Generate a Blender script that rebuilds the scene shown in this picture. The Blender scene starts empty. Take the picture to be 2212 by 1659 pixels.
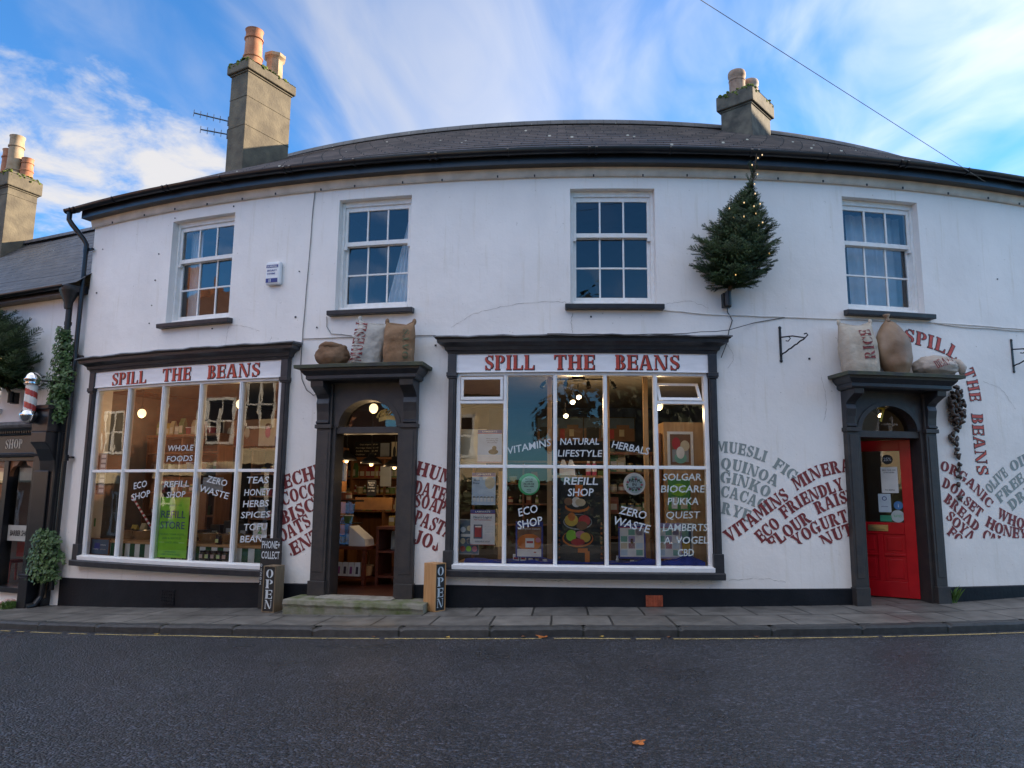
import bpy, bmesh, math, random
from mathutils import Vector, Matrix, noise
random.seed(7)
R = math.radians
sc = bpy.context.scene
col = sc.collection
PI = math.pi

# ---------------------------------------------------------------- camera
ZC = 1.45                                   # height of the lens above the datum (road under the middle of the front)
cam_d = bpy.data.cameras.new('camera')
cam = bpy.data.objects.new('camera', cam_d)
col.objects.link(cam)
cam_d.sensor_width = 36.0
cam_d.lens = 36.0 * 1600.0 / 2212.0
cam_d.clip_start = 0.05
cam_d.clip_end = 3000
PITCH, ROLL = R(8.5), R(0.5)
_r = Vector((1, 0, 0)); _u = Vector((0, -math.sin(PITCH), math.cos(PITCH))); _f = Vector((0, math.cos(PITCH), math.sin(PITCH)))
_r2 = _r * math.cos(ROLL) + _u * math.sin(ROLL); _u2 = -_r * math.sin(ROLL) + _u * math.cos(ROLL)
_m = Matrix((_r2, _u2, -_f)).transposed().to_4x4()
_m.translation = Vector((0, 0, ZC))
cam.matrix_world = _m
sc.camera = cam

# ---------------------------------------------------------------- sun, sky, exposure
SUN_AZ, SUN_EL = R(21), R(17)               # azimuth measured from +x towards +y: low winter sun, right and behind the shop
sd = Vector((math.cos(SUN_EL) * math.cos(SUN_AZ), math.cos(SUN_EL) * math.sin(SUN_AZ), math.sin(SUN_EL)))
sun_d = bpy.data.lights.new('sun', 'SUN')
sun_d.energy = 4.9; sun_d.angle = R(0.5); sun_d.color = (1.0, 0.80, 0.56)
sun = bpy.data.objects.new('sun', sun_d); col.objects.link(sun)
sun.rotation_euler = (-sd).to_track_quat('-Z', 'Y').to_euler()
sun.location = (20, 10, 20)

world = bpy.data.worlds.new('World'); sc.world = world; world.use_nodes = True
wt = world.node_tree; wn = wt.nodes; wl = wt.links
wn.clear()
def N(t, tree=wt, **kw):
    n = tree.nodes.new(t)
    for k, v in kw.items(): setattr(n, k, v)
    return n
out = N('ShaderNodeOutputWorld'); bg = N('ShaderNodeBackground')
sky = N('ShaderNodeTexSky', sky_type='NISHITA', sun_disc=False, sun_elevation=SUN_EL, sun_rotation=PI / 2 - SUN_AZ)
sky.air_density = 1.0; sky.dust_density = 0.15; sky.ozone_density = 3.0
tc = N('ShaderNodeTexCoord')
sep = N('ShaderNodeSeparateXYZ'); wl.new(tc.outputs['Generated'], sep.inputs[0])
# project the view direction on a flat cloud layer overhead
zadd = N('ShaderNodeMath', operation='MAXIMUM'); wl.new(sep.outputs['Z'], zadd.inputs[0]); zadd.inputs[1].default_value = 0.04
za2 = N('ShaderNodeMath', operation='ADD'); wl.new(zadd.outputs[0], za2.inputs[0]); za2.inputs[1].default_value = 0.12
dx = N('ShaderNodeMath', operation='DIVIDE'); wl.new(sep.outputs['X'], dx.inputs[0]); wl.new(za2.outputs[0], dx.inputs[1])
dy = N('ShaderNodeMath', operation='DIVIDE'); wl.new(sep.outputs['Y'], dy.inputs[0]); wl.new(za2.outputs[0], dy.inputs[1])
cmb = N('ShaderNodeCombineXYZ'); wl.new(dx.outputs[0], cmb.inputs[0]); wl.new(dy.outputs[0], cmb.inputs[1])
def cloud(loc, rot, scl, nscale, detail, rough, dist, lo, hi):
    mp = N('ShaderNodeMapping'); mp.inputs['Location'].default_value = loc; mp.inputs['Rotation'].default_value = (0, 0, rot); mp.inputs['Scale'].default_value = scl
    wl.new(cmb.outputs[0], mp.inputs[0])
    nz = N('ShaderNodeTexNoise'); nz.inputs['Scale'].default_value = nscale; nz.inputs['Detail'].default_value = detail
    nz.inputs['Roughness'].default_value = rough; nz.inputs['Distortion'].default_value = dist
    wl.new(mp.outputs[0], nz.inputs['Vector'])
    mr = N('ShaderNodeMapRange', interpolation_type='SMOOTHSTEP'); mr.inputs[1].default_value = lo; mr.inputs[2].default_value = hi
    wl.new(nz.outputs['Fac'], mr.inputs[0])
    return mr.outputs[0]
def mul(a, b):
    m = N('ShaderNodeMath', operation='MULTIPLY')
    for i, v in enumerate((a, b)):
        if isinstance(v, (int, float)): m.inputs[i].default_value = v
        else: wl.new(v, m.inputs[i])
    return m.outputs[0]
def mx(a, b):
    m = N('ShaderNodeMath', operation='MAXIMUM')
    wl.new(a, m.inputs[0]); wl.new(b, m.inputs[1]); return m.outputs[0]
def bank(banks):
    """soft patches of sky, each a direction, an angular radius in degrees and a weight"""
    last = None
    for d, deg, w_ in banks:
        dt = N('ShaderNodeVectorMath', operation='DOT_PRODUCT'); wl.new(tc.outputs['Generated'], dt.inputs[0]); dt.inputs[1].default_value = Vector(d).normalized()
        mr = N('ShaderNodeMapRange', interpolation_type='SMOOTHSTEP'); wl.new(dt.outputs['Value'], mr.inputs[0]); mr.inputs[1].default_value = math.cos(R(deg * 1.5)); mr.inputs[2].default_value = math.cos(R(deg * .15)); mr.inputs[4].default_value = w_
        last = mr.outputs[0] if last is None else mx(last, mr.outputs[0])
    return last
def raw(loc, rot, scl, nscale, detail, rough, dist):
    mp = N('ShaderNodeMapping'); mp.inputs['Location'].default_value = loc; mp.inputs['Rotation'].default_value = (0, 0, rot); mp.inputs['Scale'].default_value = scl
    wl.new(cmb.outputs[0], mp.inputs[0])
    nz = N('ShaderNodeTexNoise'); nz.inputs['Scale'].default_value = nscale; nz.inputs['Detail'].default_value = detail; nz.inputs['Roughness'].default_value = rough; nz.inputs['Distortion'].default_value = dist
    wl.new(mp.outputs[0], nz.inputs['Vector']); return nz.outputs['Fac']
def shaped(nz, mask, k, lo, hi):
    m = N('ShaderNodeMath', operation='MULTIPLY_ADD'); wl.new(mask, m.inputs[0]); m.inputs[1].default_value = k; wl.new(nz, m.inputs[2])
    mr = N('ShaderNodeMapRange', interpolation_type='SMOOTHSTEP'); wl.new(m.outputs[0], mr.inputs[0]); mr.inputs[1].default_value = lo; mr.inputs[2].default_value = hi
    return mr.outputs[0]
# torn cumulus low on the left
mA = bank([((-.424, .836, .350), 5.5, 1), ((-.480, .795, .372), 5.2, 1), ((-.552, .741, .383), 5, .9), ((-.37, .875, .31), 5, .9), ((-.53, .765, .365), 4.5, .8)])
puffs = shaped(raw((1.3, 2.1, 0), R(20), (1.0, 1.0, 1), 4.6, 9, .62, .3), mA, .40, .68, 1.0)
# combed cirrus fanning up the middle and the right
mB = bank([((-.055, .865, .499), 11, 1), ((-.135, .8, .585), 12, .8), ((.02, .84, .545), 9, .75), ((.5, .65, .573), 11, 1.0), ((.255, .785, .564), 5, .62), ((.41, .775, .48), 12, .5), ((-.42, .8, .43), 7, .45)])
cirrus = shaped(raw((.35, .2, 0), R(8), (1.55, .62, 1), 1.9, 6, .50, 1.3), mB, .46, .52, 1.22)
veil = cloud((4.1, 0.6, 0), 0, (0.5, 0.5, 1), 0.8, 3, 0.5, 0.2, 0.30, 0.66)
dsun = N('ShaderNodeVectorMath', operation='DOT_PRODUCT'); wl.new(tc.outputs['Generated'], dsun.inputs[0]); dsun.inputs[1].default_value = sd
near = N('ShaderNodeMapRange', interpolation_type='SMOOTHSTEP'); wl.new(dsun.outputs['Value'], near.inputs[0]); near.inputs[1].default_value = 0.25; near.inputs[2].default_value = 0.95
# unseen high cloud added overhead and behind, lighting the front; open blue lower down
back = N('ShaderNodeMapRange', interpolation_type='SMOOTHSTEP'); wl.new(sep.outputs['Y'], back.inputs[0]); back.inputs[1].default_value = 0.55; back.inputs[2].default_value = 0.0; back.inputs[3].default_value = 0.0; back.inputs[4].default_value = 1.0
high = N('ShaderNodeMapRange', interpolation_type='SMOOTHSTEP'); wl.new(sep.outputs['Z'], high.inputs[0]); high.inputs[1].default_value = 0.36; high.inputs[2].default_value = 0.62
veil2 = mul(mul(veil, back.outputs[0]), high.outputs[0])
allc = mx(mx(mul(cirrus, .80), puffs), veil2)
# clouds: lit by the sun, brighter near it
cb = N('ShaderNodeMapRange'); wl.new(near.outputs[0], cb.inputs[0]); cb.inputs[1].default_value = 0; cb.inputs[2].default_value = 1; cb.inputs[3].default_value = 1.0; cb.inputs[4].default_value = 1.8
CLOUD = 2.75; SKYTINT = (0.39, 0.75, 1.03)
ccol = N('ShaderNodeVectorMath', operation='SCALE'); ccol.inputs[0].default_value = (0.98 * CLOUD, 0.97 * CLOUD, 1.0 * CLOUD); bb = N('ShaderNodeMath', operation='MULTIPLY_ADD'); wl.new(back.outputs[0], bb.inputs[0]); 
lft_ = N('ShaderNodeMapRange', interpolation_type='SMOOTHSTEP'); wl.new(sep.outputs['X'], lft_.inputs[0]); lft_.inputs[1].default_value = .25; lft_.inputs[2].default_value = -.65; lft_.inputs[3].default_value = .55; lft_.inputs[4].default_value = 4.2  # unseen cloud made brighter towards the back left, to lift the left wall
wl.new(lft_.outputs[0], bb.inputs[1]); wl.new(cb.outputs[0], bb.inputs[2]); wl.new(bb.outputs[0], ccol.inputs['Scale'])
mixc = N('ShaderNodeMix', data_type='RGBA'); wl.new(allc, mixc.inputs['Factor']); blue = N('ShaderNodeVectorMath', operation='MULTIPLY'); wl.new(sky.outputs[0], blue.inputs[0]); blue.inputs[1].default_value = SKYTINT
wl.new(blue.outputs[0], mixc.inputs['A']); wl.new(ccol.outputs[0], mixc.inputs['B'])
wl.new(mixc.outputs['Result'], bg.inputs['Color']); bg.inputs['Strength'].default_value = 0.10
wl.new(bg.outputs[0], out.inputs['Surface'])

sc.view_settings.view_transform = 'Standard'; sc.view_settings.look = 'None'
sc.view_settings.exposure = 1.63; sc.view_settings.gamma = 1
sc.render.engine = 'CYCLES'
sc.cycles.use_denoising = True
sc.cycles.max_bounces = 8; sc.cycles.diffuse_bounces = 4; sc.cycles.glossy_bounces = 4; sc.cycles.transparent_max_bounces = 16
sc.cycles.sample_clamp_indirect = 6

# ---------------------------------------------------------------- materials
MATS = {}
def mk(name, c, rough=0.6, var=0.15, scale=6.0, c2=None, bump=0.0, bscale=60.0, metal=0.0, spec=0.5, stretch=(1, 1, 1), lo=0.35, hi=0.65, detail=4, coat=0.0, emit=None, estr=0):
    if name in MATS: return MATS[name]
    m = bpy.data.materials.new(name); m.use_nodes = True
    t = m.node_tree; b = t.nodes['Principled BSDF']
    b.inputs['Roughness'].default_value = rough; b.inputs['Metallic'].default_value = metal
    b.inputs['Specular IOR Level'].default_value = spec
    b.inputs['Coat Weight'].default_value = coat
    ca = tuple(max(0, x * (1 - var)) for x in c); cb_ = c2 if c2 else tuple(min(1, x * (1 + var)) for x in c)
    if c2: ca = c
    tx = N('ShaderNodeTexCoord', t); mp = N('ShaderNodeMapping', t); mp.inputs['Scale'].default_value = stretch
    t.links.new(tx.outputs['Object'], mp.inputs[0])
    nz = N('ShaderNodeTexNoise', t); nz.inputs['Scale'].default_value = scale; nz.inputs['Detail'].default_value = detail
    t.links.new(mp.outputs[0], nz.inputs['Vector'])
    mr = N('ShaderNodeMapRange', t); mr.inputs[1].default_value = lo; mr.inputs[2].default_value = hi
    t.links.new(nz.outputs['Fac'], mr.inputs[0])
    mi = N('ShaderNodeMix', t, data_type='RGBA'); mi.inputs['A'].default_value = (*ca, 1); mi.inputs['B'].default_value = (*cb_, 1)
    t.links.new(mr.outputs[0], mi.inputs['Factor']); t.links.new(mi.outputs['Result'], b.inputs['Base Color'])
    if bump:
        n2 = N('ShaderNodeTexNoise', t); n2.inputs['Scale'].default_value = bscale; n2.inputs['Detail'].default_value = 3
        t.links.new(mp.outputs[0], n2.inputs['Vector'])
        bp = N('ShaderNodeBump', t); bp.inputs['Strength'].default_value = bump; bp.inputs['Distance'].default_value = 0.01
        t.links.new(n2.outputs['Fac'], bp.inputs['Height']); t.links.new(bp.outputs[0], b.inputs['Normal'])
    if emit:
        b.inputs['Emission Color'].default_value = (*emit, 1); b.inputs['Emission Strength'].default_value = estr
    MATS[name] = m
    return m

def brickmat(name, c1, c2, mortar, w, h, msize=0.01, rough=0.7, uv=True, bump=0.4, offset=0.5, lich=None, spec=0.5, nscale=7.0, gloss_var=0.0):
    """courses laid in metres along the surface's own UVs"""
    m = bpy.data.materials.new(name); m.use_nodes = True; t = m.node_tree; b = t.nodes['Principled BSDF']
    b.inputs['Roughness'].default_value = rough; b.inputs['Specular IOR Level'].default_value = spec
    tx = N('ShaderNodeTexCoord', t)
    br = N('ShaderNodeTexBrick', t); br.offset = offset
    br.inputs['Scale'].default_value = 1.0; br.inputs['Brick Width'].default_value = w; br.inputs['Row Height'].default_value = h
    br.inputs['Mortar Size'].default_value = msize; br.inputs['Mortar Smooth'].default_value = 0.2; br.inputs['Bias'].default_value = 0.0
    br.inputs['Color1'].default_value = (*c1, 1); br.inputs['Color2'].default_value = (*c2, 1); br.inputs['Mortar'].default_value = (*mortar, 1)
    if uv: t.links.new(tx.outputs['UV'], br.inputs['Vector'])
    else:                                    # upright walls: run along x (or y) and up z
        sx_ = N('ShaderNodeSeparateXYZ', t); t.links.new(tx.outputs['Object'], sx_.inputs[0]); ad_ = N('ShaderNodeMath', t, operation='ADD'); t.links.new(sx_.outputs[0], ad_.inputs[0]); t.links.new(sx_.outputs[1], ad_.inputs[1])
        cx_ = N('ShaderNodeCombineXYZ', t); t.links.new(ad_.outputs[0], cx_.inputs[0]); t.links.new(sx_.outputs[2], cx_.inputs[1]); t.links.new(cx_.outputs[0], br.inputs['Vector'])
    nz = N('ShaderNodeTexNoise', t); nz.inputs['Scale'].default_value = nscale; nz.inputs['Detail'].default_value = 6
    t.links.new(tx.outputs['Object'], nz.inputs['Vector'])
    hs = N('ShaderNodeMapRange', t); hs.inputs[1].default_value = 0.3; hs.inputs[2].default_value = 0.7; hs.inputs[3].default_value = 0.65; hs.inputs[4].default_value = 1.3
    t.links.new(nz.outputs['Fac'], hs.inputs[0])
    vm = N('ShaderNodeVectorMath', t, operation='SCALE'); t.links.new(br.outputs['Color'], vm.inputs[0]); t.links.new(hs.outputs[0], vm.inputs['Scale'])
    last = vm.outputs[0]
    if lich:
        vo = N('ShaderNodeTexVoronoi', t); vo.inputs['Scale'].default_value = lich[1]; t.links.new(tx.outputs['Object'], vo.inputs['Vector'])
        ml = N('ShaderNodeMapRange', t); ml.inputs[1].default_value = lich[2]; ml.inputs[2].default_value = lich[2] * 0.6
        t.links.new(vo.outputs['Distance'], ml.inputs[0])
        mi = N('ShaderNodeMix', t, data_type='RGBA'); t.links.new(ml.outputs[0], mi.inputs['Factor']); t.links.new(last, mi.inputs['A']); mi.inputs['B'].default_value = (*lich[0], 1)
        last = mi.outputs['Result']
    t.links.new(last, b.inputs['Base Color'])
    if gloss_var:
        n3 = N('ShaderNodeTexNoise', t); n3.inputs['Scale'].default_value = 1.1; t.links.new(tx.outputs['Object'], n3.inputs['Vector'])
        r3 = N('ShaderNodeMapRange', t); r3.inputs[1].default_value = .35; r3.inputs[2].default_value = .65; r3.inputs[3].default_value = rough - gloss_var; r3.inputs[4].default_value = rough + gloss_var
        t.links.new(n3.outputs['Fac'], r3.inputs[0]); t.links.new(r3.outputs[0], b.inputs['Roughness'])
    if bump:
        bp = N('ShaderNodeBump', t); bp.inputs['Strength'].default_value = bump; bp.inputs['Distance'].default_value = 0.012; bp.invert = True
        ad = N('ShaderNodeMath', t, operation='MULTIPLY_ADD'); t.links.new(nz.outputs['Fac'], ad.inputs[0]); ad.inputs[1].default_value = 0.5; t.links.new(br.outputs['Fac'], ad.inputs[2])
        t.links.new(ad.outputs[0], bp.inputs['Height']); t.links.new(bp.outputs[0], b.inputs['Normal'])
    MATS[name] = m
    return m

def glassmat(name, refl=2.0, wav=0.0, tint=(0.97, 0.985, 0.98), wscale=3.0):
    m = bpy.data.materials.new(name); m.use_nodes = True; t = m.node_tree; t.nodes.clear()
    o = N('ShaderNodeOutputMaterial', t); tr = N('ShaderNodeBsdfTransparent', t); tr.inputs[0].default_value = (*tint, 1)
    gl = N('ShaderNodeBsdfGlossy', t); gl.inputs['Roughness'].default_value = 0.0; gl.inputs['Color'].default_value = (1, 1, 1, 1)
    fr = N('ShaderNodeFresnel', t); fr.inputs['IOR'].default_value = 1.5
    mu = N('ShaderNodeMath', t, operation='MULTIPLY', use_clamp=True); t.links.new(fr.outputs[0], mu.inputs[0]); mu.inputs[1].default_value = refl
    ms = N('ShaderNodeMixShader', t); t.links.new(mu.outputs[0], ms.inputs[0]); t.links.new(tr.outputs[0], ms.inputs[1]); t.links.new(gl.outputs[0], ms.inputs[2])
    t.links.new(ms.outputs[0], o.inputs['Surface'])
    if wav:
        tx = N('ShaderNodeTexCoord', t); nz = N('ShaderNodeTexNoise', t); nz.inputs['Scale'].default_value = wscale; nz.inputs['Detail'].default_value = 2
        mp = N('ShaderNodeMapping', t); mp.inputs['Scale'].default_value = (1.6, 1.6, 0.7)
        t.links.new(tx.outputs['Object'], mp.inputs[0]); t.links.new(mp.outputs[0], nz.inputs['Vector'])
        bp = N('ShaderNodeBump', t); bp.inputs['Strength'].default_value = wav; bp.inputs['Distance'].default_value = 0.02
        t.links.new(nz.outputs['Fac'], bp.inputs['Height']); t.links.new(bp.outputs[0], gl.inputs['Normal'])
    MATS[name] = m
    return m

def asphalt():
    m = bpy.data.materials.new('wet_asphalt'); m.use_nodes = True; t = m.node_tree; b = t.nodes['Principled BSDF']
    tx = N('ShaderNodeTexCoord', t)
    def nz(s, d=4, r=.5):
        n = N('ShaderNodeTexNoise', t); n.inputs['Scale'].default_value = s; n.inputs['Detail'].default_value = d; n.inputs['Roughness'].default_value = r
        t.links.new(tx.outputs['Object'], n.inputs['Vector']); return n.outputs['Fac']
    vo = N('ShaderNodeTexVoronoi', t); vo.inputs['Scale'].default_value = 58.0; t.links.new(tx.outputs['Object'], vo.inputs['Vector'])
    big = nz(0.6, 5, .6); mid = nz(9, 4)
    mr = N('ShaderNodeMapRange', t); mr.inputs[1].default_value = .3; mr.inputs[2].default_value = .7; mr.inputs[3].default_value = .5; mr.inputs[4].default_value = 1.6
    ad = N('ShaderNodeMath', t, operation='MULTIPLY_ADD'); t.links.new(mid, ad.inputs[0]); ad.inputs[1].default_value = .35; 
    mb_ = N('ShaderNodeMath', t, operation='MULTIPLY'); t.links.new(big, mb_.inputs[0]); mb_.inputs[1].default_value = .65; t.links.new(mb_.outputs[0], ad.inputs[2])
    t.links.new(ad.outputs[0], mr.inputs[0])
    sep_ = N('ShaderNodeSeparateColor', t); t.links.new(vo.outputs['Color'], sep_.inputs[0])
    st = N('ShaderNodeMapRange', t); st.inputs[1].default_value = 0; st.inputs[2].default_value = 1; st.inputs[3].default_value = .6; st.inputs[4].default_value = 5.0
    pw_ = N('ShaderNodeMath', t, operation='POWER'); t.links.new(sep_.outputs[0], pw_.inputs[0]); pw_.inputs[1].default_value = 4.5; t.links.new(pw_.outputs[0], st.inputs[0])
    mm = N('ShaderNodeMath', t, operation='MULTIPLY'); t.links.new(mr.outputs[0], mm.inputs[0]); t.links.new(st.outputs[0], mm.inputs[1])
    vs = N('ShaderNodeVectorMath', t, operation='SCALE'); vs.inputs[0].default_value = (0.017, 0.019, 0.026); t.links.new(mm.outputs[0], vs.inputs['Scale'])
    t.links.new(vs.outputs[0], b.inputs['Base Color'])
    wet = N('ShaderNodeMapRange', t); wet.inputs[1].default_value = .35; wet.inputs[2].default_value = .65; wet.inputs[3].default_value = .24; wet.inputs[4].default_value = .46
    t.links.new(big, wet.inputs[0]); t.links.new(wet.outputs[0], b.inputs['Roughness'])
    b.inputs['Specular IOR Level'].default_value = .5
    h = N('ShaderNodeMath', t, operation='MULTIPLY_ADD'); t.links.new(vo.outputs['Distance'], h.inputs[0]); h.inputs[1].default_value = -0.9; t.links.new(nz(30, 3), h.inputs[2])
    bp = N('ShaderNodeBump', t); bp.inputs['Strength'].default_value = 1.0; bp.inputs['Distance'].default_value = .03
    t.links.new(h.outputs[0], bp.inputs['Height']); t.links.new(bp.outputs[0], b.inputs['Normal'])
    MATS['asphalt'] = m; return m

def rendermat(name, c, stain, damp=None):
    """painted wall render: gentle trowel unevenness, faint blotches, a few run stains"""
    m = bpy.data.materials.new(name); m.use_nodes = True; t = m.node_tree; b = t.nodes['Principled BSDF']
    b.inputs['Roughness'].default_value = .62; b.inputs['Specular IOR Level'].default_value = .35
    tx = N('ShaderNodeTexCoord', t)
    def nz(s, d=4, st=(1, 1, 1), r=.5):
        mp = N('ShaderNodeMapping', t); mp.inputs['Scale'].default_value = st; t.links.new(tx.outputs['Object'], mp.inputs[0])
        n = N('ShaderNodeTexNoise', t); n.inputs['Scale'].default_value = s; n.inputs['Detail'].default_value = d; n.inputs['Roughness'].default_value = r
        t.links.new(mp.outputs[0], n.inputs['Vector']); return n.outputs['Fac']
    a = nz(1.3, 5, (1, 1, .7), .6); r_ = N('ShaderNodeMapRange', t); r_.inputs[1].default_value = .38; r_.inputs[2].default_value = .72; t.links.new(a, r_.inputs[0])
    mi = N('ShaderNodeMix', t, data_type='RGBA'); mi.inputs['A'].default_value = (*c, 1); mi.inputs['B'].default_value = (*[x * .91 for x in c], 1); t.links.new(r_.outputs[0], mi.inputs['Factor'])
    s = nz(5.0, 6, (3.0, 3.0, .22), .65); r2 = N('ShaderNodeMapRange', t); r2.inputs[1].default_value = .57; r2.inputs[2].default_value = .80; r2.inputs[4].default_value = .55; t.links.new(s, r2.inputs[0])
    m2 = N('ShaderNodeMix', t, data_type='RGBA'); t.links.new(mi.outputs['Result'], m2.inputs['A']); m2.inputs['B'].default_value = (*stain, 1); t.links.new(r2.outputs[0], m2.inputs['Factor'])
    sp = nz(26, 2); r3 = N('ShaderNodeMapRange', t); r3.inputs[1].default_value = .735; r3.inputs[2].default_value = .77; r3.inputs[4].default_value = .5; t.links.new(sp, r3.inputs[0])
    m3 = N('ShaderNodeMix', t, data_type='RGBA'); t.links.new(m2.outputs['Result'], m3.inputs['A']); m3.inputs['B'].default_value = (*[x * .55 for x in stain], 1); t.links.new(r3.outputs[0], m3.inputs['Factor'])
    t.links.new(m3.outputs['Result'], b.inputs['Base Color'])
    h1 = nz(2.2, 3); h2 = nz(34, 4)
    h = N('ShaderNodeMath', t, operation='MULTIPLY_ADD'); t.links.new(h2, h.inputs[0]); h.inputs[1].default_value = .10; t.links.new(h1, h.inputs[2])
    bp = N('ShaderNodeBump', t); bp.inputs['Strength'].default_value = .6; bp.inputs['Distance'].default_value = .03
    t.links.new(h.outputs[0], bp.inputs['Height']); t.links.new(bp.outputs[0], b.inputs['Normal'])
    MATS[name] = m; return m

WALL = rendermat('white_wall_paint', (.83, .80, .77), (.62, .57, .47))
WALL2 = rendermat('neighbour_wall_paint', (.88, .86, .84), (.6, .54, .45))
PLINTH = mk('black_plinth_paint', (.0035, .0055, .0095), .55, .4, 3, c2=(.009, .011, .016), bump=.35, bscale=24, spec=.25)
GREY = mk('charcoal_gloss_paint', (.021, .023, .029), .40, .14, 11, c2=(.036, .038, .044), lo=.45, hi=.75, detail=8, bump=.15, bscale=30)
GREY2 = mk('weathered_charcoal_paint', (.027, .026, .028), .5, .35, 9, c2=(.042, .036, .034), bump=.2, bscale=30)
LEAD = mk('lead_flashing', (.11, .115, .125), .55, .35, 9, bump=.4, bscale=14)
BLACK = mk('black_gloss_plastic', (.010, .011, .014), .28, .2, 6)
BLACKM = mk('black_iron', (.012, .012, .013), .45, .3, 20, bump=.2)
WHITEW = mk('white_gloss_wood', (.80, .81, .82), .32, .04, 7, bump=.05, bscale=20)
WHITEO = mk('old_white_wood', (.74, .73, .70), .5, .07, 12, c2=(.80, .80, .79), bump=.2, bscale=40)
SIGNW = mk('sign_white_paint', (.87, .87, .89), .4, .05, 4, bump=.15, bscale=6, stretch=(1, 1, 4))
REDL = mk('sign_red_paint', (.50, .055, .028), .45, .2, 30)
REDW = mk('wall_maroon_paint', (.19, .026, .028), .6, .25, 24)
GREYL = mk('wall_grey_green_paint', (.24, .28, .27), .6, .12, 24)
DARKL = mk('letter_outline_paint', (.016, .012, .014), .5, .2, 20)
WHITEL = mk('white_lettering_vinyl', (.55, .60, .64), .5, .05, 20)
CREAM = mk('cream_eaves_paint', (.60, .54, .47), .6, .12, 5, bump=.2, bscale=18)
SLATE = brickmat('roof_slate', (.058, .044, .040), (.110, .080, .068), (.008, .008, .009), .34, .300, .010, .45, True, .7, lich=((.50, .47, .38), 4.2, .11), spec=.4, nscale=5)
SLATE2 = brickmat('old_mossy_slate', (.050, .054, .062), (.075, .075, .078), (.018, .018, .02), .30, .14, .007, .55, True, .6, lich=((.30, .31, .26), 6.0, .08), spec=.5, nscale=5)
PAVE = brickmat('paving_slab', (.105, .102, .096), (.150, .143, .132), (.022, .022, .020), .62, .56, .013, .52, True, .35, offset=.35, spec=.5, nscale=5, gloss_var=.12)
KERB = brickmat('kerb_stone', (.030, .033, .036), (.055, .055, .055), (.010, .012, .009), .92, 2.0, .012, .55, True, .6, offset=0, nscale=14)
ROAD = asphalt()
YELLOW = mk('yellow_road_paint', (.46, .36, .15), .6, .4, 16, c2=(.24, .20, .11), lo=.5, hi=.65, bump=.4, bscale=90)
STONE = mk('weathered_stone', (.20, .19, .16), .8, .4, 7, c2=(.34, .33, .29), bump=.8, bscale=22)
MOSSY = mk('mossy_stone', (.22, .21, .17), .85, .4, 5, c2=(.09, .115, .035), bump=.9, bscale=26, lo=.42, hi=.66)
CHIM = mk('lichen_cement_render', (.075, .062, .044), .85, .3, 4.5, c2=(.155, .130, .088), bump=.6, bscale=26, lo=.36, hi=.80, detail=12)
CHIM2 = mk('damp_cement_render', (.045, .042, .036), .85, .3, 5, c2=(.13, .115, .088), bump=.6, bscale=18, lo=.38, hi=.72, detail=8)
MOSS = mk('moss', (.05, .075, .012), .95, .3, 20, c2=(.16, .20, .03), bump=1, bscale=60)
TERRA = mk('terracotta', (.30, .105, .045), .75, .2, 7, c2=(.42, .19, .095), bump=.2)
TERRA2 = mk('buff_clay', (.27, .18, .10), .75, .2, 7, c2=(.38, .28, .18), bump=.2)
TERRA3 = mk('sooty_clay', (.20, .12, .085), .8, .3, 7, c2=(.34, .24, .18), bump=.2)
GLASS = glassmat('shop_glass', 1.55, .05, wscale=2.2)
GLASSU = glassmat('upper_window_glass', 2.1, .06, tint=(.93, .95, .96), wscale=2.2)
GLASSJ = glassmat('clear_glass', 1.5, 0)
OAK = mk('pale_oak_board', (.52, .30, .14), .5, .2, 3.0, c2=(.62, .39, .20), stretch=(9, 9, 1.0), bump=.1)
PINE = mk('pine_post', (.44, .25, .11), .55, .2, 3.0, c2=(.54, .33, .16), stretch=(10, 10, 1))
OCHREW = mk('orange_brown_wood', (.24, .105, .042), .5, .3, 3.0, c2=(.32, .15, .065), stretch=(8, 8, 1))
DARKWOOD = mk('dark_varnished_wood', (.16, .065, .028), .4, .3, 3.0, c2=(.24, .10, .042), stretch=(8, 8, 1))
REDWOOD = mk('red_brown_wood', (.13, .03, .016), .4, .3, 4, stretch=(2, 8, 8))
BOXWOOD = mk('weathered_box_wood', (.14, .10, .06), .7, .3, 4.0, c2=(.22, .16, .095), stretch=(9, 9, 1), bump=.3)
BOXWOOD2 = mk('fresh_box_wood', (.40, .20, .075), .6, .2, 4.0, c2=(.50, .28, .115), stretch=(9, 9, 1), bump=.2)
CHALK = mk('black_board', (.012, .012, .013), .6, .3, 20)
BURLAP = mk('brown_burlap', (.165, .092, .050), .95, .2, 5, c2=(.235, .145, .085), bump=1.0, bscale=26)
BURLAP2 = mk('tan_burlap', (.19, .108, .055), .95, .2, 5, c2=(.265, .165, .095), bump=1.0, bscale=26)
CALICO = mk('cream_calico', (.40, .34, .27), .95, .12, 6, c2=(.50, .44, .36), bump=1.0, bscale=24)
CALICO2 = mk('grey_calico', (.36, .34, .31), .95, .12, 6, c2=(.46, .44, .40), bump=1.0, bscale=24)
BEAN = mk('brown_bean', (.030, .017, .012), .42, .4, 14, c2=(.052, .032, .022))
NEEDLE = mk('fir_needle', (.016, .038, .011), .6, .4, 9, c2=(.050, .090, .022))
BARK = mk('bark', (.07, .05, .03), .9, .3, 20, bump=.6)
LEAF = mk('ivy_leaf', (.020, .060, .012), .5, .4, 11, c2=(.075, .15, .035))
GRASS = mk('grass_blade', (.05, .12, .02), .7, .4, 11, c2=(.10, .18, .03))
REDDOOR = mk('red_gloss_paint', (.46, .007, .014), .25, .12, 4, spec=.22)
BRASS = mk('brass', (.55, .40, .18), .3, .1, 10, metal=.9)
STEEL = mk('polished_steel', (.62, .62, .62), .22, .1, 8, metal=1.0)
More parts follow.
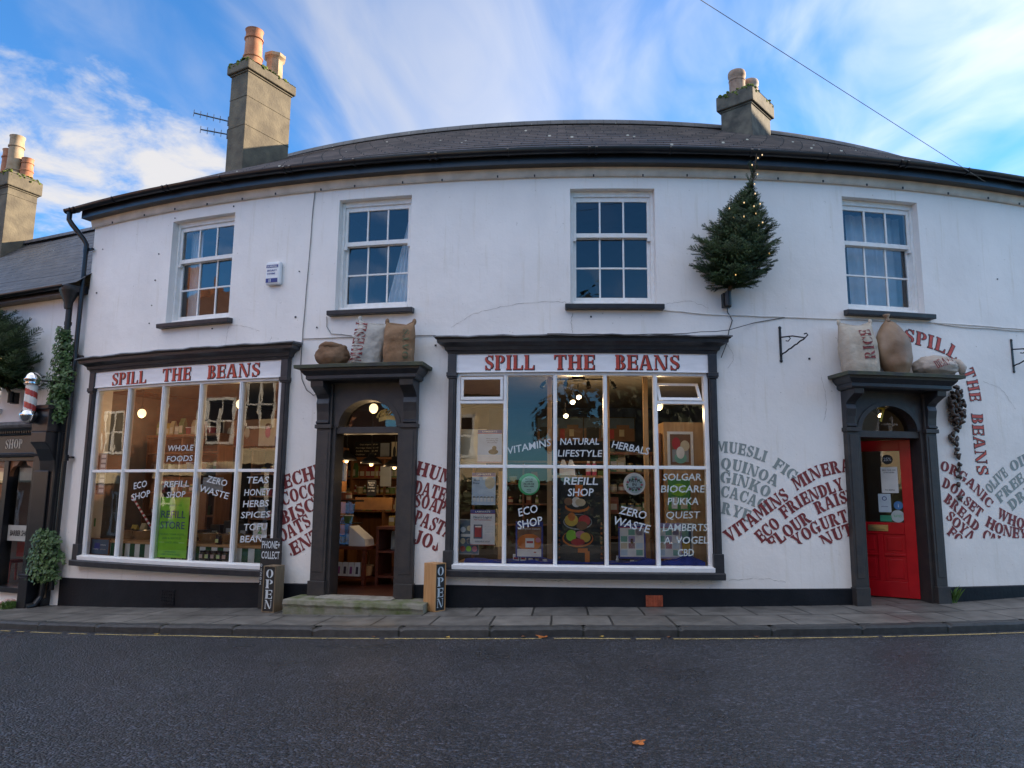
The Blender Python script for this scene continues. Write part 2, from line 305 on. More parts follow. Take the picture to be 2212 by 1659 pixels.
CHROME = mk('chrome', (.75, .76, .78), .12, .05, 8, metal=1.0)
PLASTW = mk('white_plastic', (.75, .76, .77), .35, .03, 8)
PLASTB = mk('blue_print', (.035, .05, .22), .4, .1, 8)
WARMBULB = mk('lit_bulb', (1, .8, .5), .3, 0, 1, emit=(1, .72, .36), estr=.7)
SPOTBULB = mk('lit_spot', (1, .9, .7), .3, 0, 1, emit=(1, .84, .56), estr=1.2)
FAIRY = mk('fairy_light_bulb', (1, .8, .5), .3, 0, 1, emit=(1, .62, .20), estr=.3)
INWALL = mk('shop_inner_wall', (.11, .105, .095), .8, .1, 4)
INBLUE = mk('dark_blue_inner_wall', (.022, .035, .075), .8, .2, 4)
INDARK = mk('dark_brown_inner_wall', (.045, .027, .017), .8, .2, 4)
CEIL = mk('shop_ceiling', (.13, .12, .105), .8, .05, 4)
FLOOR = mk('red_tile_floor', (.075, .02, .013), .4, .3, 3)
CURTAIN = mk('white_net_curtain', (.84, .85, .86), .9, .06, 8)
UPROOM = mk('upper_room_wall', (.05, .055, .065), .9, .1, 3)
def flat(name, c, rough=.5): return mk(name, c, rough, .06, 9)

# ---------------------------------------------------------------- the street's own coordinates
# s = metres along the curved front, o = metres out from the wall face, z = height relative to the lens
R0 = 17.763; CX, CY = 1.748, 26.95
SL, SR = -8.8, 9.5
def _arc(s):
    a = s / R0
    return CX + R0 * math.sin(a), CY - R0 * math.cos(a), a
def ang(s):
    if s < SL: return SL / R0 + R(4)
    if s > SR: return SR / R0 - R(20)
    return s / R0
def W(s, o, z):
    if s < SL:
        x, y, _ = _arc(SL); a = ang(s); d = s - SL
        return Vector((x + d * math.cos(a) + o * math.sin(a), y + d * math.sin(a) - o * math.cos(a), z + ZC))
    if s > SR:
        x, y, _ = _arc(SR); a = ang(s); d = s - SR
        return Vector((x + d * math.cos(a) + o * math.sin(a), y + d * math.sin(a) - o * math.cos(a), z + ZC))
    a = s / R0; r = R0 + o
    return Vector((CX + r * math.sin(a), CY - r * math.cos(a), z + ZC))
ZB = [(-60, -3.2), (-13, -1.93), (-10.5, -1.78), (-8.7, -1.67), (-5.0, -1.467), (-2.5, -1.37), (-1.0, -1.325), (1.6, -1.30), (3.9, -1.285), (4.9, -1.25), (8, -1.13), (14, -.95), (60, .2)]
def zb(s):
    for (a, za), (b, zb_) in zip(ZB, ZB[1:]):
        if s <= b: return za + (zb_ - za) * (s - a) / (b - a)
    return ZB[-1][1]

# ---------------------------------------------------------------- mesh builder
WM = {}
class MB:
    def __init__(self): self.v = []; self.f = []; self.m = []; self.uv = []
    def add(self, vs, fs, m=0, uvs=None):
        b = len(self.v); self.v += [tuple(p) for p in vs]
        for i, f in enumerate(fs):
            self.f.append([b + k for k in f]); self.m.append(m); self.uv.append(uvs[i] if uvs else None)
        return self
    def box(self, x0, x1, y0, y1, z0, z1, m=0, seg=0.3):
        n = max(1, int(math.ceil(abs(x1 - x0) / seg))) if seg else 1
        vs = []; fs = []
        for i in range(n + 1):
            x = x0 + (x1 - x0) * i / n
            vs += [(x, y0, z0), (x, y1, z0), (x, y1, z1), (x, y0, z1)]
        for i in range(n):
            a = 4 * i; b = a + 4
            for k in range(4):
                k2 = (k + 1) % 4
                fs.append((a + k, b + k, b + k2, a + k2))
        fs += [(0, 1, 2, 3), (4 * n, 4 * n + 3, 4 * n + 2, 4 * n + 1)]
        return self.add(vs, fs, m)
    def bx(self, c, d, m=0):       # centre, size, one segment
        return self.box(c[0] - d[0] / 2, c[0] + d[0] / 2, c[1] - d[1] / 2, c[1] + d[1] / 2, c[2] - d[2] / 2, c[2] + d[2] / 2, m, 0)
    def prof(self, pts, s0, s1, m=0, seg=0.25, closed=True, caps=True, zf=None):
        """sweep a profile of (o, z) along s; uv = (s, length round the profile)"""
        n = max(1, int(math.ceil(abs(s1 - s0) / seg))); k = len(pts)
        ln = [0]
        for (a, b), (c, d) in zip(pts, pts[1:] + pts[:1]): ln.append(ln[-1] + math.hypot(c - a, d - b))
        vs = []; fs = []; us = []
        for i in range(n + 1):
            s = s0 + (s1 - s0) * i / n; dz = zf(s) if zf else 0
            vs += [(s, o, z + dz) for o, z in pts]
        for i in range(n):
            sa = s0 + (s1 - s0) * i / n; sb = s0 + (s1 - s0) * (i + 1) / n
            for j in range(k if closed else k - 1):
                j2 = (j + 1) % k
                fs.append((i * k + j, (i + 1) * k + j, (i + 1) * k + j2, i * k + j2))
                us.append(((sa, ln[j]), (sb, ln[j]), (sb, ln[j + 1]), (sa, ln[j + 1])))
        if closed and caps:
            fs += [tuple(range(k)), tuple(n * k + j for j in reversed(range(k)))]
            us += [tuple(pts), tuple(reversed(pts))]
        return self.add(vs, fs, m, us)
    def cyl(self, p0, p1, r0, r1=None, n=12, m=0, caps=True):
        r1 = r0 if r1 is None else r1
        p0 = Vector(p0); p1 = Vector(p1); d = (p1 - p0).normalized()
        a = d.orthogonal().normalized(); b = d.cross(a)
        vs = []
        for p, r in ((p0, r0), (p1, r1)):
            for i in range(n):
                t = 2 * PI * i / n; vs.append(p + a * (r * math.cos(t)) + b * (r * math.sin(t)))
        fs = [(i, (i + 1) % n, n + (i + 1) % n, n + i) for i in range(n)]
        if caps: fs += [tuple(range(n - 1, -1, -1)), tuple(range(n, 2 * n))]
        return self.add(vs, fs, m)
    def tube(self, pts, r, n=8, m=0):
        pts = [Vector(p) for p in pts]; rr = r if isinstance(r, (list, tuple)) else [r] * len(pts)
        vs = []; fs = []; a = None
        for i, p in enumerate(pts):
            d = (pts[min(i + 1, len(pts) - 1)] - pts[max(i - 1, 0)]).normalized()
            a = (a - d * a.dot(d)).normalized() if a is not None and (a - d * a.dot(d)).length > 1e-4 else d.orthogonal().normalized()
            b = d.cross(a)
            vs += [p + a * (rr[i] * math.cos(2 * PI * k / n)) + b * (rr[i] * math.sin(2 * PI * k / n)) for k in range(n)]
        for i in range(len(pts) - 1):
            fs += [(i * n + k, i * n + (k + 1) % n, (i + 1) * n + (k + 1) % n, (i + 1) * n + k) for k in range(n)]
        fs += [tuple(range(n - 1, -1, -1)), tuple(range((len(pts) - 1) * n, len(pts) * n))]
        return self.add(vs, fs, m)
    def lathe(self, c, pr, n=20, m=0, sx=1, sy=1):
        vs = []; fs = []
        for r, z in pr:
            vs += [(c[0] + sx * r * math.cos(2 * PI * k / n), c[1] + sy * r * math.sin(2 * PI * k / n), c[2] + z) for k in range(n)]
        for i in range(len(pr) - 1):
            fs += [(i * n + k, i * n + (k + 1) % n, (i + 1) * n + (k + 1) % n, (i + 1) * n + k) for k in range(n)]
        fs += [tuple(range(n - 1, -1, -1)), tuple(range((len(pr) - 1) * n, len(pr) * n))]
        return self.add(vs, fs, m)
    def blob(self, c, r, m=0, nu=12, nv=8, fn=None):
        vs = []; fs = []
        for i in range(nv + 1):
            ph = -PI / 2 + PI * i / nv
            for k in range(nu):
                t = 2 * PI * k / nu
                p = Vector((math.cos(ph) * math.cos(t), math.cos(ph) * math.sin(t), math.sin(ph)))
                q = fn(p) if fn else p
                vs.append((c[0] + r[0] * q[0], c[1] + r[1] * q[1], c[2] + r[2] * q[2]))
        for i in range(nv):
            fs += [(i * nu + k, i * nu + (k + 1) % nu, (i + 1) * nu + (k + 1) % nu, (i + 1) * nu + k) for k in range(nu)]
        return self.add(vs, fs, m)
    def build(self, name, mats, parent=None, arc=False, smooth=False, recalc=True, bevel=0, xf=None, fn=None, smooth_angle=None, top=None):
        """arc: coordinates are (s, o, z) of the street; else the parent's own"""
        me = bpy.data.meshes.new(name)
        vs = self.v
        if xf: vs = [xf @ Vector(p) for p in vs]
        if fn: vs = [fn(p) for p in vs]
        if arc: vs = [W(*p) for p in vs]
        ob = bpy.data.objects.new(name, me); col.objects.link(ob)
        if arc:
            if parent: inv = WM[parent].inverted()
            else:
                o0 = Vector(top) if top else Vector((0, 0, 0)); ob.location = o0; inv = Matrix.Translation(-o0)
            vs = [inv @ p for p in vs]
        if parent: ob.parent = parent; WM[ob] = WM[parent]
        elif arc: WM[ob] = Matrix.Translation(ob.location)
        me.from_pydata([tuple(p) for p in vs], [], self.f)
        for mm in (mats if isinstance(mats, (list, tuple)) else [mats]): me.materials.append(mm)
        me.polygons.foreach_set('material_index', self.m)
        if any(u for u in self.uv):
            ul = me.uv_layers.new(name='UVMap').data
            for p, u in zip(me.polygons, self.uv):
                if u:
                    for li, q in zip(p.loop_indices, u): ul[li].uv = q
        if recalc:
            b = bmesh.new(); b.from_mesh(me); bmesh.ops.recalc_face_normals(b, faces=b.faces); b.to_mesh(me); b.free()
        if smooth or smooth_angle:
            me.polygons.foreach_set('use_smooth', [True] * len(me.polygons))
            if smooth_angle:
                try: me.set_sharp_from_angle(angle=R(smooth_angle))
                except Exception: pass
        me.update()
        if bevel:
            bv = ob.modifiers.new('bevel', 'BEVEL'); bv.width = bevel; bv.segments = 2; bv.limit_method = 'ANGLE'; bv.angle_limit = R(40)
        return ob

def tag(o, label, cat, group=None, kind=None):
    o['label'] = label; o['category'] = cat
    if group: o['group'] = group
    if kind: o['kind'] = kind
    return o
def structure(o): o['kind'] = 'structure'; return o
def thing(name, label, cat, s=None, o=0, z=0, yaw=0, group=None, loc=None, rot=None):
    e = bpy.data.objects.new(name, None); col.objects.link(e); e.empty_display_size = .1
    p = W(s, o, z) if loc is None else Vector(loc)
    if rot is None: rot = (0, 0, (ang(s) if s is not None else 0) + yaw)
    elif isinstance(rot, (int, float)): rot = (0, 0, rot)
    e.location = p; e.rotation_euler = rot
    from mathutils import Euler
    WM[e] = Matrix.Translation(p) @ Euler(rot).to_matrix().to_4x4()
    return tag(e, label, cat, group)
def dup(root, label=None, s=None, o=0, z=0, yaw=0, loc=None, rot=None, scale=None):
    def cp(ob, par):
        c = ob.copy(); col.objects.link(c); c.parent = par
        for ch in list(ob.children): cp(ch, c)
        return c
    c = cp(root, None)
    c.location = W(s, o, z) if loc is None else loc
    c.rotation_euler = (0, 0, (ang(s) if s is not None else 0) + yaw) if rot is None else rot
    if scale: c.scale = scale
    if label: c['label'] = label
    return c

# ---------------------------------------------------------------- stencil serif lettering, cap height 1
def _e(cx, cy, rx, ry, a0, a1, n=9):
    return [(cx + rx * math.cos(R(a0 + (a1 - a0) * i / n)), cy + ry * math.sin(R(a0 + (a1 - a0) * i / n))) for i in range(n + 1)]
def _cr(cx, cy, rx, ry, t, th, a0, a1):
    return _e(cx, cy, rx, ry, a0, a1) + list(reversed(_e(cx, cy, rx - t, ry - th, a0, a1)))
S_ = .24
def _st(x): return [(x - .07, 0), (x + S_ + .07, 0), (x + S_ + .07, .05), (x + S_, .1), (x + S_, .9), (x + S_ + .07, .95), (x + S_ + .07, 1), (x - .07, 1), (x - .07, .95), (x, .9), (x, .1), (x - .07, .05)]
def _sl(x=.07): return [(x - .07, 0), (x + S_, 0), (x + S_, 1), (x - .07, 1), (x - .07, .95), (x, .9), (x, .1), (x - .07, .05)]
def _at(a, b): return [(a, .92), (a, 1), (b, 1), (b, .70), (b - .05, .70), (b - .12, .92)]
def _ab(a, b): return [(x, 1 - y) for x, y in _at(a, b)]
def _am(a, b): return [(a, .47), (b - .1, .47), (b - .05, .36), (b, .36), (b, .66), (b - .05, .66), (b - .1, .55), (a, .55)]
_hook = [(.28, .94), (.42, .94), (.55, .85), (.61, .7), (.66, .7), (.66, 1), (.61, 1), (.57, .96), (.45, 1), (.28, 1)]
GL = {
 'A': [[(0, 0), (.22, 0), (.22, .05), (.16, .07), (.40, .86), (.36, 1), (.33, 1), (.05, .07), (0, .05)], [(.42, 1), (.58, 1), (.86, .06), (.93, .05), (.93, 0), (.52, 0), (.52, .05), (.6, .07)], [(.26, .3), (.5, .3), (.49, .37), (.28, .37)]],
 'B': [_sl(), _cr(.37, .76, .28, .24, .2, .07, 87, -80), _cr(.37, .255, .34, .255, .22, .07, 80, -87)],
 'C': [_cr(.45, .5, .45, .5, .25, .06, 97, 263), [(.5, 1), (.62, .97), (.74, .88), (.78, 1), (.83, 1), (.83, .66), (.78, .66), (.72, .8), (.6, .92), (.5, .94)], [(.5, 0), (.65, .03), (.76, .12), (.83, .28), (.78, .3), (.7, .16), (.6, .09), (.5, .06)]],
 'D': [_sl(), _cr(.37, .5, .48, .5, .25, .07, 88, -88)],
 'E': [_sl(), _at(.35, .75), _am(.35, .66), _ab(.35, .75)],
 'F': [_st(.07), _at(.42, .78), _am(.35, .66)],
 'G': [_cr(.45, .5, .45, .5, .25, .06, 97, 263), [(.5, 1), (.62, .97), (.74, .88), (.78, 1), (.83, 1), (.83, .66), (.78, .66), (.72, .8), (.6, .92), (.5, .94)], [(.56, .45), (.95, .45), (.95, .4), (.88, .38), (.88, .08), (.64, .0), (.64, .38), (.56, .40)]],
 'H': [_st(.07), _st(.66), [(.35, .46), (.62, .46), (.62, .54), (.35, .54)]],
 'I': [_st(.07)],
 'J': [[(.28, 1), (.66, 1), (.66, .95), (.59, .9), (.59, .25), (.5, .08), (.36, .02), (.36, .9), (.28, .95)], [(.3, 0), (.3, .07), (.2, .12), (.22, .3), (.05, .3), (.02, .15), (.1, .04)]],
 'K': [_st(.07), [(.36, .38), (.4, .38), (.8, .93), (.86, .95), (.86, 1), (.6, 1), (.6, .95), (.7, .93), (.36, .45)], [(.48, .42), (.6, .58), (.88, .07), (.95, .05), (.95, 0), (.55, 0), (.55, .05), (.62, .07)]],
 'L': [_sl(), _ab(.35, .76)],
 'M': [[(0, 0), (.2, 0), (.2, .05), (.13, .07), (.13, .82), (.07, .85), (.07, .07), (0, .05)], [(.02, 1), (.28, 1), (.51, .25), (.45, .03), (.16, .86), (.02, .93)], [(.5, .1), (.55, .17), (.76, .88), (.76, 1), (.72, 1), (.535, .36)], _st(.84)],
 'N': [[(0, 0), (.22, 0), (.22, .05), (.14, .07), (.14, .76), (.08, .83), (.08, .07), (0, .05)], [(0, 1), (.28, 1), (.79, .08), (.79, 0), (.64, 0), (.12, .9), (0, .95)], [(.83, .12), (.89, .12), (.89, .93), (.96, .95), (.96, 1), (.72, 1), (.72, .95), (.83, .93)]],
 'O': [_cr(.47, .5, .45, .5, .25, .06, 96, 264), _cr(.49, .5, .45, .5, .25, .06, 84, -84)],
 'P': [_st(.07), _cr(.40, .73, .34, .27, .21, .07, 86, -86)],
 'Q': [_cr(.47, .5, .45, .5, .25, .06, 96, 264), _cr(.49, .5, .45, .5, .25, .06, 84, -84), [(.45, -.03), (.6, -.03), (.8, -.1), (1.0, -.1), (.8, -.2), (.6, -.14)]],
 'R': [_st(.07), _cr(.40, .75, .31, .25, .2, .07, 86, -80), [(.42, .44), (.6, .46), (.85, .06), (.93, .05), (.93, 0), (.62, 0), (.44, .36)]],
 'S': [[(.05, .75), (.08, .62), (.2, .5), (.5, .33), (.53, .2), (.48, .1), (.62, .12), (.7, .25), (.68, .4), (.55, .52), (.25, .68), (.2, .8), (.25, .9), (.12, .88)], _hook, [(.74 - x, 1 - y) for x, y in _hook]],
 'T': [[(.23, 0), (.61, 0), (.61, .05), (.54, .1), (.54, 1), (.3, 1), (.3, .1), (.23, .05)], [(.26, 1), (0, 1), (0, .7), (.05, .7), (.12, .92), (.26, .92)], [(.58, 1), (.84, 1), (.84, .7), (.79, .7), (.72, .92), (.58, .92)]],
 'U': [[(0, 1), (.38, 1), (.38, .95), (.31, .9), (.31, .2), (.42, .07), (.42, 0), (.2, .05), (.08, .2), (.07, .9), (0, .95)], [(.47, 0), (.47, .06), (.62, .1), (.68, .25), (.68, .93), (.6, .95), (.6, 1), (.83, 1), (.83, .95), (.75, .93), (.75, .22), (.65, .05)]],
 'V': [[(0, 1), (.38, 1), (.38, .95), (.31, .93), (.5, .25), (.44, 0), (.4, 0), (.07, .93), (0, .95)], [(.48, .02), (.54, .22), (.75, .93), (.66, .95), (.66, 1), (.92, 1), (.92, .95), (.82, .93), (.52, 0)]],
 'W': [[(0, 1), (.34, 1), (.34, .95), (.28, .93), (.44, .3), (.38, 0), (.34, 0), (.07, .93), (0, .95)], [(.42, .06), (.47, .28), (.56, .62), (.53, .74)], [(.44, 1), (.76, 1), (.76, .95), (.7, .93), (.86, .3), (.8, 0), (.76, 0), (.52, .93), (.44, .95)], [(.84, .06), (.89, .28), (1.04, .93), (.97, .95), (.97, 1), (1.2, 1), (1.2, .95), (1.11, .93), (.88, 0)]],
 'Y': [[(0, 1), (.36, 1), (.36, .95), (.3, .93), (.46, .5), (.34, .42), (.07, .93), (0, .95)], [(.5, .5), (.7, .93), (.62, .95), (.62, 1), (.88, 1), (.88, .95), (.79, .93), (.54, .44)], [(.22, 0), (.62, 0), (.62, .05), (.54, .1), (.54, .38), (.48, .43), (.3, .36), (.3, .1), (.22, .05)]],
}
GWID = {k: max(x for p in v for x, y in p) for k, v in GL.items()}
def clip(poly, a, b, c):
    """keep the part of a polygon with a*x + b*y >= c"""
    o = []
    for i, p in enumerate(poly):
        q = poly[(i + 1) % len(poly)]; dp = a * p[0] + b * p[1] - c; dq = a * q[0] + b * q[1] - c
        if dp >= 0: o.append(p)
        if (dp >= 0) != (dq >= 0):
            t = dp / (dp - dq); o.append((p[0] + (q[0] - p[0]) * t, p[1] + (q[1] - p[1]) * t))
    return o
def inflate(poly, d):
    n = len(poly); A = sum(poly[i][0] * poly[(i + 1) % n][1] - poly[(i + 1) % n][0] * poly[i][1] for i in range(n))
    sg = 1 if A > 0 else -1; o = []
    for i in range(n):
        p0, p, p1 = (Vector(poly[i - 1]), Vector(poly[i]), Vector(poly[(i + 1) % n]))
        a = (p - p0); b = (p1 - p)
        if a.length < 1e-6 or b.length < 1e-6: o.append(tuple(p)); continue
        a.normalize(); b.normalize()
        na = Vector((a.y, -a.x)) * sg; nb = Vector((b.y, -b.x)) * sg
        m = na + nb; l = m.length_squared
        o.append(tuple(p + (m * (2 / l) * d if l > .5 else na * d)))
    return o
def spline(pts, n=14):
    pts = [Vector(p) for p in pts]
    if len(pts) == 2: return [pts[0].lerp(pts[1], i / n) for i in range(n + 1)]
    P = [2 * pts[0] - pts[1]] + pts + [2 * pts[-1] - pts[-2]]; o = []
    for i in range(1, len(P) - 2):
        for k in range(n):
            t = k / n
            o.append(.5 * ((2 * P[i]) + (P[i + 1] - P[i - 1]) * t + (2 * P[i - 1] - 5 * P[i] + 4 * P[i + 1] - P[i + 2]) * t * t + (3 * P[i] - P[i - 1] - 3 * P[i + 1] + P[i + 2]) * t ** 3))
    return o + [pts[-1]]
def stencil(txt, pts, h, fit=True, kx=1.0, gap=.14, space=.55, infl=0, clips=()):
    """polygons of a stencil text laid along a path in the plane; letters stay rigid"""
    sp = spline(pts); L = [0]
    for a, b in zip(sp, sp[1:]): L.append(L[-1] + (b - a).length)
    def at(d):
        d = max(0, min(L[-1] - 1e-6, d))
        for i in range(len(L) - 1):
            if d <= L[i + 1]:
                t = (d - L[i]) / max(1e-9, L[i + 1] - L[i]); return sp[i].lerp(sp[i + 1], t), (sp[i + 1] - sp[i]).normalized()
    nat = sum((GWID[c] + gap) if c != ' ' else space for c in txt) - gap
    if fit: kx = L[-1] / (nat * h)
    x = 0; out_ = []
    for c in txt:
        if c == ' ': x += space * h * kx; continue
        w = GWID[c]; p, t = at(x + w * h * kx / 2); u = Vector((-t.y, t.x))
        for poly in GL[c]:
            pg = inflate(poly, infl) if infl else poly
            q = [tuple(p + t * ((a - w / 2) * h * kx) + u * (b * h)) for a, b in pg]
            for cl in clips: q = clip(q, *cl) if q else q
            if len(q) > 2 and (not clips or abs(sum(q[i][0] * q[(i + 1) % len(q)][1] - q[(i + 1) % len(q)][0] * q[i][1] for i in range(len(q)))) > .0012): out_.append(q)
        x += (w + gap) * h * kx
    return out_
def polys(mb, pl, fn, m=0):
    for q in pl: mb.add([fn(a, b) for a, b in q], [tuple(range(len(q)))], m)
# plain lettering from the built-in typeface
def btext(mb, txt, x, y, h, fn, align='L', bold=0.0, shear=0.0, m=0, width=None, rot=0.0, space=1.0):
    if 'Q' in txt: bold = 0
    cu = bpy.data.curves.new('t', 'FONT'); cu.body = txt; cu.size = 1.0; cu.resolution_u = 2; cu.offset = bold; cu.shear = shear; cu.space_character = space
    ob = bpy.data.objects.new('t', cu); me = bpy.data.meshes.new_from_object(ob)
    vs = [v.co.copy() for v in me.vertices]; fs = [tuple(p.vertices) for p in me.polygons]
    bpy.data.objects.remove(ob); bpy.data.curves.remove(cu); bpy.data.meshes.remove(me)
    if not vs: return mb
    x0 = min(v.x for v in vs); x1 = max(v.x for v in vs); k = h / .73; kx = k if width is None else width / (x1 - x0)
    ofs = {'L': x0, 'C': (x0 + x1) / 2, 'R': x1}[align]; c, s_ = math.cos(rot), math.sin(rot)
    o = []
    for v in vs:
        a = (v.x - ofs) * kx; b = v.y * k; o.append(fn(x + a * c - b * s_, y + a * s_ + b * c))
    return mb.add(o, fs, m)

# ================================================================ THE SETTING
def grid(ss, oo, zf, mb=None):
    mb = mb or MB(); n = len(oo); vs = [(s, o, zf(s, o)) for s in ss for o in oo]; fs = []; us = []
    for i in range(len(ss) - 1):
        for j in range(n - 1):
            fs.append((i * n + j, i * n + j + 1, (i + 1) * n + j + 1, (i + 1) * n + j))
            us.append(((ss[i], oo[j]), (ss[i], oo[j + 1]), (ss[i + 1], oo[j + 1]), (ss[i + 1], oo[j])))
    return mb.add(vs, fs, 0, us)
def frange(a, b, st): n = int(round((b - a) / st)); return [a + (b - a) * i / n for i in range(n + 1)]
SS = [-60, -40, -25] + frange(-18, 14, .5) + [20, 30, 45, 60]
def zroad(s, o): return zb(s) - .13 + .05 * math.sin(min(1, max(0, (o - 1.2) / 7.6)) * PI)
structure(grid(SS, [1.16, 1.5, 2, 3, 4, 5, 6, 7, 8, 8.85], zroad).build('road', ROAD, arc=True))
structure(grid(SS, [-.5, .0, .54, 1.10], lambda s, o: zb(s) - .028 * o).build('pavement', PAVE, arc=True))
kb = MB()
kprof = lambda oo, inner: [(oo, -.25), (oo, -.062), (oo - .012 * inner, -.038), (oo - .12 * inner, -.030), (oo - .12 * inner, -.25)]
for a, b in zip(SS, SS[1:]): pass
kb.prof(kprof(1.20, 1), -40, -14, zf=zb, seg=.5); kb.prof(kprof(1.20, 1), -14, 10, zf=lambda s: zb(s) + .006 * noise.noise(Vector((s * 5, 0, 3))) + (-.016 if (s * 1.087) % 1 < .04 else 0), seg=.035); kb.prof(kprof(1.20, 1), 10, 40, zf=zb, seg=.5)
structure(kb.build('kerb', KERB, arc=True))
yl = MB(); s = -18.0
while s < 16:                                # the line is worn: short gaps and uneven edges
    e = s + random.uniform(.12, .9); ss = frange(s, e, .1) if e - s > .15 else [s, e]
    pr = [(q, random.uniform(-.008, .006), random.uniform(-.006, .008)) for q in ss]
    vs = [(q, 1.31 + a, zroad(q, 1.3) + .004) for q, a, b in pr] + [(q, 1.348 + b, zroad(q, 1.348) + .004) for q, a, b in pr]; n = len(pr)
    yl.add(vs, [(i, i + 1, n + i + 1, n + i) for i in range(n - 1)])
    s = e + random.choice([.0, .0, .015, .05, .12])
structure(yl.build('kerb_line_marking', YELLOW, arc=True))
structure(grid(SS, [8.97, 10.3, 11.5], lambda s, o: zb(s) - .03).build('far_pavement', PAVE, arc=True))
fk = MB(); fk.prof(kprof(8.85, -1), -40, 40, zf=zb, seg=.5); structure(fk.build('far_kerb', KERB, arc=True))
gm = mk('earth', (.10, .095, .07), .95, .3, .4)
g = MB(); g.add([(-900, -900, -2.6), (900, -900, -2.6), (900, 900, -2.6), (-900, 900, -2.6)], [(0, 1, 2, 3)])
structure(g.build('ground', gm))
# ================================================================ THE SHOP BUILDING
B = thing('corner_shop_building', 'long curved white two storey shop building with slate roof and charcoal shopfronts', 'shop', loc=W(-1, -3, -1.3), rot=0)
def sub(name, label=None): 
    pass
EAVE = 4.25
WINS = [(-6.98, -5.84), (-4.17, -3.13), (-1.01, .09), (2.63, 3.76)]
WZ0, WZ1 = 2.42, 3.97
OPEN = [(a, b, WZ0, WZ1) for a, b in WINS] + [(-8.29, -4.875, -.95, 1.52), (-2.47, .71, -.92, 1.52), (-4.12, -3.15, -1.32, 1.27), (2.60, 3.58, -1.32, 1.20)]
def pierced(mb, s0, s1, z0, z1, opens, o=0.0, seg=.35):
    xs = {s0, s1}; zs = {z0, z1}
    for a, b, c, d in opens: xs |= {a, b}; zs |= {c, d}
    xs = sorted(xs); zs = sorted(zs); ex = []
    for a, b in zip(xs, xs[1:]):
        n = max(1, int(math.ceil((b - a) / seg))); ex += [a + (b - a) * i / n for i in range(n)]
    ex.append(xs[-1])
    for a, b in zip(ex, ex[1:]):
        for c, d in zip(zs, zs[1:]):
            mx_, mz = (a + b) / 2, (c + d) / 2
            if any(p < mx_ < q and r_ < mz < t for p, q, r_, t in opens): continue
            mb.add([(a, o, c), (b, o, c), (b, o, d), (a, o, d)], [(0, 1, 2, 3)])
def reveal(mb, a, b, c, d, o0, o1, bottom=True):
    n = max(1, int((b - a) / .35))
    mb.add([(a, o0, c), (a, o0, d), (a, o1, d), (a, o1, c)], [(0, 1, 2, 3)]); mb.add([(b, o0, c), (b, o1, c), (b, o1, d), (b, o0, d)], [(0, 1, 2, 3)])
    for i in range(n):
        p, q = a + (b - a) * i / n, a + (b - a) * (i + 1) / n
        mb.add([(p, o0, d), (q, o0, d), (q, o1, d), (p, o1, d)], [(0, 1, 2, 3)])
        if bottom: mb.add([(p, o0, c), (p, o1, c), (q, o1, c), (q, o0, c)], [(0, 1, 2, 3)])
w = MB(); pierced(w, -8.75, 24, -2.0, EAVE, OPEN)
for a, b, c, d in OPEN: reveal(w, a, b, c, d, 0, -.24)
w.add([(-8.75, 0, -2), (-8.75, 0, EAVE), (-8.75, -7.2, EAVE), (-8.75, -7.2, -2)], [(0, 1, 2, 3)])
w.add([(-8.75, 0, EAVE), (-8.75, -3.6, EAVE + 2.3), (-8.75, -7.2, EAVE)], [(0, 1, 2)])
for i in range(33): a, b = -8.75 + i, -7.75 + i; w.add([(a, -7.2, -2), (b, -7.2, -2), (b, -7.2, EAVE + .1), (a, -7.2, EAVE + .1)], [(0, 1, 2, 3)])
WALLP = w.build('wall', WALL, B, arc=True, recalc=False)
pz = lambda s: -1.27 + .11 * min(1, max(0, (s + 8.7) / 3.6)) + .06 * min(1, max(0, (s + 5.1) / 2.6))
pm = MB()
for a, b in ((-8.76, -4.33), (-2.97, 2.44), (3.73, 24)): pm.prof([(0.0, -.9), (.018, -.9), (.022, -.012), (.012, 0), (0, .0)], a, b, zf=pz, seg=.3)
pm.build('plinth', PLINTH, WALLP, arc=True)
# roof: slates in real overlapping courses
PT = math.tan(R(31.5)); RO0, RZ0, RO1 = .27, 4.385, -3.6
nc = 15; fr = []
for i in range(nc):
    o = RO0 + (RO1 - RO0) * i / nc; o2 = RO0 + (RO1 - RO0) * (i + 1) / nc
    fr += [(o, RZ0 + (RO0 - o) * PT + .020), (o2 + .002, RZ0 + (RO0 - o2) * PT - .004)]
rf = MB(); rf.prof(fr, -8.95, 24, closed=False, seg=.4)
RZ1 = RZ0 + (RO0 - RO1) * PT
rf.prof([(RO1, RZ1), (-7.4, RZ0 - .05)], -8.95, 24, closed=False, seg=.8)
ROOF = rf.build('roof', SLATE, B, arc=True)
rd = MB(); rd.prof([(RO1 + .14 * math.cos(t), RZ1 - .05 + .13 * math.sin(t)) for t in [R(a) for a in range(0, 181, 30)]], -8.95, 24, seg=.4)
rd.build('ridge_tile', SLATE2, ROOF, arc=True, smooth_angle=50)
ev = MB(); ev.prof([(.0, 4.125), (.035, 4.125), (.05, 4.145), (.075, 4.235), (0, 4.235)], -8.76, 24)
EV = ev.build('eaves_board', CREAM, B, arc=True)
fa = MB(); fa.prof([(.0, 4.235), (.205, 4.235), (.205, 4.37), (.0, 4.42)], -8.80, 24); fa.build('fascia', BLACK, B, arc=True)
gt = MB(); rr = .062
gp = [(.275 + rr * math.cos(t), 4.385 + rr * math.sin(t)) for t in [R(a) for a in range(180, 361, 18)]]
gp = gp + [(.275 + (rr - .006) * math.cos(t), 4.385 + (rr - .006) * math.sin(t)) for t in [R(a) for a in range(360, 179, -18)]]
gt.prof(gp, -9.08, 24)
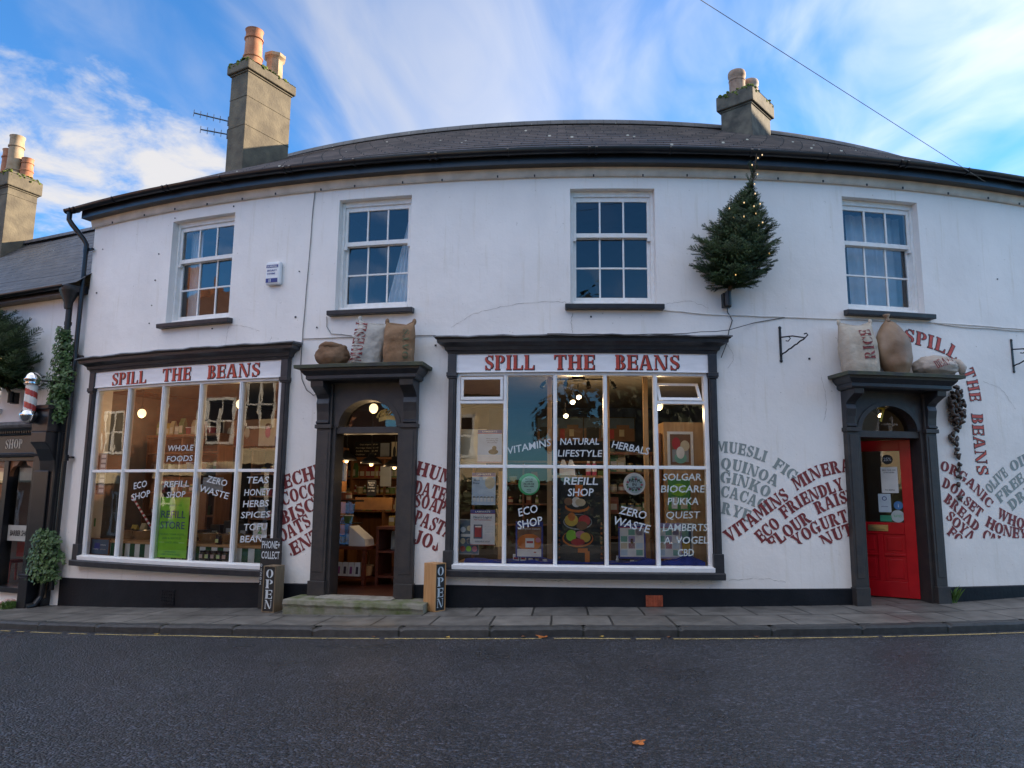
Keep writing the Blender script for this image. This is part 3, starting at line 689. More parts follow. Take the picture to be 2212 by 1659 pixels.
gp2 = [(.275 + (rr + .012) * math.cos(t), 4.385 + (rr + .012) * math.sin(t)) for t in [R(a) for a in range(172, 369, 18)]] + [(.275 + rr * math.cos(t), 4.385 + rr * math.sin(t)) for t in [R(a) for a in range(368, 171, -18)]]
for i in range(22):
    s = -8.95 + i * 1.02
    if i % 2: gt.prof(gp2, s, s + .022)
    else:
        gt.prof(gp2, s, s + .03); gt.prof(gp2, s + .09, s + .12)
gt.add([(-9.08,) + p for p in gp[:11]], [tuple(range(11))])
GUT = gt.build('gutter', BLACK, B, arc=True, smooth_angle=40)
dp = MB()
dp.tube([(-9.0, .275, 4.34), (-9.0, .275, 4.22), (-8.97, .24, 4.15), (-8.82, .12, 3.92), (-8.80, .085, 3.84), (-8.80, .085, 3.7)], .04, 12)
dp.cyl((-8.80, .085, 3.78), (-8.84, .085, -1.45), .036, n=12)
for z in (3.72, 2.0, .45, -1.0): dp.cyl((-8.80, .085, z), (-8.80, .085, z + .09), .043, n=12); dp.bx((-8.74, .05, z + .05), (.12, .05, .03))
dp.build('downpipe', BLACK, B, arc=True, smooth_angle=40)
fx = MB()                                     # small fixings and plugs left in the wall
for s, z in ((-6.95, 4.02), (-5.87, 4.06), (-7.22, 3.5), (-7.25, 3.1), (-7.28, 2.72), (-7.3, 2.45), (-6.1, 2.28), (-4.75, 2.36), (-4.73, 3.0), (-4.42, 2.2), (-.75, 2.25), (2.05, 1.75), (5.0, 3.0), (-8.5, 3.75), (-8.55, 3.05), (-2.75, 1.9)):
    r = random.uniform(.006, .012); MB().bx((s, .004, z), (r * 2, .012, r * 2)).build('wall_fixing', BLACKM, WALLP, arc=True)
for i in range(26): s = -8.2 + i * .62 + random.uniform(-.1, .1); MB().bx((s, .085, 4.13 + random.uniform(-.02, .0)), (.018, .012, .03)).build('cable_clip', BLACKM, EV, arc=True)
cr = MB()                                     # hairline cracks in the render
def crack(pts, wd=.004):
    sp = spline(pts, 10); a = [(p.x + random.uniform(-.008, .008), p.y + random.uniform(-.008, .008)) for p in sp]
    for p, q in zip(a, a[1:]):
        d = Vector(q) - Vector(p); n_ = Vector((-d.y, d.x)).normalized() * wd * random.uniform(.2, .6)
        cr.add([(p[0] - n_.x, .003, p[1] - n_.y), (q[0] - n_.x, .003, q[1] - n_.y), (q[0] + n_.x, .003, q[1] + n_.y), (p[0] + n_.x, .003, p[1] + n_.y)], [(0, 1, 2, 3)])
crack([(-2.55, 2.14), (-2.2, 2.32), (-1.7, 2.42), (-1.2, 2.45), (-1.02, 2.43)], .005)
crack([(-.98, 2.3), (-1.0, 2.2), (-.99, 2.05)], .006); crack([(.2, 2.42), (.5, 2.46), (.75, 2.38)]); crack([(-5.82, 2.32), (-5.85, 2.0)]); crack([(-5.8, 2.32), (-5.5, 2.26), (-5.3, 2.2)])
crack([(.95, 1.95), (1.05, 1.75), (.98, 1.6)]); crack([(2.2, 1.55), (2.25, 1.2), (2.2, .95)]); crack([(-5.1, 2.1), (-5.15, 2.0), (-5.05, 1.99)]); crack([(4.6, 1.55), (4.9, 1.45), (5.1, 1.2)])
crack([(.9, -1.0), (1.3, -.98), (1.6, -1.02)]); crack([(-1.5, -1.02), (-1.2, -1.03), (-.9, -1.02)], .006)
cr.build('crack', mk('crack_line', (.38, .35, .32), .9, .2, 20), WALLP, arc=True, recalc=False)
ab = MB(); ab.bx((-.02, .024, -1.245), (.20, .012, .13))
for i in range(7):
    for j in range(4): ab.bx((-.02 - .083 + i * .0277, .034, -1.295 + j * .033), (.012, .014, .016))
    ab.bx((-.02 - .097 + i * .032, .033, -1.245), (.008, .018, .125))
ab.build('air_brick', mk('orange_brick_clay', (.36, .085, .04), .8, .25, 20), WALLP, arc=True)
ab = MB(); 
for i in range(6):
    for j in range(5): ab.bx((-6.52, .022, -1.416), (.24, .012, .21)) if i == j == 0 else ab.bx((-6.62 + i * .04, .026, -1.50 + j * .042), (.02, .02, .022))
ab.build('air_brick', PLINTH, WALLP, arc=True)
# ---- sash windows
def sash(a, b):
    F = MB()
    fo0, fo1 = -.235, -.10
    for p, q in ((a, a + .042), (b - .042, b)): F.box(p, q, fo0, fo1, WZ0, WZ1)
    F.box(a + .042, b - .042, fo0, fo1, WZ1 - .075, WZ1); F.box(a + .042, b - .042, fo0, -.06, WZ0, WZ0 + .05)
    f = F.build('sash_window', WHITEO, B, arc=True, bevel=.006)
    for nm, o0, o1, z0, z1, rows, rt, rb in (('upper_sash', -.16, -.125, 3.345, WZ1 - .075, 1, .06, .06), ('lower_sash', -.205, -.17, WZ0 + .05, 3.40, 2, .06, .075)):
        M = MB(); x0, x1 = a + .042, b - .042
        for p, q in ((x0, x0 + .04), (x1 - .04, x1)): M.box(p, q, o0, o1, z0, z1)
        M.box(x0 + .04, x1 - .04, o0, o1, z0, z0 + rb); M.box(x0 + .04, x1 - .04, o0, o1, z1 - rt, z1)
        gx0, gx1, gz0, gz1 = x0 + .04, x1 - .04, z0 + rb, z1 - rt
        for i in (1, 2):
            x = gx0 + (gx1 - gx0) * i / 3; M.box(x - .011, x + .011, o0 + .006, o1 - .002, gz0, gz1)
        if rows == 2:
            zm = (gz0 + gz1) / 2; M.box(gx0, gx1, o0 + .004, o1 - .004, zm - .012, zm + .012)
        if nm == 'upper_sash':
            M.box(x0 - .008, x0 + .04, o0, o1 + .012, z0 - .05, z0); M.box(x1 - .04, x1 + .008, o0, o1 + .012, z0 - .05, z0)
        M.build(nm, WHITEO, f, arc=True, bevel=.004)
        G = MB(); oc = (o0 + o1) / 2
        for i in range(3):                    # every pane sits a hair out of true
            x, y = gx0 + (gx1 - gx0) * i / 3 + .002, gx0 + (gx1 - gx0) * (i + 1) / 3 - .002
            for j in range(rows):
                c, d = gz0 + (gz1 - gz0) * j / rows, gz0 + (gz1 - gz0) * (j + 1) / rows
                t1, t2 = random.uniform(-.005, .005), random.uniform(-.005, .005)
                G.add([(x, oc + t1, c), (y, oc - t1, c), (y, oc - t1 + t2, d), (x, oc + t1 + t2, d)], [(0, 1, 2, 3)])
        G.build('glass', GLASSU, f, arc=True, recalc=False)
    S = MB(); S.prof([(-.06, WZ0 - .005), (.10, WZ0 - .02), (.105, WZ0 - .03), (.10, WZ0 - .085), (0, WZ0 - .085), (-.06, WZ0 - .085)], a - .07, b + .08)
    S.build('sill', GREY, f, arc=True, bevel=.008)
    return f
for a, b in WINS: sash(a, b)
# ---- interior shell: closed rooms behind the glass
it = MB()
def wallq(mb, s0, o0, s1, o1, z0, z1, n=6):
    for i in range(n):
        a = (s0 + (s1 - s0) * i / n, o0 + (o1 - o0) * i / n); b = (s0 + (s1 - s0) * (i + 1) / n, o0 + (o1 - o0) * (i + 1) / n)
        mb.add([(a[0], a[1], z0), (b[0], b[1], z0), (b[0], b[1], z1), (a[0], a[1], z1)], [(0, 1, 2, 3)])
ZF, ZCL = -1.29, 1.60
wallq(it, -8.45, -.02, -8.45, -4.4, ZF, ZCL); wallq(it, -8.45, -4.4, -2.9, -4.4, ZF, ZCL, 12)
it.build('inner_wall', INDARK, B, arc=True, recalc=False)
it = MB(); wallq(it, -2.9, -4.4, 1.6, -4.4, ZF, ZCL, 10); wallq(it, 1.6, -.02, 1.6, -4.4, ZF, ZCL); it.build('inner_wall', INBLUE, B, arc=True, recalc=False)
it = MB(); wallq(it, 1.62, -.02, 1.62, -3.4, ZF, ZCL); wallq(it, 1.62, -3.4, 4.6, -3.4, ZF, ZCL); wallq(it, 4.6, -3.4, 4.6, -.02, ZF, ZCL); it.build('inner_wall', INWALL, B, arc=True, recalc=False)
it = MB(); grid(frange(-8.5, 4.6, .65), [-4.4, -2, -.02], lambda s, o: ZCL, it); it.build('shop_ceiling', CEIL, B, arc=True, recalc=False)
it = MB(); grid(frange(-8.5, 4.6, .65), [-4.4, -2, -.10], lambda s, o: ZF, it); it.build('shop_floor', FLOOR, B, arc=True, recalc=False)
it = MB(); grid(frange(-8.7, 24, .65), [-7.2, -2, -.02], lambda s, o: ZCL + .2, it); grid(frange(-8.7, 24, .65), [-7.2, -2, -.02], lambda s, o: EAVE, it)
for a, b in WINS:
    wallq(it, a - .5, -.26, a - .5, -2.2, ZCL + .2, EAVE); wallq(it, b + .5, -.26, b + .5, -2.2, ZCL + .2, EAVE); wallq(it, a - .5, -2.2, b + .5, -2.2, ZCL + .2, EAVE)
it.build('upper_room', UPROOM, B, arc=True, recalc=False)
wallq  # white plastered reveal inside the left shop window
it = MB(); it.box(-8.44, -8.40, -1.3, -.03, -.93, 1.5); it.build('inner_reveal', INWALL, B, arc=True)

def ret_sweep(mb, pr, s0, s1, ob, m=0, seg=.25):
    """moulding with mitred returns back to the wall; ob = the projection at which it is s0..s1 long"""
    n = max(1, int((s1 - s0) / seg)); k = len(pr); cols = []
    cols.append([(s0 - (o - ob), 0.0, z) for o, z in pr])
    for i in range(n + 1): cols.append([((s0 - (o - ob)) + ((s1 + (o - ob)) - (s0 - (o - ob))) * i / n, o, z) for o, z in pr])
    cols.append([(s1 + (o - ob), 0.0, z) for o, z in pr])
    vs = [p for c in cols for p in c]; fs = []
    for i in range(len(cols) - 1):
        fs += [(i * k + j, (i + 1) * k + j, (i + 1) * k + j + 1, i * k + j + 1) for j in range(k - 1)]
    top = [i * k + k - 1 for i in range(1, len(cols) - 1)]; bot = [i * k for i in range(1, len(cols) - 1)]
    for row in (top, bot):
        for a, b in zip(row, row[1:]):
            pa, pb = vs[a], vs[b]; q = len(vs); vs += [(pa[0], 0, pa[2]), (pb[0], 0, pb[2])]; fs.append((a, b, q + 1, q))
    for c, rw in ((0, 1), (len(cols) - 1, len(cols) - 2)):
        for j in (0, k - 1): pass
    return mb.add(vs, fs, m)
# ---- shopfronts
def shopfront(sa, sb, mull, fl, fr, words, ztr, zs, vents=False):
    """sa..sb outer pilaster faces, fl..fr white frame"""
    F = MB(); o0, o1 = -.06, .035; zt, zbm = 1.525, zs + .07
    F.box(fl, fl + .05, o0, o1, zbm, zt); F.box(fr - .05, fr, o0, o1, zbm, zt); F.box(fl + .05, fr - .05, o0, o1, zt - .035, zt)
    xs = [fl + .05] + [x for m in mull for x in (m - .024, m + .024)] + [fr - .05]
    for m_ in mull:
        F.box(m_ - .024, m_ + .024, o0, o1, zbm, zt - .035); F.box(m_ - .010, m_ + .010, o1, o1 + .012, zbm, zt - .035)
    for i in range(0, len(xs), 2):
        F.box(xs[i], xs[i + 1], o0 + .02, o1 - .012, ztr - .02, ztr + .02)
        if vents and i in (0, len(xs) - 2): F.box(xs[i], xs[i + 1], o0 + .01, o1 - .004, 1.135, 1.175)
    F.prof([(o0, zs), (.10, zs), (.105, zs + .055), (o1, zs + .07), (o0, zs + .07)], fl - .005, fr + .005)
    f = F.build('shopfront', WHITEW, B, arc=True, bevel=.004)
    G = MB(); oc = -.005
    def pane(x, y, c, d, oc=oc, tl=.0025):
        t1, t2 = random.uniform(-tl, tl), random.uniform(-tl, tl)
        G.add([(x, oc + t1, c), (y, oc - t1, c), (y, oc - t1 + t2, d), (x, oc + t1 + t2, d)], [(0, 1, 2, 3)])
    for i in range(0, len(xs), 2):
        pane(xs[i], xs[i + 1], zbm, ztr - .02)
        if vents and i in (0, len(xs) - 2): pane(xs[i], xs[i + 1], ztr + .02, 1.135)
        else: pane(xs[i], xs[i + 1], ztr + .02, zt - .035)
    G.build('glass', GLASS, f, arc=True, recalc=False)
    if vents:
        for i, tilt in ((0, 0), (len(xs) - 2, .18)):
            V = MB(); x, y = xs[i] + .006, xs[i + 1] - .006; c, d = 1.18, zt - .05
            if tilt: d = c + (d - c) * .82; x += .01; y -= .02
            sh = lambda q, c=c, d=d, tilt=tilt: (q[0], q[1] - tilt * (q[2] - c) / (d - c), q[2])
            for p in ((x, y, o1 - .03, o1 + .008, c, c + .04), (x, y, o1 - .03, o1 + .008, d - .035, d), (x, x + .035, o1 - .03, o1 + .008, c + .04, d - .035), (y - .035, y, o1 - .03, o1 + .008, c + .04, d - .035)): V.box(*p)
            v = V.build('vent_light', WHITEW, f, arc=True, fn=sh, bevel=.004)
            V = MB(); V.add([(x + .035, o1 - .01, c + .04), (y - .035, o1 - .01, c + .04), (y - .035, o1 - .01, d - .035), (x + .035, o1 - .01, d - .035)], [(0, 1, 2, 3)])
            V.build('glass', GLASS, f, arc=True, fn=sh, recalc=False)
    C = MB(); ret_sweep(C, [(.085, 1.765), (.095, 1.80), (.115, 1.81), (.125, 1.85), (.165, 1.885), (.20, 1.895), (.205, 1.935), (.225, 1.945), (.23, 1.965)], sa + .0, sb, .085)
    C.build('cornice', GREY, f, arc=True, smooth_angle=30)
    C = MB(); n = 24                             # lead capping, dressed over the cornice with a ragged edge
    a0, a1 = sa - .155, sb + .155; cols = [a0 + (a1 - a0) * i / n for i in range(n + 1)]
    C.prof([(0, 1.995), (.245, 1.972), (.25, 1.955), (0, 1.965)], a0, a1, seg=.15, zf=lambda s: .006 * math.sin(s * 9) + .004 * math.sin(s * 23))
    C.build('lead_capping', LEAD, f, arc=True)
    SB = MB(); SB.box(fl - .0, fr + .0, .0, .065, 1.527, 1.765); SB.box(fl, fr, .065, .075, 1.527, 1.54)
    sbd = SB.build('sign_board', SIGNW, f, arc=True)
    for wd, a, b, z, h in words:
        D = MB(); polys(D, stencil(wd, [(a + .008, z - .006), (b + .008, z - .006)], h, infl=.03), lambda x, y: (x, .0685, y)); D.build('lettering_shadow', DARKL, f, arc=True, recalc=False)
        T = MB(); polys(T, stencil(wd, [(a, z), (b, z)], h), lambda x, y: (x, .0705, y)); T.build('lettering', REDL, f, arc=True, recalc=False)
    for p, q in ((sa, fl), (fr, sb)):
        P = MB(); P.box(p + .012, q - .008, -.02, .075, zs + .1, 1.50); P.box(p + .03, q - .026, .075, .088, zs + .2, 1.44)
        P.box(p, q, -.02, .09, 1.53, 1.765); P.box(p - .012, q + .012, -.02, .105, 1.475, 1.53); P.box(p - .004, q + .004, -.02, .095, 1.455, 1.475)
        P.box(p - .008, q + .006, -.02, .10, zs - .02, zs + .22)
        P.build('pilaster', GREY, f, arc=True, bevel=.005)
    K = MB(); K.prof([(0, zs - .085), (.135, zs - .085), (.14, zs - .012), (.13, zs - .003), (0, zs)], sa - .01, sb + .01); K.build('sill', GREY, f, arc=True, bevel=.006)
    return f
SF1 = shopfront(-8.40, -4.775, [-7.56, -6.88, -6.195, -5.52], -8.285, -4.88, [('SPILL', -7.91, -7.20, 1.545, .185), ('THE', -6.88, -6.37, 1.55, .185), ('BEANS', -6.07, -5.22, 1.555, .185)], .29, -.985)
SF2 = shopfront(-2.565, .81, [-1.83, -1.206, -.583, .043], -2.455, .70, [('SPILL', -2.10, -1.47, 1.56, .185), ('THE', -1.22, -.72, 1.56, .185), ('BEANS', -.46, .335, 1.56, .185)], .348, -.905, True)
# ---- door cases
def doorcase(cs, half, hin, zb0, zsp, rise, zcan, coff):
    """half = outer half width, hin = half width between posts"""
    F = MB()
    for sg in (-1, 1):
        p, q = sorted((cs + sg * half, cs + sg * hin))
        F.box(p, q, -.02, .085, zb0, zsp - .02); F.box(p + .03, q - .03, .085, .092, zb0 + .3, zsp - .06)
        F.box(p - .015, q + .015, -.02, .115, zb0 - .05, zb0 + .19); F.box(p - .018, q + .018, -.02, .115, zsp - .02, zsp + .03)
        F.box(p, q, -.02, .075, zsp + .03, zcan - .2)
        j0, j1 = sorted((cs + sg * hin, cs + sg * (hin - .05))); F.box(j0, j1, -.20, .045, zb0 - .02, zsp)     # jamb lining
    # arched head: spandrel panel with a round opening, and its deep soffit
    zt = zcan - .2; rx = hin - .02; n = 20
    arc_ = [(cs + rx * math.cos(PI - PI * i / n), zsp - .0 + rise * math.sin(PI * i / n)) for i in range(n + 1)]
    rx2 = rx - .06; arc2 = [(cs + rx2 * math.cos(PI - PI * i / n), zsp + (rise - .055) * math.sin(PI * i / n)) for i in range(n + 1)]
    for o in (.03,):
        for (a, b), (c, d) in zip(arc_, arc_[1:]): F.add([(a, o, b), (c, o, d), (c, o, zt), (a, o, zt)], [(0, 1, 2, 3)])
        F.add([(cs - hin, o, zsp), (cs - rx, o, zsp), (cs - rx, o, zt), (cs - hin, o, zt)], [(0, 1, 2, 3)]); F.add([(cs + hin, o, zsp), (cs + rx, o, zsp), (cs + rx, o, zt), (cs + hin, o, zt)], [(0, 1, 2, 3)])
    for (a, b), (c, d), (e, f_), (g_, h) in zip(arc_, arc_[1:], arc2, arc2[1:]):
        F.add([(a, .03, b), (a, .042, b), (c, .042, d), (c, .03, d)], [(0, 1, 2, 3)])
        F.add([(a, .042, b), (e, .042, f_), (g_, .042, h), (c, .042, d)], [(0, 1, 2, 3)]); F.add([(e, .042, f_), (e, -.2, f_), (g_, -.2, h), (g_, .042, h)], [(0, 1, 2, 3)])
    F.box(cs - hin + .0, cs + hin, -.20, .02, zsp - .085, zsp)                                                # transom bar
    F.box(cs - hin, cs + hin, -.02, .05, zt, zt + .08)
    f = F.build('door_case', GREY2, B, arc=True, bevel=.005)
    G = MB(); pts = [(cs - rx2, zsp)] + arc2[1:-1] + [(cs + rx2, zsp)]
    G.add([(a, -.12, b) for a, b in reversed(pts)], [tuple(range(len(pts)))]); G.build('fanlight', GLASS, f, arc=True, recalc=False)
    for sg in (-1, 1):
        p, q = sorted((cs + sg * (half + .005), cs + sg * (hin + .03)))
        K = MB(); b0 = zsp + .03; hgt = zcan - .19 - b0
        pr = [(.0, 0), (.085, 0), (.115, .03), (.115, .07), (.09, .10), (.10, .3), (.12, .5), (.105, .62), (.14, .70), (.23, .80), (.29, .86), (.30, 1), (0, 1)]
        K.prof([(o, b0 + z * hgt) for o, z in pr], p, q); K.build('bracket', GREY, f, arc=True, bevel=.004)
    C = MB(); a, b = cs - half - .01, cs + half + .01
    ret_sweep(C, [(.31, zcan - .19), (.335, zcan - .17), (.335, zcan - .13), (.35, zcan - .12), (.385, zcan - .075), (.39, zcan - .045)], a, b, .31 - .02)
    C.build('canopy', GREY, f, arc=True)
    C = MB(); ret_sweep(C, [(.30, zcan - .045), (.445, zcan - .045), (.45, zcan - .005), (.44, zcan)], a + .0, b, .31 - .02); C.build('canopy_slab', mk('mossy_slate_slab', (.05, .052, .05), .7, .3, 7, c2=(.075, .085, .05), bump=.5, bscale=20), f, arc=True)
    return f
DC1 = doorcase(-3.63, .675, .475, -1.285, .85, .405, 1.615, 0)
DC2 = doorcase(3.085, .63, .475, -1.275, .845, .375, 1.535, 0)

# ---- chimneys of the shop
def chimney(c, e1, e2, l1, l2, z0, z1, mat, cap, bands=(), pots=(), parent=None, label=None):
    """c = street-side corner, e1/e2 = directions of the two faces seen, heights relative to the lens"""
    c = Vector((*c, 0)); e1 = Vector((*e1, 0)).normalized(); e2 = Vector((*e2, 0)).normalized()
    T = lambda q: Vector((c.x + e1.x * q[0] + e2.x * q[1], c.y + e1.y * q[0] + e2.y * q[1], q[2] + ZC))
    iv = WM[parent].inverted()
    M = MB(); n = 8
    M.box(0, l1, 0, l2, z0, z1 - cap, seg=0)
    for b in bands: M.box(-.008, l1 + .008, -.008, l2 + .008, b, b + .012, seg=0)
    M.box(-.02, l1 + .02, -.02, l2 + .02, z1 - cap - .03, z1 - cap, seg=0)
    f = M.build('chimney', mat, parent, fn=lambda q: iv @ T(q), bevel=.012)
    if label: f['label'] = label
    WM[f] = WM[parent]
    K = MB(); ov = .06
    K.box(-ov, l1 + ov, -ov, l2 + ov, z1 - cap, z1 - .06, seg=0)
    K.add([(-ov, -ov, z1 - .06), (l1 + ov, -ov, z1 - .06), (l1 + ov, l2 + ov, z1 - .06), (-ov, l2 + ov, z1 - .06), (.06, .06, z1 + .03), (l1 - .06, .06, z1 + .03), (l1 - .06, l2 - .06, z1 + .03), (.06, l2 - .06, z1 + .03)], [(0, 1, 5, 4), (1, 2, 6, 5), (2, 3, 7, 6), (3, 0, 4, 7), (4, 5, 6, 7)])
    K.build('chimney_cap', mat, f, fn=lambda q: iv @ T(q), bevel=.02)
    MS = MB()
    for i in range(120):
        a, b = random.choice([(random.uniform(-.05, l1 + .05), random.uniform(-.06, .05)), (random.uniform(-.06, .05), random.uniform(-.05, l2 + .05)), (random.uniform(0, l1), random.uniform(0, l2))])
        edge = a < .02 or b < .02
        MS.blob((a, b, z1 - (random.uniform(.03, .13) if edge else -.015)), (random.uniform(.012, .045), random.uniform(.012, .045), random.uniform(.01, .035)), nu=6, nv=4)
    mo = MS.build('moss', MOSS, f, fn=lambda q: iv @ T(q)); mo['kind'] = 'stuff'
    for (a, b, r, h, m, kind) in pots:
        P = MB()
        if kind == 'roll': pr = [(r * 1.12, 0), (r * 1.02, .05), (r, .08), (r * 1.0, .12), (r * 1.1, .13), (r * 1.1, .155), (r * .98, .165), (r * .92, h * .72), (r * 1.05, h * .73), (r * 1.05, h * .76), (r * .92, h * .77), (r * .92, h * .95), (r * 1.02, h), (r * .8, h), (r * .78, h - .1)]
        elif kind == 'flare': pr = [(r * 1.0, 0), (r * .95, h * .75), (r * .98, h * .78), (r * 1.25, h * .88), (r * 1.25, h), (r * .9, h), (r * .88, h - .1)]
        else: pr = [(r, 0), (r, h * .55), (r * 1.06, h * .57), (r * 1.06, h * .62), (r, h * .64), (r * 1.0, h * .72), (r * 1.12, h * .78), (r * 1.12, h * .93), (r * 1.02, h), (r * .75, h), (r * .73, h - .08)]
        P.lathe((0, 0, 0), pr, 8 if kind == 'flare' else 22)
        o = Vector(T((a, b, z1 + .02))); P.build('chimney_pot', m, f, fn=lambda q: iv @ (o + Vector(q)), smooth_angle=35)
    return f
ch1 = chimney((-4.54, 11.70), (-.866, .5), (.5, .866), .42, .97, 4.75, 7.36, CHIM, .23, (6.14, 6.66), [(.20, .24, .155, .66, TERRA, 'roll'), (.22, .74, .155, .46, TERRA2, 'flare')], ROOF)
MB().box(.42, .55, .25, .80, 6.55, 6.95, seg=0).box(.42, .62, .22, .84, 6.95, 7.05, seg=0).build('chimney_corbel', CHIM2, ch1, fn=lambda q: WM[ROOF].inverted() @ Vector((-4.54 - .866 * q[0] + .5 * q[1], 11.70 + .5 * q[0] + .866 * q[1], q[2] + ZC)))
FLS = MB()
for t0, t1 in ((0, .97),): FLS.add([(-.01, t0 - .03, 4.95), (-.01, t1, 5.65), (-.01, t1, 5.90), (-.01, t0 - .03, 5.28)], [(0, 1, 2, 3)]); FLS.add([(-.015, -.012, 4.9), (.44, -.012, 4.9), (.44, -.012, 5.28), (-.015, -.012, 5.28)], [(0, 1, 2, 3)])
FLS.build('flashing', LEAD, ch1, fn=lambda q: WM[ROOF].inverted() @ Vector((-4.54 - .866 * q[0] + .5 * q[1], 11.70 + .5 * q[0] + .866 * q[1], q[2] + ZC)))
ch2 = chimney((4.14, 12.09), (-.74, .67), (.67, .74), .57, .82, 5.6, 7.17, CHIM2, .32, (), [(.34, .22, .14, .44, TERRA3, 'band'), (.26, .60, .135, .40, mk('pale_sooty_clay', (.30, .27, .24), .8, .2, 5, c2=(.36, .20, .13)), 'band')], ROOF)
F2 = MB(); F2.box(-.03, .60, -.03, .85, 6.0, 6.30, seg=0); F2.build('flashing', CHIM2, ch2, fn=lambda q: WM[ROOF].inverted() @ Vector((4.14 - .74 * q[0] + .67 * q[1], 12.09 + .67 * q[0] + .74 * q[1], q[2] + ZC)))
# ---- television aerials strapped to the left chimney
def aerial(nm, label, p0, p1, n):
    t = thing(nm, label, 'aerial', loc=(p1[0], p1[1], p1[2] + ZC), rot=0, group='aerials on the chimney')
    d = Vector(p0) - Vector(p1); M = MB(); M.cyl((0, 0, 0), d, .012, n=8); M.build('boom', STEEL2, t)
    E = MB()
    for i in range(n):
        q = d * (.25 + .75 * i / (n - 1)); E.cyl(q + Vector((.02, -.05, -.085)), q + Vector((-.02, .05, .085)), .006, n=6)
    E.build('element', STEEL2, t)
    M = MB(); M.cyl((0, 0, -.08), (0, 0, .08), .02, n=8); M.cyl((0, 0, 0), (.10, .06, 0), .015, n=8); M.build('clamp', STEEL2, t)
STEEL2 = mk('dull_aluminium', (.10, .11, .13), .5, .2, 10, metal=.6)
aerial('television_aerial', 'upper of the two small aerials sticking out left of the tall chimney', (-5.42, 11.72, 6.34), (-4.93, 11.98, 6.33), 5)
aerial('television_aerial', 'lower of the two small aerials sticking out left of the tall chimney', (-5.31, 11.77, 6.07), (-4.93, 11.98, 6.09), 4)

# ---- painted words on the wall
def words(mat, o, items, infl=.03, name='painted_word'):
    for txt, pts, h, clips in items:
        pl = stencil(txt, pts, h, infl=infl, clips=clips)
        if pl:
            M = MB(); polys(M, pl, lambda a, b: (a, o, b)); M.build(name, mat, WALLP, arc=True, recalc=False)
lft = (); rgt = ((-1, 0, 2.555),)
words(REDW, .004, [
 ('ECHI', [(-4.775, .05), (-4.56, .12), (-4.27, .21)], .17, lft), ('COCON', [(-4.785, -.17), (-4.58, -.10), (-4.16, .02)], .165, lft), ('BISCU', [(-4.775, -.41), (-4.58, -.33), (-4.16, -.145)], .165, lft),
 ('OATS', [(-4.79, -.64), (-4.6, -.55), (-4.36, -.41)], .165, lft), ('LENT', [(-4.72, -.87), (-4.55, -.78), (-4.2, -.58)], .165, ((1, 0, -4.7), (0, 1, -.80))),
 ('HUM', [(-2.975, .245), (-2.78, .195), (-2.50, .105)], .17, ()), ('DATES', [(-2.985, .01), (-2.78, -.035), (-2.52, -.115)], .16, ()), ('SOAP', [(-2.98, -.155), (-2.8, -.19), (-2.61, -.255)], .16, ()),
 ('PASTA', [(-2.985, -.365), (-2.78, -.435), (-2.52, -.555)], .17, ()), ('JOJO', [(-2.985, -.605), (-2.78, -.665), (-2.52, -.76)], .17, ((0, 1, -.70), (-1, 0, 2.66)))])
words(GREYL, .003, [
 ('MUESLI', [(.80, .545), (1.02, .53), (1.22, .49), (1.40, .43)], .135, ((1, 0, .82),)), ('FIG', [(1.50, .37), (1.62, .29), (1.76, .19)], .135, ()),
 ('QUINOA', [(.84, .345), (1.08, .305), (1.30, .23), (1.53, .13)], .135, ()), ('GINKO', [(.83, .175), (1.0, .15), (1.2, .09), (1.42, -.01)], .135, ()),
 ('CACAO', [(.83, 0), (1.0, -.03), (1.18, -.09), (1.36, -.17)], .135, ()), ('RYE', [(.83, -.20), (.98, -.235), (1.16, -.30)], .135, ()),
 ('OLIVE', [(4.56, .06), (4.70, .18), (4.88, .31)], .13, ()), ('OIL', [(4.96, .355), (5.1, .42), (5.3, .50)], .13, ()), ('FREE', [(4.71, -.055), (4.9, .08), (5.16, .24)], .13, ()), ('DRIED', [(4.9, -.15), (5.05, -.05), (5.5, .2)], .13, ())])
cz = ((0, 1, -.565),)
words(REDW, .005, [
 ('VITAMINS', [(.92, -.555), (1.16, -.395), (1.43, -.195), (1.70, -.015)], .15, cz), ('MINERAL', [(1.80, .085), (1.95, .165), (2.11, .245), (2.35, .305), (2.66, .36)], .15, ()),
 ('ECO', [(1.32, -.555), (1.44, -.455), (1.57, -.355)], .145, cz), ('FRIENDLY', [(1.63, -.265), (1.80, -.15), (2.0, -.045), (2.43, .11)], .145, ()),
 ('FLOUR', [(1.46, -.64), (1.72, -.45), (1.97, -.29)], .145, cz), ('RAISIN', [(2.06, -.205), (2.3, -.105), (2.66, -.005)], .145, ()),
 ('YOGURT', [(1.77, -.605), (1.95, -.49), (2.13, -.395), (2.46, -.285)], .145, cz), ('NUTS', [(2.12, -.605), (2.3, -.52), (2.64, -.41)], .145, cz)])
cr_ = ((0, 1, -.505), (1, 0, 3.79))
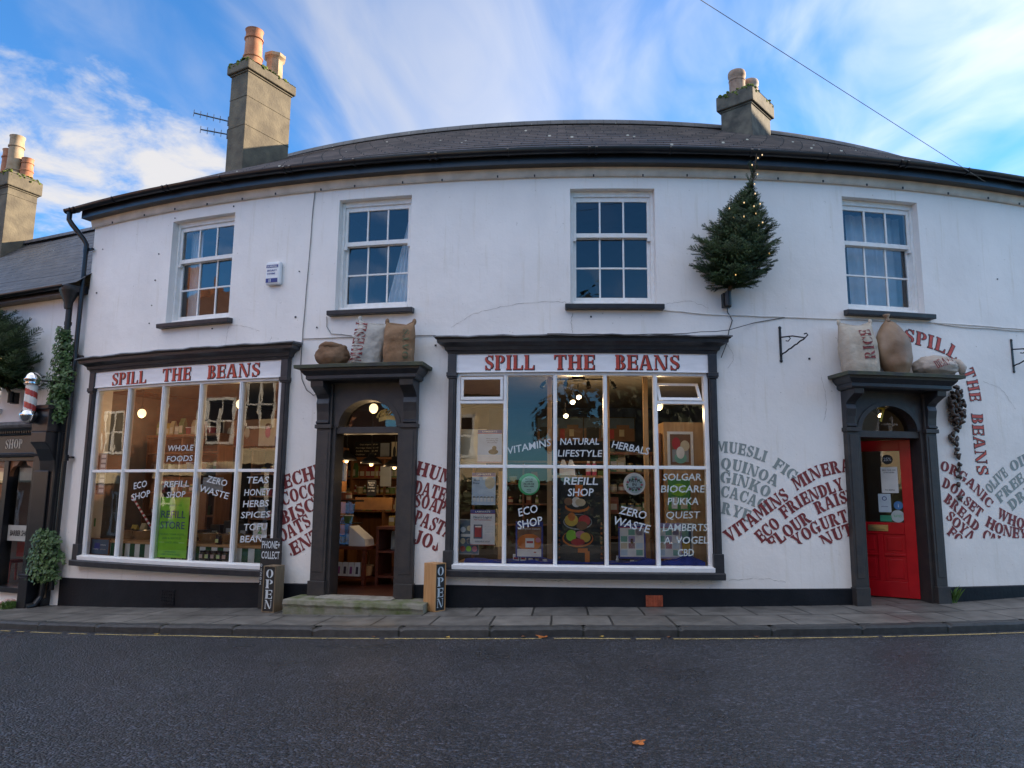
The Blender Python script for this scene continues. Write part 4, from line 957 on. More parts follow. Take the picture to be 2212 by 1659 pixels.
words(REDW, .005, [
 ('ORGANIC', [(3.80, .37), (3.97, .31), (4.14, .22), (4.32, .07), (4.51, -.12)], .125, ()), ('WHOLE', [(4.63, -.235), (4.82, -.32), (5.04, -.385), (5.3, -.43)], .135, ()),
 ('DORSET', [(3.81, .155), (3.97, .07), (4.12, -.06), (4.35, -.24)], .125, ()), ('HONEY', [(4.43, -.34), (4.66, -.45), (5.1, -.54)], .135, ((0, 1, -.505),)),
 ('BREAD', [(3.82, -.03), (4.0, -.18), (4.27, -.42)], .125, cr_), ('CAKE', [(4.36, -.50), (4.5, -.57), (4.8, -.66)], .135, ((0, 1, -.505),)),
 ('SOYA', [(3.83, -.24), (3.98, -.38), (4.19, -.55)], .13, cr_), ('FOOD', [(3.83, -.44), (3.95, -.55), (4.2, -.75)], .13, cr_)])
arcp = [(3.40, 2.03), (3.66, 1.985), (3.89, 1.935), (4.08, 1.86), (4.24, 1.73), (4.32, 1.55), (4.355, 1.34), (4.36, 1.15), (4.36, .87), (4.365, .6), (4.375, .31)]
for infl, mat, o, nm in ((.035, DARKL, .004, 'painted_word_outline'), (-.012, REDL, .006, 'painted_word')):
    sp = spline(arcp, 6); L = [0]
    for a, b in zip(sp, sp[1:]): L.append(L[-1] + (b - a).length)
    def cut(d0, d1): return [tuple(p) for p, l in zip(sp, L) if d0 <= l <= d1]
    T_ = L[-1]
    words(mat, o, [('SPILL', cut(0, .83), .18, ()), ('THE', cut(.95, 1.40), .18, ()), ('BEANS', cut(1.55, T_), .18, ())], infl, nm)

# ---- burlap sacks on the canopies
def sack(name, label, s, o, z, w, d, h, mat, n=2.8, lean=(0, 0), yaw=0, ears=.05, wr=.05, text=None, tmat=None, tarea=None, top='seam', seed=0, bot=.80, vert=True):
    t = thing(name, label, 'sack', s, o, z, group=None, rot=(lean[1], lean[0], ang(s) + yaw))
    NV, NT = 34, 44
    def dims(v):
        u = abs(2 * v - 1)
        thick = (1 - max(0, (v - .12) / .88) ** 4) ** .5 if top == 'seam' else (1 - max(0, (v - .25) / .75) ** 2.6) ** .5
        thick *= bot + (1 - bot) * min(1, v / .18)
        wid = (.95 + .05 * math.sin(v * PI)) if top == 'seam' else (bot + (1 - bot) * math.sin(min(1, v / .45) * PI / 2)) * (1 - max(0, (v - .45) / .55) ** 2.4 * .85)
        if top == 'seam': wid *= 1 - .06 * max(0, (v - .7) / .3)
        return w / 2 * wid, max(.012, d / 2 * thick)
    def wrk(x, z_, side): 
        q = Vector((x * 7 + seed, z_ * 6, side * 3 + seed)); q2 = Vector((x * 22 + seed, z_ * 9, side))
        f = noise.noise(q) * 1.0 + .45 * noise.noise(q2) + .5 * math.sin(z_ * 26 + 3 * noise.noise(q * 1.3)) * max(0, noise.noise(q * .7))
        return 1 + wr * f / max(.05, d / 2) * .6
    def pt(v, tt):
        a, b = dims(v); c, s_ = math.cos(tt), math.sin(tt)
        x = a * math.copysign(abs(c) ** (2 / n), c); y = b * math.copysign(abs(s_) ** (2 / n), s_)
        k = wrk(x, v * h, math.copysign(1, s_)); zz = h * v + (ears * abs(x / a) ** 7 * max(0, v - .8) / .2 if top == 'seam' else 0) - .02 * (1 - abs(x / a)) * max(0, v - .8) / .2
        return (x * (1 + (k - 1) * .25), y * k, zz)
    M = MB(); vs = [pt(i / NV, 2 * PI * k / NT) for i in range(NV + 1) for k in range(NT)]
    fs = [(i * NT + k, i * NT + (k + 1) % NT, (i + 1) * NT + (k + 1) % NT, (i + 1) * NT + k) for i in range(NV) for k in range(NT)] + [tuple(range(NT - 1, -1, -1)), tuple(range(NV * NT, (NV + 1) * NT))]
    M.add(vs, fs); M.build('sack_body', mat, t, smooth=True)
    if top == 'neck':
        K = MB(); K.lathe((0, 0, h - .02), [(.05, 0), (.028, .03), (.022, .05), (.04, .075), (.055, .10), (.03, .105)], 14, sy=.6); K.build('tied_neck', mat, t, smooth=True)
    else:
        for sg in (-1, 1):
            K = MB(); K.blob((sg * w * .44, 0, h + ears * .6), (.028, .018, .045), nu=10, nv=8); K.build('sack_ear', mat, t, smooth=True)
    if text:
        M = MB()
        for txt, pts, hh in text:
            for q in stencil(txt, pts, hh):
                # refine the letters so that they follow the cloth
                r = []
                for i, p in enumerate(q):
                    p2 = q[(i + 1) % len(q)]; nn = max(1, int(math.hypot(p2[0] - p[0], p2[1] - p[1]) / .03)); r += [(p[0] + (p2[0] - p[0]) * k / nn, p[1] + (p2[1] - p[1]) * k / nn) for k in range(nn)]
                def front(x, z_):
                    v = min(1, max(0, z_ / h)); a, b = dims(v); u = min(.985, abs(x) / a)
                    return (x, -b * (1 - u ** n) ** (1 / n) * wrk(x, z_, -1) - .008, z_)
                M.add([front(*p) for p in r], [tuple(range(len(r)))])
        M.build('printed_word', tmat, t, recalc=False)
    return t
Z1, Z2 = 1.618, 1.538
GREENP = mk('faded_green_print', (.06, .12, .07), .9, .3, 30); GREENP2 = mk('very_faded_green_print', (.13, .12, .065), .9, .4, 18, c2=(.08, .115, .065))
sack('burlap_sack', 'cream muesli sack with maroon stencilled word between two brown sacks', -3.60, .22, Z1, .40, .26, .56, CALICO2, lean=(.13, -.04), yaw=.35, seed=3, ears=.05, text=[('MUESLI', [(-.06, .02), (-.065, .54)], .15)], tmat=REDW)
sack('burlap_sack', 'upright brown burlap sack with faded green print, right of the muesli sack', -3.17, .22, Z1, .40, .27, .53, BURLAP2, lean=(.02, -.03), yaw=.1, seed=9, ears=.05, text=[('OATS', [(.15, .05), (.14, .44)], .075)], tmat=GREENP2)
def slump(name, label, s, o, z, rx, ry, rz, mat, seed, yaw=0, text=None, tmat=None, fold=True):
    t = thing(name, label, 'sack', s, o, z, yaw=yaw)
    def fn(p):
        q = Vector((p[0] * 1.6 + seed, p[1] * 1.6, p[2] * 1.6)); k = 1 + .12 * noise.noise(q) + .10 * noise.noise(q * 3.1) + .05 * noise.noise(q * 6.5)
        x, y, z_ = p[0] * k, p[1] * k, p[2]
        x = math.copysign(abs(x) ** .85, x); zz = max(-.86, z_) * (1 + .08 * noise.noise(q * 2))
        if fold: zz += .10 * math.exp(-((z_ - .55) / .10) ** 2) * (1 if p[1] < .3 else .4); 
        if fold and z_ > .72: zz -= .25 * (z_ - .72) * 3
        return (x, y, zz)
    M = MB(); M.blob((0, 0, rz * .86), (rx, ry, rz), nu=40, nv=28, fn=fn); M.build('sack_body', mat, t, smooth=True)
    if fold:
        K = MB(); pts = []; K2 = []
        for i in range(25):
            a = 2 * PI * i / 24; pts.append((rx * .70 * math.cos(a), ry * .72 * math.sin(a), rz * (1.52 + .09 * math.sin(2 * a + seed) + .03 * noise.noise(Vector((a * 2, seed, 0))))))
        K.tube(pts, [.038 + .014 * noise.noise(Vector((i * .9, seed, 3))) for i in range(25)], 10); K.build('rolled_rim', mat, t, smooth=True)
    else:
        K = MB(); K.tube([(rx * .55, -ry * .25, rz * 1.3), (rx * .82, -ry * .5, rz * 1.15), (rx * .97, -ry * .6, rz * .7), (rx * .93, -ry * .6, rz * .15)], [.05, .06, .055, .03], 12); K.build('sack_mouth', mat, t, smooth=True)
    if text:
        M = MB()
        for q in stencil(*text):
            M.add([(x, -ry * max(.12, (1 - (x / rx) ** 2 * .8 - (max(0, z_ - rz * .86) / (rz * 1.02)) ** 2)) ** .5 * 1.02 - .012, z_) for x, z_ in q], [tuple(range(len(q)))])
        M.build('printed_word', tmat, t, recalc=False)
    return t
slump('burlap_sack', 'small slumped brown burlap sack with rolled rim, left of the muesli sack', -4.06, .22, Z1, .215, .17, .165, BURLAP, 5)
sack('burlap_sack', 'cream pillow shaped rice sack with maroon stencilled word above the red door', 2.625, .20, Z2, .48, .26, .64, CALICO, lean=(-.05, -.05), yaw=-.05, seed=14, ears=.05, text=[('RICE', [(.14, .17), (.125, .55)], .145)], tmat=REDW)
sack('burlap_sack', 'tall shiny brown sack with tied neck beside the rice sack', 3.14, .20, Z2, .47, .30, .72, mk('brown_satin_sack', (.20, .115, .062), .5, .2, 4, c2=(.30, .20, .125), bump=.3, bscale=60), n=2.1, lean=(-.13, -.03), seed=21, top='neck', bot=.55, wr=.035)
slump('burlap_sack', 'toppled pale sack with maroon letters at the right end of the canopy', 3.66, .22, Z2, .30, .19, .145, mk('pale_satin_sack', (.36, .30, .25), .55, .15, 6, c2=(.46, .40, .34), bump=.4, bscale=60), 8, text=('BEANS', [(-.14, .07), (-.02, .12), (.12, .12)], .10), tmat=REDW, fold=False)

# ---- the beans pouring down the wall
bt = thing('bean_cascade', 'stream of large brown model beans pouring down the white wall', 'beans', 4.05, .06, 1.45)
def bean(mb, r):
    vs = []
    for i in range(9):
        ph = -PI / 2 + PI * i / 8
        for k in range(12):
            t = 2 * PI * k / 12
            x, y, z = math.sin(ph) * 1.35, math.cos(ph) * math.cos(t), math.cos(ph) * math.sin(t)
            z += .38 * x * x - .25                         # bend it like a kidney
            vs.append((x * r, y * r * .72, z * r * .82))
    fs = [(i * 12 + k, i * 12 + (k + 1) % 12, (i + 1) * 12 + (k + 1) % 12, (i + 1) * 12 + k) for i in range(8) for k in range(12)]
    return mb.add(vs, fs)
b0 = bean(MB(), .034).build('bean', BEAN, bt, smooth=True)
rows = [(4.10, 1.44, 1), (4.09, 1.38, 2), (4.08, 1.32, 3), (4.07, 1.26, 4), (4.07, 1.20, 4), (4.07, 1.14, 4), (4.07, 1.08, 4), (4.065, 1.02, 3), (4.06, .97, 2)]
spots = []
for s, z, n in rows:
    for i in range(n):
        for lay in range(2): spots.append((s + (i - (n - 1) / 2) * .056 + random.uniform(-.012, .012), .035 + lay * .05 + random.uniform(0, .02), z + random.uniform(-.02, .02)))
spots += [(s, .035, z) for s, z in ((4.12, .925), (4.075, .885), (4.02, .83), (3.965, .785), (4.0, .745), (4.065, .77), (4.055, .705), (4.035, .72), (4.06, .635), (4.03, .58), (4.075, .54), (4.08, .44), (4.06, .365), (4.055, .275), (4.04, .18), (4.045, .01))]
ivb = WM[bt].inverted()
for i, q in enumerate(spots):
    b = b0 if i == 0 else b0.copy()
    if i: col.objects.link(b); b.parent = bt
    b.location = ivb @ W(*q); b.rotation_euler = (random.uniform(-.6, .6), random.uniform(-PI, PI), random.uniform(-.7, .7))

# ---- alarm box
t = thing('alarm_box', 'white and blue security alarm box on the upper wall', 'alarm box', -5.10, 0, 2.985)
M = MB(); M.box(-.115, .115, -.075, 0, -.165, .165, seg=0); M.build('alarm_body', PLASTW, t, bevel=.03)
for z0, z1 in ((.075, .115), (-.135, -.075)):
    M = MB(); M.add([(-.10, -.0775, z0), (.085, -.0775, z0), (.085, -.0775, z1), (-.10, -.0775, z1)], [(0, 1, 2, 3)]); M.build('blue_band', PLASTB, t, recalc=False)
f3 = lambda x, y: (x, -.079, y)
M = MB(); btext(M, 'GUARDALL', -.008, .082, .026, f3, 'C', .02, width=.165); M.build('alarm_lettering', PLASTW, t, recalc=False)
M = MB(); btext(M, 'SECURITY', -.008, .025, .022, f3, 'C', .03, width=.155); btext(M, 'SYSTEMS', -.02, -.02, .022, f3, 'C', .03, width=.13); M.build('alarm_lettering', PLASTB, t, recalc=False)
for x in (-.05, -.03): M = MB(); M.add([(x, -.079, -.13), (x + .008, -.079, -.13), (x + .008, -.079, -.08), (x, -.079, -.08)], [(0, 1, 2, 3)]); M.build('white_stripe', PLASTW, t, recalc=False)

# ---- wrought iron hanging brackets
def bracket(s, z, label):
    t = thing('hanging_basket_bracket', label, 'bracket', s, 0, z, group='iron brackets on the wall', yaw=.0)
    M = MB(); M.box(-.014, .014, -.012, 0, -.20, .20, seg=0); M.blob((0, -.008, .215), (.022, .01, .022), nu=10, nv=6); M.blob((0, -.008, -.215), (.022, .01, .022), nu=10, nv=6); M.build('wall_bar', BLACKM, t)
    e = Vector((.16, -.34, .02)); k = Vector((0, -.012, .09))
    M = MB(); M.tube([k, k.lerp(e, .5) + Vector((0, 0, .02)), e, e + Vector((.02, -.03, .03)), e + Vector((.012, -.015, .055)), e + Vector((-.005, .01, .05))], .009, 8); M.build('arm', BLACKM, t, smooth=True)
    M = MB(); M.tube([(0, -.012, -.14)] + [Vector((0, -.012, -.14)).lerp(e, i / 12) + Vector((.004 * math.cos(i * 2.2), 0, .004 * math.sin(i * 2.2))) for i in range(1, 13)], .010, 8); M.build('twisted_stay', BLACKM, t, smooth=True)
    M = MB(); M.tube([(.05, -.12, .085), (.065, -.15, .05), (.05, -.12, .02), (.035, -.09, .03)], .007, 8); M.build('scroll', BLACKM, t, smooth=True)
bracket(1.672, 1.925, 'black wrought iron bracket on the wall right of the big shop window')
bracket(5.142, 1.93, 'black wrought iron bracket cut by the right edge of the photo')

# ---- cables on the front and overhead
WIRE = mk('grey_cable', (.22, .21, .20), .6, .2, 10); WIREW = mk('white_cable', (.60, .59, .57), .5, .1, 10); WIREB = mk('black_cable', (.02, .02, .022), .5, .2, 10)
def cable(label, pts, r, m, arc=True, wob=.006):
    M = MB(); q = []
    for a, b in zip(pts, pts[1:]):
        a, b = Vector(a), Vector(b); n = max(2, int((b - a).length / .18))
        q += [a.lerp(b, i / n) + (Vector((random.uniform(-wob, wob), 0, random.uniform(-wob, wob))) if i else Vector()) for i in range(n)]
    q.append(Vector(pts[-1])); o = M.tube(q, r, 6).build('cable', m, None, arc=arc, smooth=True, top=W(*pts[0]) if arc else None)
    return tag(o, label, 'cable')
cable('thin grey cable running down the wall from the gutter between the two left windows', [(-4.545, .012, 4.13), (-4.57, .012, 3.7), (-4.59, .012, 3.0), (-4.615, .012, 2.3), (-4.622, .012, 2.05), (-4.63, .012, 1.69)], .006, WIRE)
cable('grey cable stretched between the two shopfront cornices behind the muesli sack', [(-4.62, .012, 2.05), (-4.1, .012, 2.045), (-3.4, .012, 2.035), (-2.75, .012, 2.03)], .006, WIRE)
cable('loop of grey cable hanging under the second upper sill', [(-4.28, .012, 2.34), (-4.27, .012, 2.2), (-4.20, .012, 2.10), (-3.9, .012, 2.06)], .005, WIRE)
cable('pale cable running along the wall from the third upper sill to the right edge', [(.18, .012, 2.335), (.6, .012, 2.30), (1.05, .012, 2.285), (1.8, .012, 2.28), (2.55, .012, 2.285), (3.9, .012, 2.305), (4.6, .012, 2.31), (6, .012, 2.32)], .007, WIREW)
cable('second pale cable drooping just above the wall letters at the right', [(3.9, .012, 2.30), (4.4, .012, 2.275), (4.95, .012, 2.285), (6, .012, 2.29)], .006, WIREW)
cable('thin black cable sagging across the cornice of the big shop window', [(-1.3, .26, 1.975), (-.4, .26, 1.96), (.4, .26, 1.985), (.95, .16, 2.06), (1.35, .012, 2.20), (1.75, .012, 2.28)], .005, WIREB)
cable('black flex dropping from the tree bracket down to the cornice end', [(.985, .012, 2.44), (.99, .012, 2.33), (1.05, .012, 2.22), (1.0, .012, 2.08), (.98, .012, 1.95), (.86, .10, 1.72)], .006, WIREB)
cable('black flex bowed beside the left door canopy bracket', [(-4.63, .012, 1.69), (-4.60, .012, 1.50), (-4.52, .012, 1.35), (-4.42, .012, 1.28), (-4.34, .05, 1.29)], .006, WIRE)
_e1 = W(4.99, .12, 4.26); _d = Vector((.26, .52, 0)); 
def skywire(label, p0, p1, r, sag=.1):
    M = MB(); p0, p1 = Vector(p0), Vector(p1); M.tube([p0.lerp(p1, i / 20) - Vector((0, 0, sag * 4 * (i / 20) * (1 - i / 20))) for i in range(21)], r, 6)
    return tag(M.build('overhead_wire', WIRE), label, 'wire')
skywire('overhead wire slanting from the sky down to the right end of the gutter', _e1, _e1 + (Vector((1.86, 6.75, 4.9 + ZC)) - _e1) * 1.9, .0042, 0)

# ---- wall mounted fir trees with fairy lights
def fir(label, s, o, z, h, rad, lean, group, lights=24, seed=1, arm=True, bare=.77, lev=17, nbr=8):
    rnd = random.Random(seed)
    t = thing('christmas_tree', label, 'christmas tree', s, o, z, group=group)
    P = lambda v: Vector((lean[0] * v, lean[1] * v, h * v))
    M = MB(); M.tube([P(i / 10) + Vector((.012 * math.sin(i * 1.7), 0, 0)) for i in range(11)], [.028 * (1 - .8 * i / 10) for i in range(11)], 8); M.build('trunk', BARK, t)
    if arm:
        M = MB(); M.box(-.05, .05, .02, .10, -.13, .05, seg=0); M.cyl((0, -.01, -.12), (0, -.01, .06), .04, n=12); M.build('wall_bracket', BLACKM, t)
    vs = []; fs = []; tips = []
    def twig(a, b, dens=.011, ln=.019):
        d = b - a; L = d.length
        if L < .01: return
        d = d / L; u = d.orthogonal().normalized(); w_ = d.cross(u); n = max(2, int(L / dens))
        k = len(vs); e = .0035                                  # the stem
        vs.extend([a + u * e, a - u * e * .5 + w_ * e, a - u * e * .5 - w_ * e, b]); fs.extend([(k, k + 1, k + 3), (k + 1, k + 2, k + 3), (k + 2, k, k + 3)])
        for i in range(n):
            p = a + d * (L * (i + .5) / n); ph = rnd.uniform(0, 6.28)
            for j in range(4):
                q = ph + j * PI / 2 + rnd.uniform(-.4, .4); r = (u * math.cos(q) + w_ * math.sin(q)); nd = (r * .8 + d * .6 + Vector((0, 0, .15))).normalized()
                sd_ = d.cross(nd).normalized() * .0032; k = len(vs); l = ln * rnd.uniform(.75, 1.15)
                vs.extend([p - sd_, p + sd_, p + nd * l + sd_ * .4, p + nd * l - sd_ * .4]); fs.append((k, k + 1, k + 2, k + 3))
    for i in range(lev):
        v = .08 + (bare - .08) * (i / (lev - 1)) ** .95
        c = (v - .08) / (bare - .08)
        L0 = rad * ((.78 + .9 * c) if c < .22 else (.98 - .98 * ((c - .22) / .78) ** 1.15) + .07)
        nb = nbr if c < .7 else nbr - 2
        for j in range(nb):
            a = 2 * PI * (j + .5 * (i % 2)) / nb + rnd.uniform(-.3, .3); L = L0 * rnd.uniform(.72, 1.12)
            up = (.02 + .95 * c) + rnd.uniform(-.15, .22)
            d = Vector((math.cos(a), math.sin(a), 0)) * math.cos(up) + Vector((0, 0, math.sin(up)))
            b0_ = P(v); lim = (-.03 - b0_.y + .1)
            yy = o - .03                                       # distance from trunk foot to the wall
            if b0_.y + d.y * L > yy: L = max(.06, (yy - b0_.y) / max(.05, d.y)) if d.y > .05 else L
            e = b0_ + d * L; m_ = b0_ + d * L * .5 + Vector((0, 0, -.03 * L / rad))
            pts = [b0_, m_, e + Vector((0, 0, .05 * L))]
            for p, q in zip(pts, pts[1:]): twig(p, q)
            tips.append(pts[2])
            ns = max(2, int(L / .045))
            for k in range(1, ns):
                f_ = k / ns; p = pts[0].lerp(pts[1], f_ * 2) if f_ < .5 else pts[1].lerp(pts[2], f_ * 2 - 1)
                for sg in (-1, 1):
                    sl_ = (L * (1 - f_) * .55 + .05) * rnd.uniform(.7, 1.15); sdv = d.cross(Vector((0, 0, 1))).normalized() * sg
                    q = p + (d * .72 + sdv * .62 + Vector((0, 0, rnd.uniform(-.12, .28)))).normalized() * sl_
                    if q.y > yy: q.y = yy
                    twig(p, q)
    for v in (bare + .02, bare + .06, bare + .1):               # sparse twigs up the leader
        for j in range(5): a = rnd.uniform(0, 6.28); twig(P(v), P(v) + Vector((math.cos(a) * .06, math.sin(a) * .06, .13)))
    M = MB(); M.v = [tuple(p) for p in vs]; M.f = [list(f) for f in fs]; M.m = [0] * len(fs); M.uv = [None] * len(fs)
    M.build('crown', NEEDLE, t, recalc=False)
    g0 = None
    for i in range(lights):
        if i < 5: p = P(rnd.uniform(bare, .99)) + Vector((rnd.uniform(-.06, .06), -.03, 0))
        else:
            q = rnd.choice([x for x in tips if x.y < P(x.z / h).y - rad * .15]); p = P(max(0, q.z / h - .06)).lerp(q, rnd.uniform(.75, .98)) + Vector((0, -.035, 0))
        if g0 is None: g0 = MB().blob((0, 0, 0), (.008, .008, .011), nu=8, nv=6).build('fairy_light', FAIRY, t); g = g0
        else: g = g0.copy(); col.objects.link(g); g.parent = t
        g.location = p
    M = MB(); M.tube([P(.97 - .62 * i / 60) + Vector((.04 * math.cos(i * .9), -.035 + .02 * math.sin(i * .9), 0)) for i in range(61)], .0035, 5); M.build('light_cable', WIREB, t)
    return t
fir('slender fir tree with warm fairy lights fixed to the wall above the big shop window', .96, .13, 2.50, 1.72, .55, (.29, -.42), 'fir trees on the walls', seed=4, nbr=13, lights=18, lev=24)

# ---- doorstep, OPEN boxes, sign
st = MB(); n = 26
def rag(s): return .012 * noise.noise(Vector((s * 6, 1, 0))) + .008 * noise.noise(Vector((s * 19, 4, 0)))
st.prof([(0, -1.55), (.455, -1.55), (.46, -1.36), (.475, -1.33), (.465, -1.285), (.44, -1.277), (0, -1.272)], -4.44, -2.70, seg=.06, zf=rag)
stp = st.build('door_step', [MOSSY], None, arc=True, top=W(-3.6, .2, -1.42)); tag(stp, 'worn mossy stone doorstep in front of the open shop door', 'doorstep')
stt = MB(); stt.prof([(.0, -1.262), (.30, -1.266), (.30, -1.28), (0, -1.28)], -4.12, -3.15); stt.build('threshold', STONE, stp, arc=True)
def openbox(label, s, o, yaw, side, z):
    t = thing('open_sign_box', label, 'shop sign', s, o, z, yaw=yaw, group='wooden open signs')
    w_, d, h = .17, .20, .56
    M = MB(); M.box(-w_ / 2, w_ / 2, -d / 2 + .008, d / 2, 0, h, seg=0); M.build('wooden_box', side, t, bevel=.003)
    M = MB()
    for p in ((-w_ / 2, -w_ / 2 + .012), (w_ / 2 - .012, w_ / 2)): M.box(p[0], p[1], -d / 2 - .004, -d / 2 + .008, 0, h, seg=0)
    M.box(-w_ / 2 + .012, w_ / 2 - .012, -d / 2 - .004, -d / 2 + .008, 0, .012, seg=0); M.box(-w_ / 2 + .012, w_ / 2 - .012, -d / 2 - .004, -d / 2 + .008, h - .012, h, seg=0)
    M.build('edge_strip', side, t)
    M = MB(); M.box(-w_ / 2 + .012, w_ / 2 - .012, -d / 2 + .002, -d / 2 + .009, .012, h - .012, seg=0); M.build('black_panel', CHALK, t)
    M = MB(); wd = .10
    for c, zz in zip('OPEN', (.415, .29, .165, .045)):
        polys(M, stencil(c, [(-wd / 2, zz), (wd / 2, zz)], .105), lambda x, y: (x, -d / 2 - .0005, y))
    M.build('lettering', WHITEL, t, recalc=False)
openbox('dark wooden OPEN box on the pavement under the left shop window', -4.70, .26, 0, BOXWOOD, zb(-4.7) - .008)
openbox('fresh orange pine OPEN box right of the mossy doorstep', -2.64, .20, R(58), BOXWOOD2, zb(-2.64) - .006)
t = thing('phone_sign', 'black PHONE and COLLECT board standing behind the left OPEN box', 'sign board', -4.845, .125, zb(-4.85), yaw=0)
M = MB(); M.box(-.145, .145, -.012, .012, 0, .88, seg=0); M.build('board', CHALK, t)
fb = lambda x, y: (x, -.0135, y)
M = MB(); btext(M, 'PHONE+', 0, .755, .095, fb, 'C', .015, width=.262); btext(M, 'COLLECT', 0, .625, .095, fb, 'C', .015, width=.262)
for i, c in enumerate('01202'): btext(M, c, -.125, .52 - i * .055, .042, fb, 'C', .0)
M.build('lettering', WHITEL, t, recalc=False)

# ---- the red door, ajar
t = thing('red_door', 'red half glazed door standing ajar under the number 7', 'door', 3.52, -.16, -1.265, yaw=0)
HW, HH = .86, 2.02; t.rotation_euler.z = ang(3.52) - R(46); WM[t] = Matrix.Translation(W(3.52, -.16, -1.265)) @ Matrix.Rotation(ang(3.52) - R(46), 4, 'Z')
M = MB(); x0 = -HW                                 # hinge at x = 0, door runs to -x
gz0, gz1 = .95, 1.88
for p in ((x0, x0 + .11, 0, HH), (-.13, 0, 0, HH), (x0 + .11, -.13, gz1, HH), (x0 + .11, -.13, .80, gz0), (x0 + .11, -.13, 0, .20), (-.455, -.385, .20, .80)): M.box(p[0], p[1], -.022, .022, p[2], p[3], seg=0)
for a, b in ((x0 + .11, -.455), (-.385, -.13)):
    for c, d in ((.20, .52), (.55, .80)):
        M.box(a, b, -.008, .012, c, d, seg=0); M.box(a + .04, b - .04, -.016, -.008, c + .04, d - .04, seg=0)
    M.box(a, b, -.022, .022, .52, .55, seg=0)
M.build('door_leaf', REDDOOR, t, bevel=.004)
M = MB(); M.add([(x0 + .11, 0, gz0), (-.13, 0, gz0), (-.13, 0, gz1), (x0 + .11, 0, gz1)], [(0, 1, 2, 3)]); M.build('glass', GLASS, t, recalc=False)
M = MB(); M.box(-.56, -.32, -.030, -.022, .835, .915, seg=0); M.box(-.53, -.35, -.036, -.030, .855, .895, seg=0); M.build('letter_plate', BRASS, t, bevel=.004)
M = MB(); M.blob((x0 + .06, -.05, .98), (.025, .025, .025), nu=12, nv=8); M.cyl((x0 + .06, -.02, .98), (x0 + .06, -.05, .98), .01, n=8); M.build('handle', BRASS, t, smooth=True)
fd = lambda x, y: (x, -.0035, y)
def sticker(nm, label, cat, x, z, w_, h, m, lines=(), round_=False, lm=None, lay=0):
    M = MB(); y = -.003 - .002 * lay
    p = WM[t] @ Vector((x, y, z))
    e = thing(nm, label, cat, loc=p, rot=ang(3.52) - R(46))
    if round_: M.cyl((0, 0, 0), (0, -.0012, 0), w_ / 2, n=24)
    else: M.box(-w_ / 2, w_ / 2, -.0012, 0, -h / 2, h / 2, seg=0)
    M.build('sheet', m, e)
    if lines:
        M = MB()
        for tx, xx, zz, hh, ww in lines: btext(M, tx, xx, zz, hh, lambda a, b: (a, -.0025, b), 'C', .01, width=ww)
        M.build('print', lm or DARKL, e, recalc=False)
sticker('notice', 'white printed notice with red bottle pictures on the red door glass', 'notice', -.27, 1.50, .20, .34, flat('paper_white', (.72, .71, .68)), [('BRING YOUR OWN', 0, .12, .018, .16), ('CONTAINER', 0, .09, .018, .13), ('TO REFILL', 0, -.14, .018, .12)])
sticker('notice', 'pale blue notice with a round emblem on the red door glass', 'notice', -.345, 1.20, .15, .24, flat('paper_blue', (.52, .62, .70)), [('O', 0, .03, .06, .06), ('please', 0, -.05, .014, .08)], lm=PLASTB)
sticker('sticker', 'round blue sticker high on the right of the red door glass', 'sticker', -.185, 1.17, .11, .11, flat('sticker_blue', (.05, .18, .42)), [('i', 0, -.025, .05, .012)], True, WHITEL)
sticker('sticker', 'large round grey sticker with a green band low on the red door glass', 'sticker', -.20, 1.03, .16, .16, flat('sticker_grey', (.45, .52, .52)), [('RATED', 0, -.012, .03, .09)], True, flat('sticker_green', (.10, .42, .16)))
sticker('sticker', 'round black sticker at the top right of the red door glass', 'sticker', -.28, 1.77, .13, .13, flat('sticker_black', (.012, .012, .012)), [('25%', 0, -.02, .045, .09)], True, WHITEL)
sticker('sticker', 'small green rectangular sticker at the foot of the red door glass', 'sticker', -.34, 1.0, .14, .08, flat('sticker_teal', (.03, .28, .16)))
M = MB(); c = []
f7 = lambda x, y: (x, -.112, y)
M = MB(); btext(M, '7', 3.10, .985, .20, f7, 'C', .03, width=.11); M.build('house_number', mk('yellow_paint', (.62, .42, .03), .5, .1, 9), DC2, arc=True, recalc=False)
# gilded fanlight emblem over the shop door: a few painted curls
M = MB()
for k in range(5):
    pts = [(-3.50 + .05 * k + .06 * math.cos(a * .5 + k), -.118, 1.03 + .05 * math.sin(a * .7 + k * 1.3) + .012 * k) for a in range(9)]; M.tube(pts, .012, 5)
M.prof([(-.119, 0), (-.117, 0), (-.117, .055), (-.119, .055)], -3.53, -3.27, zf=lambda s: .935 + .02 * math.sin((s + 3.5) * 14), seg=.02)
M.build('fanlight_emblem', mk('gold_leaf', (.52, .33, .07), .4, .2, 9), DC1, arc=True)

